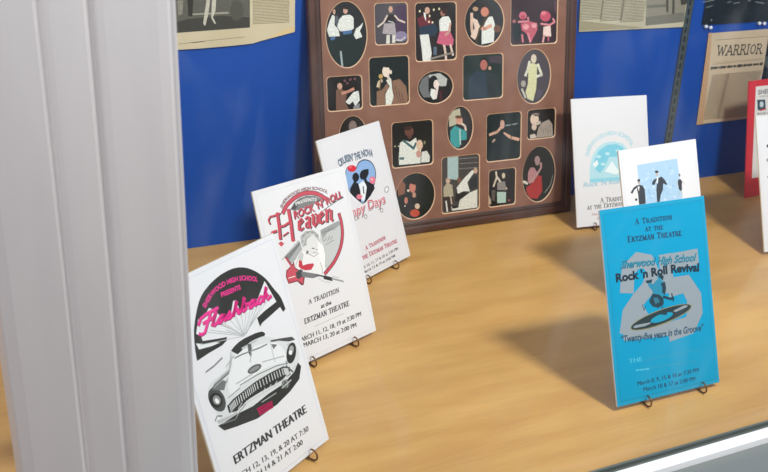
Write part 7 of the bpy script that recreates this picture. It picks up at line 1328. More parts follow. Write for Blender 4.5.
["p","#1a1010",[[183.19,86.57],[182.94,85.71],[182.22,84.97],[181.1,84.39],[179.64,84.01],[177.94,83.86],[176.13,83.94],[174.32,84.26],[172.64,84.79],[171.2,85.49],[170.11,86.32],[169.42,87.21],[169.2,88.12],[169.45,88.97],[170.16,89.71],[171.28,90.29],[172.73,90.67],[174.42,90.83],[176.23,90.74],[178.04,90.43],[179.73,89.9],[181.17,89.2],[182.27,88.37],[182.96,87.48]]],
["p","#0e0e10",[[163.07,69.65],[179.43,69.89],[186.18,47.55],[164.88,39.37],[153.4,49.4]]],
["p","#c09480",[[179.37,65.61],[179.23,64.4],[178.86,63.3],[178.29,62.39],[177.55,61.73],[176.69,61.36],[175.78,61.3],[174.87,61.57],[174.03,62.14],[173.32,62.98],[172.78,64.02],[172.45,65.19],[172.35,66.43],[172.49,67.63],[172.85,68.72],[173.43,69.63],[174.16,70.29],[175.02,70.67],[175.93,70.72],[176.83,70.46],[177.67,69.89],[178.39,69.06],[178.93,68.02],[179.26,66.84]]],
["p","#c8806c",[[163.79,57.79],[163.66,56.37],[163.31,55.06],[162.77,53.97],[162.08,53.17],[161.28,52.71],[160.44,52.62],[159.6,52.91],[158.82,53.56],[158.17,54.53],[157.67,55.74],[157.37,57.12],[157.29,58.57],[157.42,59.99],[157.77,61.29],[158.31,62.38],[159,63.18],[159.79,63.65],[160.64,63.74],[161.47,63.45],[162.25,62.8],[162.91,61.84],[163.4,60.63],[163.71,59.25]]],
["p","#d8c0a8",[[186.15,45.39],[185.97,44.18],[185.48,43.09],[184.72,42.2],[183.73,41.56],[182.59,41.23],[181.36,41.22],[180.15,41.53],[179.02,42.15],[178.06,43.02],[177.32,44.1],[176.87,45.3],[176.73,46.55],[176.91,47.75],[177.39,48.84],[178.16,49.73],[179.14,50.36],[180.28,50.7],[181.5,50.71],[182.72,50.4],[183.85,49.79],[184.81,48.92],[185.55,47.85],[186.01,46.64]]],
["p","#c0482c",[[185.51,33.54],[185.18,31.89],[184.27,30.44],[182.82,29.27],[180.94,28.47],[178.77,28.09],[176.45,28.17],[174.14,28.69],[171.99,29.61],[170.16,30.88],[168.77,32.4],[167.9,34.07],[167.63,35.79],[167.96,37.43],[168.87,38.88],[170.31,40.04],[172.17,40.84],[174.33,41.22],[176.65,41.15],[178.96,40.64],[181.11,39.73],[182.95,38.47],[184.36,36.94],[185.23,35.26]]],
["p","#d8d8d0",[[159.91,49.03],[159.85,48.71],[159.71,48.41],[159.48,48.17],[159.19,48.01],[158.85,47.92],[158.49,47.92],[158.13,48.01],[157.79,48.18],[157.51,48.42],[157.29,48.71],[157.16,49.04],[157.12,49.37],[157.17,49.7],[157.32,49.99],[157.54,50.23],[157.83,50.4],[158.17,50.49],[158.53,50.49],[158.89,50.4],[159.23,50.23],[159.51,49.99],[159.73,49.7],[159.86,49.37]]],
["p","#e0d0c0",[[167.34,74.49],[167.25,73.95],[167.01,73.46],[166.64,73.06],[166.15,72.78],[165.58,72.63],[164.98,72.63],[164.38,72.77],[163.83,73.05],[163.35,73.44],[162.99,73.92],[162.77,74.46],[162.7,75.02],[162.79,75.56],[163.03,76.05],[163.4,76.45],[163.89,76.73],[164.45,76.88],[165.06,76.88],[165.66,76.74],[166.21,76.46],[166.69,76.07],[167.05,75.59],[167.27,75.05]]]]],
["r",[264.76,75.52],36.4,48.2,"photo of a cast posing together by tall windows","#4a4644",[["p","#a8c0c0",[[239.76,125.45],[260.5,124.49],[260.46,82.36],[239.58,86.81]]],
["s","#3c4042",0.69,[[269.5,126.83],[269.51,96.6]]],
["s","#3c4042",0.69,[[279.27,125.88],[279.33,95.56]]],
["s","#3c4042",0.7,[[289.09,124.93],[289.2,94.52]]],
["s","#3c4042",0.7,[[297.73,124.09],[297.89,93.61]]],
["s","#9a9c98",0.69,[[262.2,118.95],[297.76,117.58]]],
["s","#9a9c98",0.69,[[262.19,110.34],[297.81,108.89]]],
["s","#9a9c98",0.7,[[262.18,101.7],[297.85,100.17]]],
["p","#b0a890",[[231.79,72.52],[239.07,80.37],[248.74,74.95],[251.12,55.03],[231.69,56.22]]],
["p","#3a302c",[[230.47,55.27],[248.68,55.31],[247.4,35.69],[241.27,29.84],[232.75,30.9]]],
["p","#c8ae9c",[[244.65,83.01],[244.49,81.79],[244.05,80.69],[243.36,79.78],[242.45,79.12],[241.4,78.76],[240.27,78.72],[239.15,79.01],[238.1,79.6],[237.2,80.46],[236.52,81.52],[236.09,82.72],[235.95,83.96],[236.1,85.18],[236.54,86.28],[237.24,87.19],[238.14,87.84],[239.19,88.2],[240.31,88.24],[241.44,87.96],[242.49,87.37],[243.38,86.52],[244.07,85.45],[244.5,84.26]]],
["p","#2a2a2c",[[256.02,58.84],[270.76,61.52],[280.65,55.97],[263.37,44.78],[253.55,45.96]]],
["p","#dfe2dc",[[257.26,69.63],[273.2,85.33],[287.96,96.83],[292.92,94.13],[278.14,76.04],[283.12,60.1],[270.76,61.52],[259.69,58.41]]],
["p","#7a5a4a",[[266.57,81.69],[266.42,80.46],[265.98,79.35],[265.28,78.44],[264.37,77.78],[263.3,77.41],[262.16,77.38],[261.02,77.67],[259.96,78.26],[259.05,79.13],[258.36,80.19],[257.92,81.4],[257.77,82.65],[257.92,83.87],[258.36,84.98],[259.06,85.89],[259.97,86.55],[261.03,86.92],[262.17,86.96],[263.31,86.67],[264.37,86.08],[265.28,85.22],[265.98,84.15],[266.42,82.94]]],
["p","#32383a",[[283.07,79.88],[296.68,87.17],[298.04,65.01],[283.12,62.3]]],
["p","#c8a890",[[298.13,94.67],[298,93.33],[297.61,92.1],[296.98,91.08],[296.16,90.33],[295.21,89.91],[294.18,89.84],[293.15,90.13],[292.19,90.76],[291.37,91.68],[290.73,92.83],[290.33,94.14],[290.19,95.51],[290.32,96.85],[290.71,98.07],[291.34,99.09],[292.15,99.84],[293.11,100.26],[294.13,100.33],[295.16,100.05],[296.12,99.43],[296.95,98.51],[297.58,97.35],[297.99,96.05]]],
["p","#dcdcd2",[[263.37,46.98],[283.13,57.89],[298.05,61.7],[298.22,29.44],[248.6,30.03],[246.18,38.04],[260.9,36.24]]],
["p","#1e2022",[[247.41,37.89],[260.9,37.35],[260.89,34.03],[248.61,33.34]]],
["s","#dfe2dc",2.77,[[236.49,48],[238.83,30.14]]],
["s","#d0b8a8",2.31,[[245.04,57.93],[247.42,42.29]]]]],
["r",[347.88,60],26.9,32.5,"small photo of a performer with arms raised overhead","#16120f",[["s","#d8ccb8",3.32,[[335.59,88.53],[336.98,78.41],[330.79,63.53]]],
["s","#d8ccb8",3.34,[[336.95,80.63],[347.34,66.14],[357.76,56]]],
["p","#d0c0a8",[[354.31,79.87],[354.22,78.61],[353.9,77.47],[353.39,76.51],[352.71,75.8],[351.91,75.4],[351.05,75.32],[350.18,75.58],[349.37,76.16],[348.67,77.02],[348.13,78.09],[347.78,79.31],[347.65,80.59],[347.75,81.84],[348.06,82.99],[348.58,83.95],[349.26,84.65],[350.05,85.05],[350.91,85.13],[351.77,84.87],[352.59,84.3],[353.29,83.44],[353.83,82.37],[354.18,81.15]]],
["p","#8a8480",[[338.36,69.37],[353.69,69.9],[357.79,53.75],[338.52,55.96]]],
["p","#b0ccc0",[[338.05,52.66],[356.55,50.52],[356.32,31.36],[338.8,32.35]]],
["p","#b8a890",[[321.3,49.01],[325.96,39.51],[326.03,31.65],[321.45,32.2]]],
["p","#a04a3c",[[365.87,34.3],[365.79,33.84],[365.53,33.43],[365.13,33.1],[364.59,32.88],[363.97,32.77],[363.3,32.79],[362.62,32.93],[361.99,33.19],[361.45,33.54],[361.03,33.97],[360.76,34.44],[360.67,34.92],[360.75,35.38],[361,35.78],[361.41,36.11],[361.94,36.33],[362.57,36.44],[363.24,36.42],[363.91,36.28],[364.54,36.02],[365.08,35.67],[365.5,35.25],[365.77,34.78]]],
["p","#5a5450",[[327.05,57.27],[334.69,56.4],[333.64,36.35],[327.23,39.36]]]]],
["e",[424.19,75.21],34.3,49.8,"oval photo of a singer in a red skirt","#262622",[["p","#b03c3c",[[398.7,53.61],[406,57.33],[424.13,73.5],[430.87,70.5],[432.97,42.85],[422.6,30.28],[406.56,33.33],[399.69,44.41]]],
["p","#b8888a",[[401.51,80.43],[406.57,88.9],[414.49,88.08],[421.35,78.33],[413.84,61],[401.95,61.18]]],
["p","#a88c8c",[[426.63,99.22],[426.49,97.02],[425.96,95.01],[425.08,93.33],[423.9,92.08],[422.52,91.37],[421.01,91.23],[419.5,91.68],[418.07,92.68],[416.83,94.17],[415.86,96.04],[415.23,98.16],[414.97,100.39],[415.11,102.58],[415.64,104.58],[416.52,106.26],[417.69,107.5],[419.07,108.21],[420.57,108.36],[422.08,107.92],[423.51,106.93],[424.75,105.45],[425.73,103.58],[426.37,101.46]]],
["s","#c09a98",3.92,[[405.89,61.88],[418.87,71.8],[429.09,86.56],[428.88,94.49]]],
["p","#d8d0c8",[[402.19,59.57],[401.61,59.12],[400.69,58.93],[399.49,59],[398.1,59.35],[396.61,59.94],[395.13,60.72],[393.75,61.66],[392.57,62.68],[391.67,63.71],[391.11,64.69],[390.93,65.55],[391.14,66.23],[391.72,66.68],[392.64,66.87],[393.83,66.79],[395.21,66.45],[396.7,65.87],[398.18,65.09],[399.56,64.15],[400.75,63.13],[401.65,62.09],[402.22,61.11],[402.4,60.25]]],
["s","#989c90",1.5,[[455.03,70.18],[450.18,52.38],[438.43,39.92]]],
["p","#2e2624",[[416.7,94.6],[416.62,92.86],[416.29,91.27],[415.74,89.93],[415,88.93],[414.12,88.35],[413.17,88.21],[412.2,88.54],[411.3,89.31],[410.5,90.47],[409.88,91.93],[409.47,93.59],[409.31,95.35],[409.39,97.09],[409.72,98.68],[410.27,100.01],[411.01,101.01],[411.88,101.59],[412.83,101.73],[413.79,101.4],[414.7,100.64],[415.49,99.49],[416.12,98.03],[416.53,96.36]]]]]],"wall":{"npL":{"outline":[[299.52,317.37],[331.96,317.68],[384.93,319.57],[411.27,321.33],[426.97,325.11],[477.98,335.74],[477.89,382.84]],"art":[["p","#62625a",[[293.88,434.35],[408.94,432.93],[407.36,345.19],[289.11,341.37]]],
["p","#44443f",[[289.79,354.61],[314.53,360.93],[364.58,364.06],[407.63,360.12],[407.36,345.19],[289.14,342.09]]],
["p","#a8a698",[[322.24,368.38],[374.89,369.09],[376.09,366.61],[339.52,366.36],[322.16,366.46]]],
["p","#c9c7b8",[[344.17,391.25],[349.14,391.12],[345.05,367.15],[340.18,350.27],[337.02,352.83],[339.56,367.33]]],
["p","#c9c7b8",[[351.63,391.06],[357.87,390.9],[355.99,371.64],[351.89,362.05],[356.15,353.34],[354.09,352.19],[349.34,360.92]]],
["p","#8f8d80",[[301.13,387.63],[309.61,387.4],[307.51,368.39],[301.31,366.2]]],
["p","#35352f",[[315.42,391.98],[324.46,391.75],[322.43,372.7],[321.58,364.31],[315.95,365.22]]],
["p","#55554d",[[397.98,370.32],[397.55,366.51],[396.44,362.98],[394.74,359.97],[392.55,357.69],[390.03,356.3],[387.35,355.89],[384.7,356.49],[382.26,358.05],[380.2,360.47],[378.66,363.58],[377.73,367.16],[377.48,370.96],[377.93,374.74],[379.04,378.23],[380.74,381.2],[382.9,383.46],[385.4,384.85],[388.05,385.27],[390.68,384.7],[393.11,383.18],[395.19,380.79],[396.76,377.71],[397.71,374.14]]],
["s","#8a8270",0.76,[[299.35,325.56],[338.1,328.21],[371.25,330.2],[399.79,331.71]]],
["s","#6a6454",1.25,[[319.23,326.6],[338.09,327.96]]]],"cols":[[[412.42,427.46],[469.11,350.4]]]},"npM":{"outline":[[1009.39,313.83],[1256.78,312.96],[1259.71,365.31],[1000.63,372.09]],"art":[["p","#a39c82",[[1008.16,333.44],[1149.76,316.08],[1134.36,315.15],[1010.21,315.02]]],
["p","#8d8a7a",[[1146.75,382.64],[1243.86,380.45],[1246.4,322.33],[1157.06,318.87]]],
["p","#6f6d60",[[1153.91,355.5],[1196.87,356.68],[1198,351.16],[1154.85,350.64]]],
["p","#4a4a42",[[1194.24,369.5],[1200.21,369.35],[1205.92,341.72],[1200.83,341.27]]],
["p","#4a4a42",[[1209.39,369.11],[1215.01,368.97],[1222.02,331.92],[1216.34,332.11]]],
["p","#77766a",[[1154.1,334.27],[1244.49,340.47],[1246.4,322.33],[1157.06,318.87]]],
["p","#3f4038",[[1224.96,374.8],[1243.86,380.45],[1247.23,355.85],[1233.64,353.16]]]],"cols":[[[1003.36,389],[1055.1,334.05]],[[1051.76,387.95],[1101.01,329.57]],[[1096.49,386.97],[1150.04,324.9]]]},"war":{"outline":[[1314.33,298.42],[1470.57,300.72],[1475.92,217.53],[1475.05,118.9],[1324.14,117.5]],"art":[["s","#5c5546",0.74,[[1332.16,284.45],[1469.86,286.21]]],
["s","#6a6252",0.74,[[1337.92,237.54],[1468.19,240.26]]],
["s","#8a8270",0.5,[[1337.18,240.7],[1467.6,242.43]]],
["s","#3d4038",2.6,[[1344.51,273.04],[1349.53,254.29]]],
["s","#3d4038",2.6,[[1349.53,254.29],[1354.25,271.01]]],
["s","#3d4038",2.6,[[1354.25,271.01],[1358.42,254.15]]],
["s","#3d4038",2.6,[[1358.42,254.15],[1364.06,272.72]]],
["s","#3d4038",2.6,[[1341.66,273.09],[1347.35,272.99]]],
["s","#3d4038",2.6,[[1361.21,272.77],[1366.9,272.67]]],
["s","#3d4038",2.6,[[1368.19,253.98],[1375.61,272.53]]],
["s","#3d4038",2.6,[[1375.61,272.53],[1382.41,253.75]]],
["s","#3d4038",2.6,[[1370.97,260.47],[1379.85,260.32]]],
["s","#3d4038",2.6,[[1365.35,254.03],[1371.04,253.94]]],
["s","#3d4038",2.6,[[1379.57,253.8],[1385.25,253.7]]],
["s","#3d4038",2.6,[[1387.74,253.66],[1388.05,272.32],[1395.16,272.21],[1397.76,268.06],[1395.01,263.25],[1387.9,263.36]]],
["s","#3d4038",2.6,[[1393.23,263.28],[1400.17,252.52]]],
["s","#3d4038",2.6,[[1384.9,253.71],[1390.58,253.61]]],
["s","#3d4038",2.6,[[1385.21,272.37],[1390.89,272.28]]],
["s","#3d4038",2.6,[[1397.34,253.5],[1403.03,253.41]]],
["s","#3d4038",2.6,[[1405.51,253.37],[1405.82,272.03],[1412.93,271.91],[1415.53,267.76],[1412.78,262.95],[1405.67,263.07]]],
["s","#3d4038",2.6,[[1411.01,262.98],[1417.94,252.23]]],
["s","#3d4038",2.6,[[1402.67,253.41],[1408.36,253.32]]],
["s","#3d4038",2.6,[[1402.98,272.08],[1408.67,271.98]]],
["s","#3d4038",2.6,[[1415.11,253.21],[1420.8,253.11]]],
["s","#3d4038",2.6,[[1423.29,253.07],[1423.59,271.74]]],
["s","#3d4038",2.6,[[1420.44,253.12],[1426.13,253.03]]],
["s","#3d4038",2.6,[[1420.75,271.78],[1426.44,271.69]]],
["s","#3d4038",2.6,[[1436.61,252.85],[1431.36,257.61],[1431.51,266.94],[1436.92,271.52],[1442.18,266.76],[1442.02,257.43],[1436.61,252.85]]],
["s","#3d4038",2.6,[[1448.17,252.66],[1448.47,271.32],[1455.58,271.21],[1458.18,267.06],[1455.44,262.25],[1448.33,262.37]]],
["s","#3d4038",2.6,[[1453.66,262.28],[1460.59,251.52]]],
["s","#3d4038",2.6,[[1445.32,252.71],[1451.01,252.62]]],
["s","#3d4038",2.6,[[1445.63,271.37],[1451.32,271.28]]],
["s","#3d4038",2.6,[[1457.76,252.5],[1463.45,252.41]]],
["s","#4b483f",5.63,[[1335.65,229.98],[1338.21,230]]],
["s","#4b483f",4.22,[[1339.29,230.01],[1341.9,230.04]]],
["s","#4b483f",4.8,[[1342.99,230.05],[1344.53,230.06]]],
["s","#4b483f",4.23,[[1345.61,230.07],[1347.14,230.08]]],
["s","#4b483f",5.86,[[1348.22,230.09],[1349.88,230.11]]],
["s","#4b483f",3.96,[[1353.69,230.14],[1356.36,230.17]]],
["s","#4b483f",5.88,[[1360.18,230.2],[1361.55,230.21]]],
["s","#4b483f",4.04,[[1362.64,230.22],[1365.59,230.25]]],
["s","#4b483f",5.03,[[1366.68,230.26],[1369.63,230.29]]],
["s","#4b483f",4.13,[[1370.73,230.3],[1373.7,230.32]]],
["s","#4b483f",4.05,[[1377.55,230.36],[1379.53,230.37]]],
["s","#4b483f",5.79,[[1380.63,230.38],[1382.56,230.4]]],
["s","#4b483f",3.79,[[1383.66,230.41],[1386.22,230.43]]],
["s","#4b483f",4.47,[[1387.6,230.45],[1389.78,230.47]]],
["s","#4b483f",4.31,[[1393.66,230.5],[1395.34,230.52]]],
["s","#4b483f",4.72,[[1396.45,230.53],[1398.43,230.54]]],
["s","#4b483f",3.66,[[1402.33,230.58],[1404.69,230.6]]],
["s","#4b483f",6.2,[[1405.8,230.61],[1408.24,230.63]]],
["s","#4b483f",6.19,[[1409.36,230.64],[1412.31,230.67]]],
["s","#4b483f",4.34,[[1413.71,230.68],[1416.61,230.71]]],
["s","#4b483f",5.81,[[1420.53,230.74],[1423.2,230.77]]],
["s","#4b483f",3.92,[[1424.6,230.78],[1427.6,230.81]]],
["s","#4b483f",4.08,[[1429.01,230.82],[1431.03,230.84]]],
["s","#4b483f",4.53,[[1432.44,230.85],[1434.78,230.87]]],
["s","#4b483f",5.39,[[1436.19,230.89],[1438.96,230.91]]],
["s","#4b483f",3.83,[[1440.37,230.92],[1442.06,230.94]]],
["s","#4b483f",4.63,[[1446.03,230.97],[1448.71,231]]],
["s","#4b483f",3.86,[[1450.13,231.01],[1452.28,231.03]]],
["s","#4b483f",4.27,[[1453.41,231.04],[1455.41,231.06]]],
["s","#4b483f",4,[[1456.55,231.07],[1459.32,231.09]]],
["s","#4b483f",4.87,[[1463.32,231.13],[1464.85,231.14]]],
["s","#4b483f",6.04,[[1466,231.15],[1469.15,231.18]]],
["p","#c8a37c",[[1313.26,299.01],[1320.67,299.1],[1326.79,261.86],[1341.51,116.82],[1324.9,117.14]]]],"cols":[[[1342.76,215.51],[1386.68,125.1]],[[1378.85,216.29],[1427.24,123.87]],[[1427.68,216.35],[1471.08,123.46]]],"skew":True},"photo":{"outline":[[1293.01,315.31],[1483.8,315.88],[1496.12,366.79],[1292.23,371.78]],"art":[["s","#7f8d88",1.58,[[1285,357.1],[1302.63,359.53],[1311.61,360.26]]],
["s","#7f8d88",1.59,[[1295.12,347.04],[1311.4,350.08]]],
["s","#7f8d88",1.62,[[1347.25,354.96],[1356.07,357.08]]],
["s","#7f8d88",1.63,[[1362.47,352.94],[1378.25,354.48]]],
["s","#7f8d88",1.67,[[1419.24,354.34],[1442.41,350.67]]],
["s","#7f8d88",1.65,[[1399.1,357.89],[1405.03,356.13]]],
["p","#24302e",[[1419.38,333.16],[1419.28,331.06],[1417.85,329.15],[1415.2,327.56],[1411.5,326.4],[1407.02,325.74],[1402.07,325.64],[1396.98,326.09],[1392.1,327.07],[1387.77,328.5],[1384.28,330.29],[1381.86,332.31],[1380.67,334.43],[1380.79,336.5],[1382.21,338.39],[1384.83,339.97],[1388.47,341.13],[1392.9,341.79],[1397.82,341.91],[1402.89,341.48],[1407.78,340.53],[1412.14,339.11],[1415.68,337.33],[1418.15,335.3]]],
["p","#1e2a28",[[1362.78,341],[1362.88,338.42],[1361.86,336.04],[1359.8,334.04],[1356.83,332.55],[1353.16,331.67],[1349.04,331.47],[1344.77,331.96],[1340.63,333.09],[1336.9,334.79],[1333.84,336.95],[1331.65,339.41],[1330.48,342.01],[1330.4,344.58],[1331.42,346.93],[1333.47,348.91],[1336.4,350.39],[1340.03,351.27],[1344.11,351.49],[1348.36,351.03],[1352.51,349.92],[1356.25,348.23],[1359.35,346.08],[1361.58,343.62]]],
["p","#8a9490",[[1316.18,323.25],[1316.23,322.78],[1316.18,322.35],[1316.01,321.99],[1315.75,321.71],[1315.41,321.55],[1315.01,321.5],[1314.58,321.58],[1314.15,321.77],[1313.75,322.07],[1313.41,322.45],[1313.15,322.9],[1312.98,323.36],[1312.93,323.83],[1312.98,324.26],[1313.15,324.62],[1313.41,324.9],[1313.76,325.06],[1314.15,325.11],[1314.58,325.04],[1315.01,324.84],[1315.41,324.54],[1315.75,324.16],[1316.01,323.72]]],
["s","#26322f",2.37,[[1369.57,324.75],[1398.12,319.7],[1428.54,319.62]]]]},"pins":[[1300.66,312.2],[1312.4,309.85],[1436.55,313.14],[1450.03,312.25]],"photo2":{"outline":[[1481.36,192.63],[1475.81,237.8],[1474.48,281.83],[1562.44,281.98],[1561.16,191.66]],"art":[["p","#5a6460",[[1493.58,232.78],[1494.19,229.59],[1494.19,226.65],[1493.57,224.16],[1492.39,222.28],[1490.72,221.16],[1488.67,220.86],[1486.39,221.41],[1484.04,222.76],[1481.77,224.83],[1479.75,227.47],[1478.1,230.49],[1476.94,233.7],[1476.34,236.87],[1476.36,239.79],[1476.97,242.26],[1478.15,244.12],[1479.81,245.24],[1481.83,245.54],[1484.09,245.01],[1486.44,243.68],[1488.7,241.64],[1490.74,239.01],[1492.4,235.99]]],
["p","#39423e",[[1514.61,207.02],[1515.05,203.79],[1514.5,200.84],[1512.99,198.36],[1510.63,196.54],[1507.58,195.5],[1504.04,195.3],[1500.28,195.96],[1496.54,197.43],[1493.08,199.62],[1490.14,202.36],[1487.91,205.46],[1486.54,208.73],[1486.13,211.93],[1486.69,214.86],[1488.19,217.3],[1490.53,219.11],[1493.55,220.16],[1497.04,220.37],[1500.78,219.74],[1504.51,218.29],[1507.98,216.14],[1510.95,213.41],[1513.21,210.3]]]]},"std":[[1267.44,357.8],[1258.34,249.62],[1257.78,111.36]]}}

# ================================================================ the display case
RA = 0.0                                   # direction of the sliding track
def rail_point(x, y, z=0.0):               # x along the track, y behind it, metres
    o = Vector((0.95*U, 1.029*U, 0)); e = Vector((math.cos(RA), math.sin(RA), 0)); n = Vector((-math.sin(RA), math.cos(RA), 0))
    return o + e*x + n*y + Vector((0, 0, z))
def rail_matrix():
    m = Matrix.Rotation(RA, 4, 'Z'); m.translation = Vector((0.95*U, 1.029*U, 0)); return m
RM = rail_matrix()
TX = 0.2163*U-0.95*U+0.0012              # the track starts at the stile
WOOD = wood_material()
mb = MB(); mb.add([rail_point(-1.5, 0.0), rail_point(2.2, 0.0), Vector((2.9, D+0.02, 0)), Vector((-1.0, D+0.02, 0)), rail_point(-1.5, 0.0, -.02), rail_point(2.2, 0.0, -.02), Vector((2.9, D+0.02, -.02)), Vector((-1.0, D+0.02, -.02))],
       [(0, 1, 2, 3), (7, 6, 5, 4), (0, 4, 5, 1), (1, 5, 6, 2), (2, 6, 7, 3), (3, 7, 4, 0)], WOOD)
tag(mb.build('floor'), kind='structure')
BLUE = noisy('blue_backing_paper', '#0050b2', '#00439c', 2.5, (1, 1, 1), 0.5, 0, 6, 0.25, 0.75, 0.0, 0.4)
mb = MB(); mb.box(-1.0, 2.9, D, D+0.02, 0.0, 1.3, BLUE); tag(mb.build('wall_back'), kind='structure')
mb = MB(); mb.box(1.66, 1.68, 0.63, D-0.0005, 0.0003, 1.3, BLUE); tag(mb.build('shade_wall_right'), kind='structure')  # unseen end wall, added to block ambient light and darken the rear right
ALU = noisy('brushed_aluminium', '#efedec', '#e4e2e2', 6, (4, 4, 0.6), 0.42, 0.7, 4, 0.3, 0.7, 0.0)
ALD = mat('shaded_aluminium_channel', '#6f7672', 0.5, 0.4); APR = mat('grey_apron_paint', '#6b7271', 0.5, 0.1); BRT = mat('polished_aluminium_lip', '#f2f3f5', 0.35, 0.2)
mb = MB()
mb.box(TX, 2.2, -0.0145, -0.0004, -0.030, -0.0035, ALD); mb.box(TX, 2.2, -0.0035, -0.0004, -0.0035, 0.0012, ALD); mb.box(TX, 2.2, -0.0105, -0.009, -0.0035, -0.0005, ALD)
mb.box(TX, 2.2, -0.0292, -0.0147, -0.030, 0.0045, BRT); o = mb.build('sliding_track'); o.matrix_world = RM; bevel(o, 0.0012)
tag(o, 'bright aluminium sliding track along the front edge of the wooden shelf', 'track')
mb = MB(); mb.box(TX, 2.2, -0.36, -0.0297, -0.5, -0.004, APR); o = mb.build('trim_front'); o.matrix_world = RM; tag(o, kind='structure')
# aluminium stile at the left: ribbed profile
X = lambda u: u*U
yf, yb = 0.955*U, 1.02*U
x0, g1, g2, x1 = X(0.0045), X(0.0815), X(0.1300), X(0.2158)
prof = [(x0, yb), (x0, yf+.006), (x0+.004, yf+.0015), (x0+.012, yf), (g1-.002, yf), (g1-.0006, yf+.0028), (g1+.0008, yf+.003), (g1+.0022, yf+.001), (g1+.006, yf+.0006), (g2-.003, yf+.0008), (g2-.0012, yf+.003), (g2+.0004, yf+.0045), (g2+.0018, yf+.003), (g2+.003, yf+.0006), (g2+.008, yf),
        (x1-.012, yf), (x1-.0055, yf+.0006), (x1-.0035, yf+.0018), (x1-.0022, yf+.0012), (x1, yf+.0012), (x1, yb)]
mb = MB(); mb.prism(prof, -0.45, 1.15, ALU); o = mb.build('door_stile'); bevel(o, 0.0008)
tag(o, 'wide pale grey aluminium door stile with two vertical grooves at the left', 'post')
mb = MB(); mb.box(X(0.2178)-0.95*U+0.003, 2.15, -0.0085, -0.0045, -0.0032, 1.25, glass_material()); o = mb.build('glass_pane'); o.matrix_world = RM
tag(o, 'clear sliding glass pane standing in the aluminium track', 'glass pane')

# ================================================================ programmes on wire easels
WHITE = noisy('white_foam_board', '#e4e4e7', '#dedee2', 30, (1, 1, 1), 0.5, 0, 2, 0.3, 0.7, 0, 0.3)
PAPER = mat('white_card_stock', '#e3e3e6', 0.42, 0, 0.35); CREAM = mat('cream_board_edge', '#e9dfc4', 0.6)
CYAN = mat('turquoise_card_stock', '#0095c0', 0.5, 0, 0.15); CYANB = mat('turquoise_mount_board', '#0096bf', 0.45, 0, 0.35); REDC = mat('red_mount_board', '#d8383f', 0.5)
BRONZE = noisy('bronze_wire', '#8f6637', '#5c3f22', 60, (1, 1, 1), 0.3, 0.5, 3)
def easel(x, y, yaw, lean, W, hooks, label, group='wire plate easels'):
    """bronze wire easel: two curled front hooks, back rails, cross bars and a rear leg"""
    mw = Matrix.Rotation(yaw, 4, 'Z'); mw.translation = Vector((x, y, 0)); root = tag(empty('plate_easel', mw), label, 'easel', group)
    r = 0.0010; s, c = math.sin(lean), math.cos(lean)
    # card front plane: y = z*s/c measured from its foot at (0, z=0.0072); wires keep 2.6 mm + r behind it
    def behind(t, off=0.0036): return (off*c + t*s, 0.0072 - off*s + t*c)
    for u in hooks:
        hook = [(-.0006, .0132), (-.0030, .0140), (-.0062, .0128), (-.0088, .0100), (-.0096, .0066), (-.0084, .0034), (-.0055, .0016), (-.002, .0013), (.004, .0013), (.010, .0013)]
        mb = MB(); mb.tube([(u, p, q) for p, q in hook], r, BRONZE); mb.build('front_hook', root, True)
        a, b = behind(0.006), behind(0.115)
        mb = MB(); mb.tube([(u, .0016, .0013), (u, .0016, .0046), (u, .0030, .0048), (u, a[0], a[1]-.006), (u, a[0], a[1]), (u*.8, b[0], b[1])], r, BRONZE); mb.build('back_rail', root, True)
    b = behind(0.115, 0.0060); h = max(abs(k) for k in hooks)
    mb = MB(); mb.tube([(hooks[0]*.8, b[0], b[1]-.004), (hooks[1]*.8, b[0], b[1]-.004)], r, BRONZE); mb.build('cross_bar', root, True)
    mb = MB(); mb.tube([(0, b[0]+.0022, b[1]-.004), (0, b[0]+0.018, 0.03), (0, b[0]+0.022, r), (0, b[0]+.030, r)], r, BRONZE); mb.build('rear_leg', root, True)
    return root
def programme(name, key, board, sheet, edge, line, label, cat='programme', z0=0.0072, group=None, inset=5.0, name_board='mount_board'):
    x, y, yaw, lean, W, H = DATA['cards'][key]['fit']; Wm, Hm = W*600, H*600
    ex = Vector((math.cos(yaw), math.sin(yaw), 0)); bk = Vector((-math.sin(yaw), math.cos(yaw), 0)); ey = math.cos(lean)*Vector((0, 0, 1))+math.sin(lean)*bk
    loc = Vector((x*U, y*U, z0)) - ex*W*U/2
    root = tag(empty(name, frame_matrix(ex, ey, loc)), label, cat, group)
    mb = MB(); mb.add([(0, 0, 0), (Wm, 0, 0), (Wm, Hm, 0), (0, Hm, 0)], [(0, 1, 2, 3)], board)
    mb.add([(0, 0, 0), (Wm, 0, 0), (Wm, Hm, 0), (0, Hm, 0), (0, 0, -2.4), (Wm, 0, -2.4), (Wm, Hm, -2.4), (0, Hm, -2.4)], [(4, 5, 1, 0), (5, 6, 2, 1), (6, 7, 3, 2), (7, 4, 0, 3), (7, 6, 5, 4)], edge)
    to_m(mb.build(name_board, root))
    i = inset; mb = MB(); mb.box(i, Wm-i, i, Hm-i, 0.02, 0.16, sheet)
    L = ink(line)
    for a, b in (((i, i), (Wm-i, i)), ((Wm-i, i), (Wm-i, Hm-i)), ((Wm-i, Hm-i), (i, Hm-i)), ((i, Hm-i), (i, i))): mb.stroke([a, b], 0.7, 0.165, L)
    draw(mb, DATA['cards'][key]['art'], 0.168); to_m(mb.build('printed_sheet', root))
    return x*U, y*U, yaw, lean, W*U
P = {}
P['flash'] = programme('theatre_programme', 'flash', WHITE, PAPER, CREAM, '#cfd3df', 'white programme with pink script over a grille of an old car, nearest the left stile')
P['heaven'] = programme('theatre_programme', 'heaven', WHITE, PAPER, CREAM, '#d5d6dc', 'white programme with red blackletter title and a cherub playing a guitar')
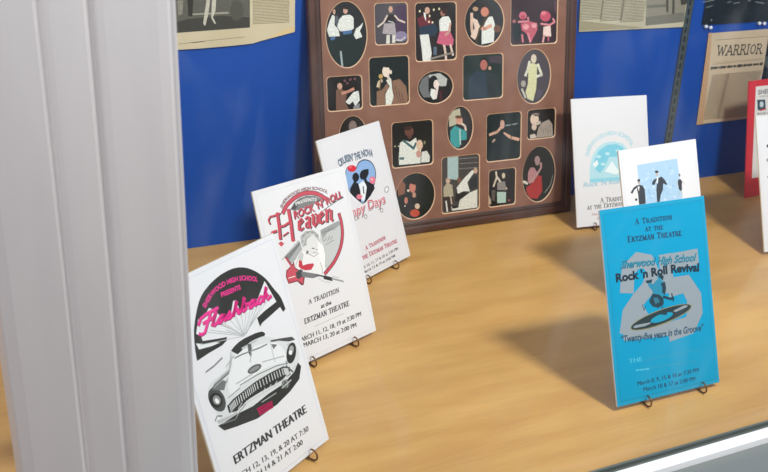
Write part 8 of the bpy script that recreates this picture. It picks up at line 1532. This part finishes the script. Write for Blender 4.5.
P['happy'] = programme('theatre_programme', 'happy', WHITE, PAPER, CREAM, '#dcd9d6', 'white programme with a couple silhouetted in a blue heart with red roses')
P['lb'] = programme('theatre_programme', 'lb', WHITE, PAPER, CREAM, '#dfe2e8', 'white programme with a pale cyan arched picture, at the right of the collage frame')
P['dancers'] = programme('theatre_programme', 'dancers', WHITE, PAPER, CREAM, '#dadce4', 'white programme with dancers in black suits on a pale blue square, behind the turquoise one')
P['blue'] = programme('theatre_programme', 'blue', CYANB, CYAN, WHITE, '#007fa8', 'turquoise programme with a large grey 25 and a figure on a record')
P['rw'] = programme('theatre_programme', 'rw', WHITE, PAPER, CREAM, '#e2e4e4', 'white programme cut by the right edge of the view, blank but for small dark shapes')
P['red'] = programme('theatre_programme', 'red', REDC, REDC, REDC, '#d8383f', 'red bordered programme behind the white one at the right edge', z0=0.0006, inset=3.0)
HK = {'flash': (-.25, .29), 'heaven': (-.27, .22), 'happy': (-.27, .2), 'lb': (-.28, .25), 'dancers': (-.25, .25), 'blue': (-.23, .31), 'rw': (-.22, .25)}
EL = {'flash': 'bronze wire easel under the programme with the old car', 'heaven': 'bronze wire easel under the programme with the cherub', 'happy': 'bronze wire easel under the programme with the blue heart',
      'lb': 'bronze wire easel under the programme with the cyan arch', 'dancers': 'bronze wire easel hidden behind the turquoise programme, under the dancers', 'blue': 'bronze wire easel holding the turquoise programme', 'rw': 'bronze wire easel under the white programme at the right edge of the view'}
for k in HK:
    x, y, yaw, lean, W = P[k]; easel(x, y, yaw, lean, W, [h*W for h in HK[k]], EL[k])

# ================================================================ collage frame
FL = 0.1485691; FW, FH, FT = 0.82197*600, 414.0, 12.0
fm = frame_matrix((1, 0, 0), (0, math.sin(FL), math.cos(FL)), (0.82453*U, D-0.12*U, FT*0.001*math.sin(FL)+0.0003))
frame = tag(empty('collage_frame', fm), 'dark wooden frame holding a brown mat with many small show photographs', 'picture frame')
WALNUT = noisy('dark_walnut_moulding', '#553429', '#3c241b', 14, (1, 1, 1), 0.38, 0, 6, 0.3, 0.7, 0.0, 0.5)
DARKW = mat('dark_inner_lip', '#33211a', 0.5)
MATB = noisy('brown_leatherette_mat', '#8a614f', '#7c5545', 40, (1, 1, 1), 0.55, 0, 6, 0.3, 0.7, 0.0, 0.4); RIM = mat('cream_mat_bevel', '#dcb795', 0.5)
def moulding():
    prof = [(0, -12, WALNUT), (0, -1.5, WALNUT), (1.5, 0, WALNUT), (9, 0.2, WALNUT), (12, -0.8, WALNUT), (13, -1.6, DARKW), (15.5, -1.4, WALNUT), (18, -1.8, DARKW), (20.5, -3.2, DARKW), (20.5, -5.6, DARKW)]
    mb = MB()
    for i in range(len(prof)-1):
        (a, za, m), (b, zb, _) = prof[i], prof[i+1]
        ra = [(a, a), (FW-a, a), (FW-a, FH-a), (a, FH-a)]; rb = [(b, b), (FW-b, b), (FW-b, FH-b), (b, FH-b)]
        mb.add([(x, y, za) for x, y in ra]+[(x, y, zb) for x, y in rb], [(k, (k+1) % 4, 4+(k+1) % 4, 4+k) for k in range(4)], m)
    return mb
to_m(moulding().build('moulding', frame))
mb = MB(); mb.box(1, FW-1, 1, FH-1, -11.9, -6.4, mat('brown_backing_board', '#6a5138', 0.8)); to_m(mb.build('backing_board', frame))
def shape(kind, c, hw, hh, n=40):
    if kind == 'e': return [(c[0]+hw*math.cos(2*math.pi*i/n), c[1]+hh*math.sin(2*math.pi*i/n)) for i in range(n)]
    r = min(6.0, hw*.3); pts = []
    for cx, cy, a0 in ((c[0]+hw-r, c[1]+hh-r, 0), (c[0]-hw+r, c[1]+hh-r, 90), (c[0]-hw+r, c[1]-hh+r, 180), (c[0]+hw-r, c[1]-hh+r, 270)):
        pts += [(cx+r*math.cos(math.radians(a0+k*15)), cy+r*math.sin(math.radians(a0+k*15))) for k in range(7)]
    return pts
MZ = -3.6
def build_mat():
    cu = bpy.data.curves.new('mat', 'CURVE'); cu.dimensions = '2D'; cu.fill_mode = 'BOTH'
    def sp(pts):
        s = cu.splines.new('POLY'); s.points.add(len(pts)-1); s.use_cyclic_u = True
        for i, p in enumerate(pts): s.points[i].co = (p[0], p[1], 0, 1)
    sp([(20.3, 20.3), (FW-20.3, 20.3), (FW-20.3, FH-20.3), (20.3, FH-20.3)])
    for kind, c, hw, hh, lab, bgc, art in DATA['open']: sp(shape(kind, c, hw+1.2, hh+1.2))
    cu.extrude = 0.6; o = bpy.data.objects.new('mat', cu); C.objects.link(o); bpy.context.view_layer.update()
    me = o.evaluated_get(bpy.context.evaluated_depsgraph_get()).to_mesh(); mb = MB()
    mb.add([(v.co.x, v.co.y, v.co.z+MZ-0.6) for v in me.vertices], [tuple(p.vertices) for p in me.polygons], MATB)
    bpy.data.objects.remove(o)
    for kind, c, hw, hh, lab, bgc, art in DATA['open']:   # cream bevelled edge round every opening
        a = shape(kind, c, hw+1.3, hh+1.3); b = shape(kind, c, hw-0.1, hh-0.1); n = len(a)
        mb.add([(x, y, MZ+0.15) for x, y in a]+[(x, y, MZ-0.9) for x, y in b], [(i, (i+1) % n, n+(i+1) % n, n+i) for i in range(n)], RIM)
    return to_m(mb.build('mat', frame))
build_mat()
def clip_poly(pts, shp):
    """cut a drawn shape to the convex outline of its photograph"""
    n = len(shp); out = [Vector(p) for p in pts]
    for i in range(n):
        a = Vector(shp[i]); b = Vector(shp[(i+1) % n]); e = b-a
        if e.length < 1e-6: continue
        side = lambda p: e.x*(p.y-a.y)-e.y*(p.x-a.x)
        src = out; out = []
        for k in range(len(src)):
            p, q = src[k], src[(k+1) % len(src)]; sp, sq = side(p), side(q)
            if sp >= 0: out.append(p)
            if (sp >= 0) != (sq >= 0): out.append(p+(q-p)*(sp/(sp-sq)))
        if len(out) < 3: return []
    return [tuple(p) for p in out]
for kind, c, hw, hh, lab, bgc, art in DATA['open']:
    mb = MB(); shp = shape(kind, c, hw+1.0, hh+1.0); mb.flat(shp, 0, ink(bgc, 0.3)); z = 0
    n = len(shp); mb.add([(x, y, 0) for x, y in shp]+[(x, y, -0.4) for x, y in shp], [(i, n+i, n+(i+1) % n, (i+1) % n) for i in range(n)], RIM)
    for it, k in zip(art, layers(art)):
        z = 0.008*k; m = ink(it[1], 0.3)
        if it[0] == 'p': q = clip_poly(it[2], shp); mb.flat(q, z, m)
        else:
            for i in range(len(it[3])-1):
                a, b = Vector(it[3][i]), Vector(it[3][i+1]); d = b-a
                if d.length < 1e-6: continue
                d.normalize(); w = it[2]/2; e = Vector((-d.y, d.x))*w; a = a-d*w*.6; b = b+d*w*.6
                q = clip_poly([a-e, b-e, b+e, a+e], shp); mb.flat(q, z, m)
    o = to_m(mb.build('photograph', frame)); o.location = (0, 0, (MZ-1.3)*0.001); o['label'] = lab

# ================================================================ clippings and standard on the back panel
NEWS = noisy('yellowed_newsprint', '#d6cbae', '#c8bc9c', 12, (1, 1, 1), 0.75, 0, 5, 0.3, 0.7, 0, 0.2)
NEWS2 = noisy('greyed_newsprint', '#c4bfa8', '#b6b098', 12, (1, 1, 1), 0.75, 0, 5, 0.3, 0.7, 0, 0.2)
NEWS3 = noisy('tan_newsprint', '#d2bfa0', '#c2b092', 16, (1, 1, 1), 0.75, 0, 5, 0.3, 0.7, 0, 0.2)
BLACKP = mat('glossy_black_print', '#17211f', 0.3)
def sheet(name, key, m, label, cat, off, lines=None, linecol='#8f866c', pitch=2.6, skew=0.0, fold=None):
    d = DATA['wall'][key]; pts = d['outline']; ox = min(p[0] for p in pts); oz = min(p[1] for p in pts)
    root = frame_matrix((1, 0, 0), (0, 0, 1), (ox*.001, D-off, oz*.001)); mb = MB(); q = [(x-ox, y-oz) for x, y in pts]
    mb.flat(q, 0, m); n = len(q)
    if sum(q[i][0]*q[(i+1) % n][1]-q[(i+1) % n][0]*q[i][1] for i in range(n)) < 0: q = q[::-1]
    mb.add([(x, y, 0) for x, y in q]+[(x, y, -0.3) for x, y in q], [(i, n+i, n+(i+1) % n, (i+1) % n) for i in range(n)], m)
    sh = lambda P: [[x-ox, y-oz] for x, y in P]
    if fold: mb.flat(sh(fold), 0.03, mat('aged_fold', '#d9c394', 0.75))
    rnd = random.Random(len(label)); L = ink(linecol)
    for (xa, za), (xb, zb) in (lines or []):      # columns of small print, one short bar per word
        z = za
        while z > zb:
            x = xa
            while x < xb-0.8:
                w = min(rnd.uniform(1.5, 5.5), xb-x); s = (za-z)*skew; dz = (x-xa)*0.01
                mb.stroke([(x-ox+s, z-oz+dz), (x+w-ox+s, z-oz+dz)], pitch*.42, 0.05, L); x += w+rnd.uniform(.8, 1.3)
            z -= pitch
    art = [[it[0], it[1]]+([sh(it[2])] if it[0] == 'p' else [it[2], sh(it[3])] if it[0] == 's' else it[2:6]+[sh(it[6])]) for it in d['art']]
    draw(mb, art, 0.06, 0.008, 0.7 if m.name != 'glossy_black_print' else 0.3); o = to_m(mb.build(name)); o.matrix_world = root
    return tag(o, label, cat)
Wd = DATA['wall']
Wd['npL']['outline'] = [[240, 317]]+Wd['npL']['outline'][:6]+[[479, 520], [240, 520]]
Wd['npM']['outline'] = Wd['npM']['outline'][:2]+[[1264, 500], [1000, 500], [1004, 372]]
Wd['photo']['outline'] = [[1293, 314.5], [1484, 315.9], [1500, 480], [1290, 480]]
cols = Wd['npL']['cols']
sheet('newspaper_clipping', 'npL', NEWS, 'yellowed newspaper clipping with a large grey photo, beside the left stile', 'newspaper', 0.0035, cols, '#6b6148', 2.2, 0.0, [(432, 326.5), (477.9, 335.9), (478.3, 345), (455, 338), (440, 331)])
sheet('newspaper_clipping', 'npM', NEWS2, 'newspaper clipping in columns directly right of the collage frame', 'newspaper', 0.0030, Wd['npM']['cols'], '#5f5a48', 2.7)
sheet('printed_photograph', 'photo2', BLACKP, 'dark photograph mostly hidden behind the right edge of the WARRIOR newspaper', 'photograph', 0.0012)
sheet('newspaper_clipping', 'war', NEWS3, 'tan newspaper front page headed WARRIOR', 'newspaper', 0.0030, Wd['war']['cols'], '#5c5543', 2.4, -0.055)
sheet('printed_photograph', 'photo', BLACKP, 'black glossy photograph with white streaks pinned above the WARRIOR newspaper', 'photograph', 0.0026)
PEARL = mat('pearl_white_plastic', '#dfe6ea', 0.25)
for i, (x, z) in enumerate(Wd['pins']):
    bm = bmesh.new(); bmesh.ops.create_uvsphere(bm, u_segments=16, v_segments=10, radius=0.0034)
    bm2 = bmesh.ops.create_cone(bm, cap_ends=True, segments=8, radius1=0.0007, radius2=0.0007, depth=0.006, matrix=Matrix.Translation((0, .005, 0)) @ Matrix.Rotation(math.pi/2, 4, 'X'))
    me = bpy.data.meshes.new('push_pin'); bm.to_mesh(me); bm.free(); me.materials.append(PEARL); me.polygons.foreach_set('use_smooth', [True]*len(me.polygons))
    o = bpy.data.objects.new('push_pin', me); C.objects.link(o); o.location = (x*.001, D-0.0066, z*.001)
    tag(o, ['white round pin head at the lower left corner of the black photograph, the left one', 'white round pin head at the lower left corner of the black photograph, the right one',
            'white round pin head below the black photograph toward its right end, the left one', 'white round pin head below the black photograph toward its right end, the right one'][i], 'pin', 'white pins under the black photograph')
# slotted upright
SM = mat('grey_green_slotted_steel', '#5c6a68', 0.4, 0.5); SD = mat('dark_slot', '#20282b', 0.6)
mb = MB(); w = 6.5
mb.box(-w, w, 0, 900, 0.0, 3.0, SM); mb.box(-w-1.2, -w, 0, 900, 0, 4.6, SM); mb.box(w, w+1.2, 0, 900, 0, 4.6, SM)
z = 12
while z < 890: mb.box(-2.6, 2.6, z, z+11, 3.0, 3.12, SD); z += 17
o = to_m(mb.build('slotted_shelf_upright')); o.matrix_world = frame_matrix((1, 0, 0), (0, 0, 1), (1.2585, D-0.0002, 0.0004)) @ Matrix.Rotation(0.012, 4, 'Z')
tag(o, 'grey green slotted metal shelf upright on the blue panel', 'shelf upright')
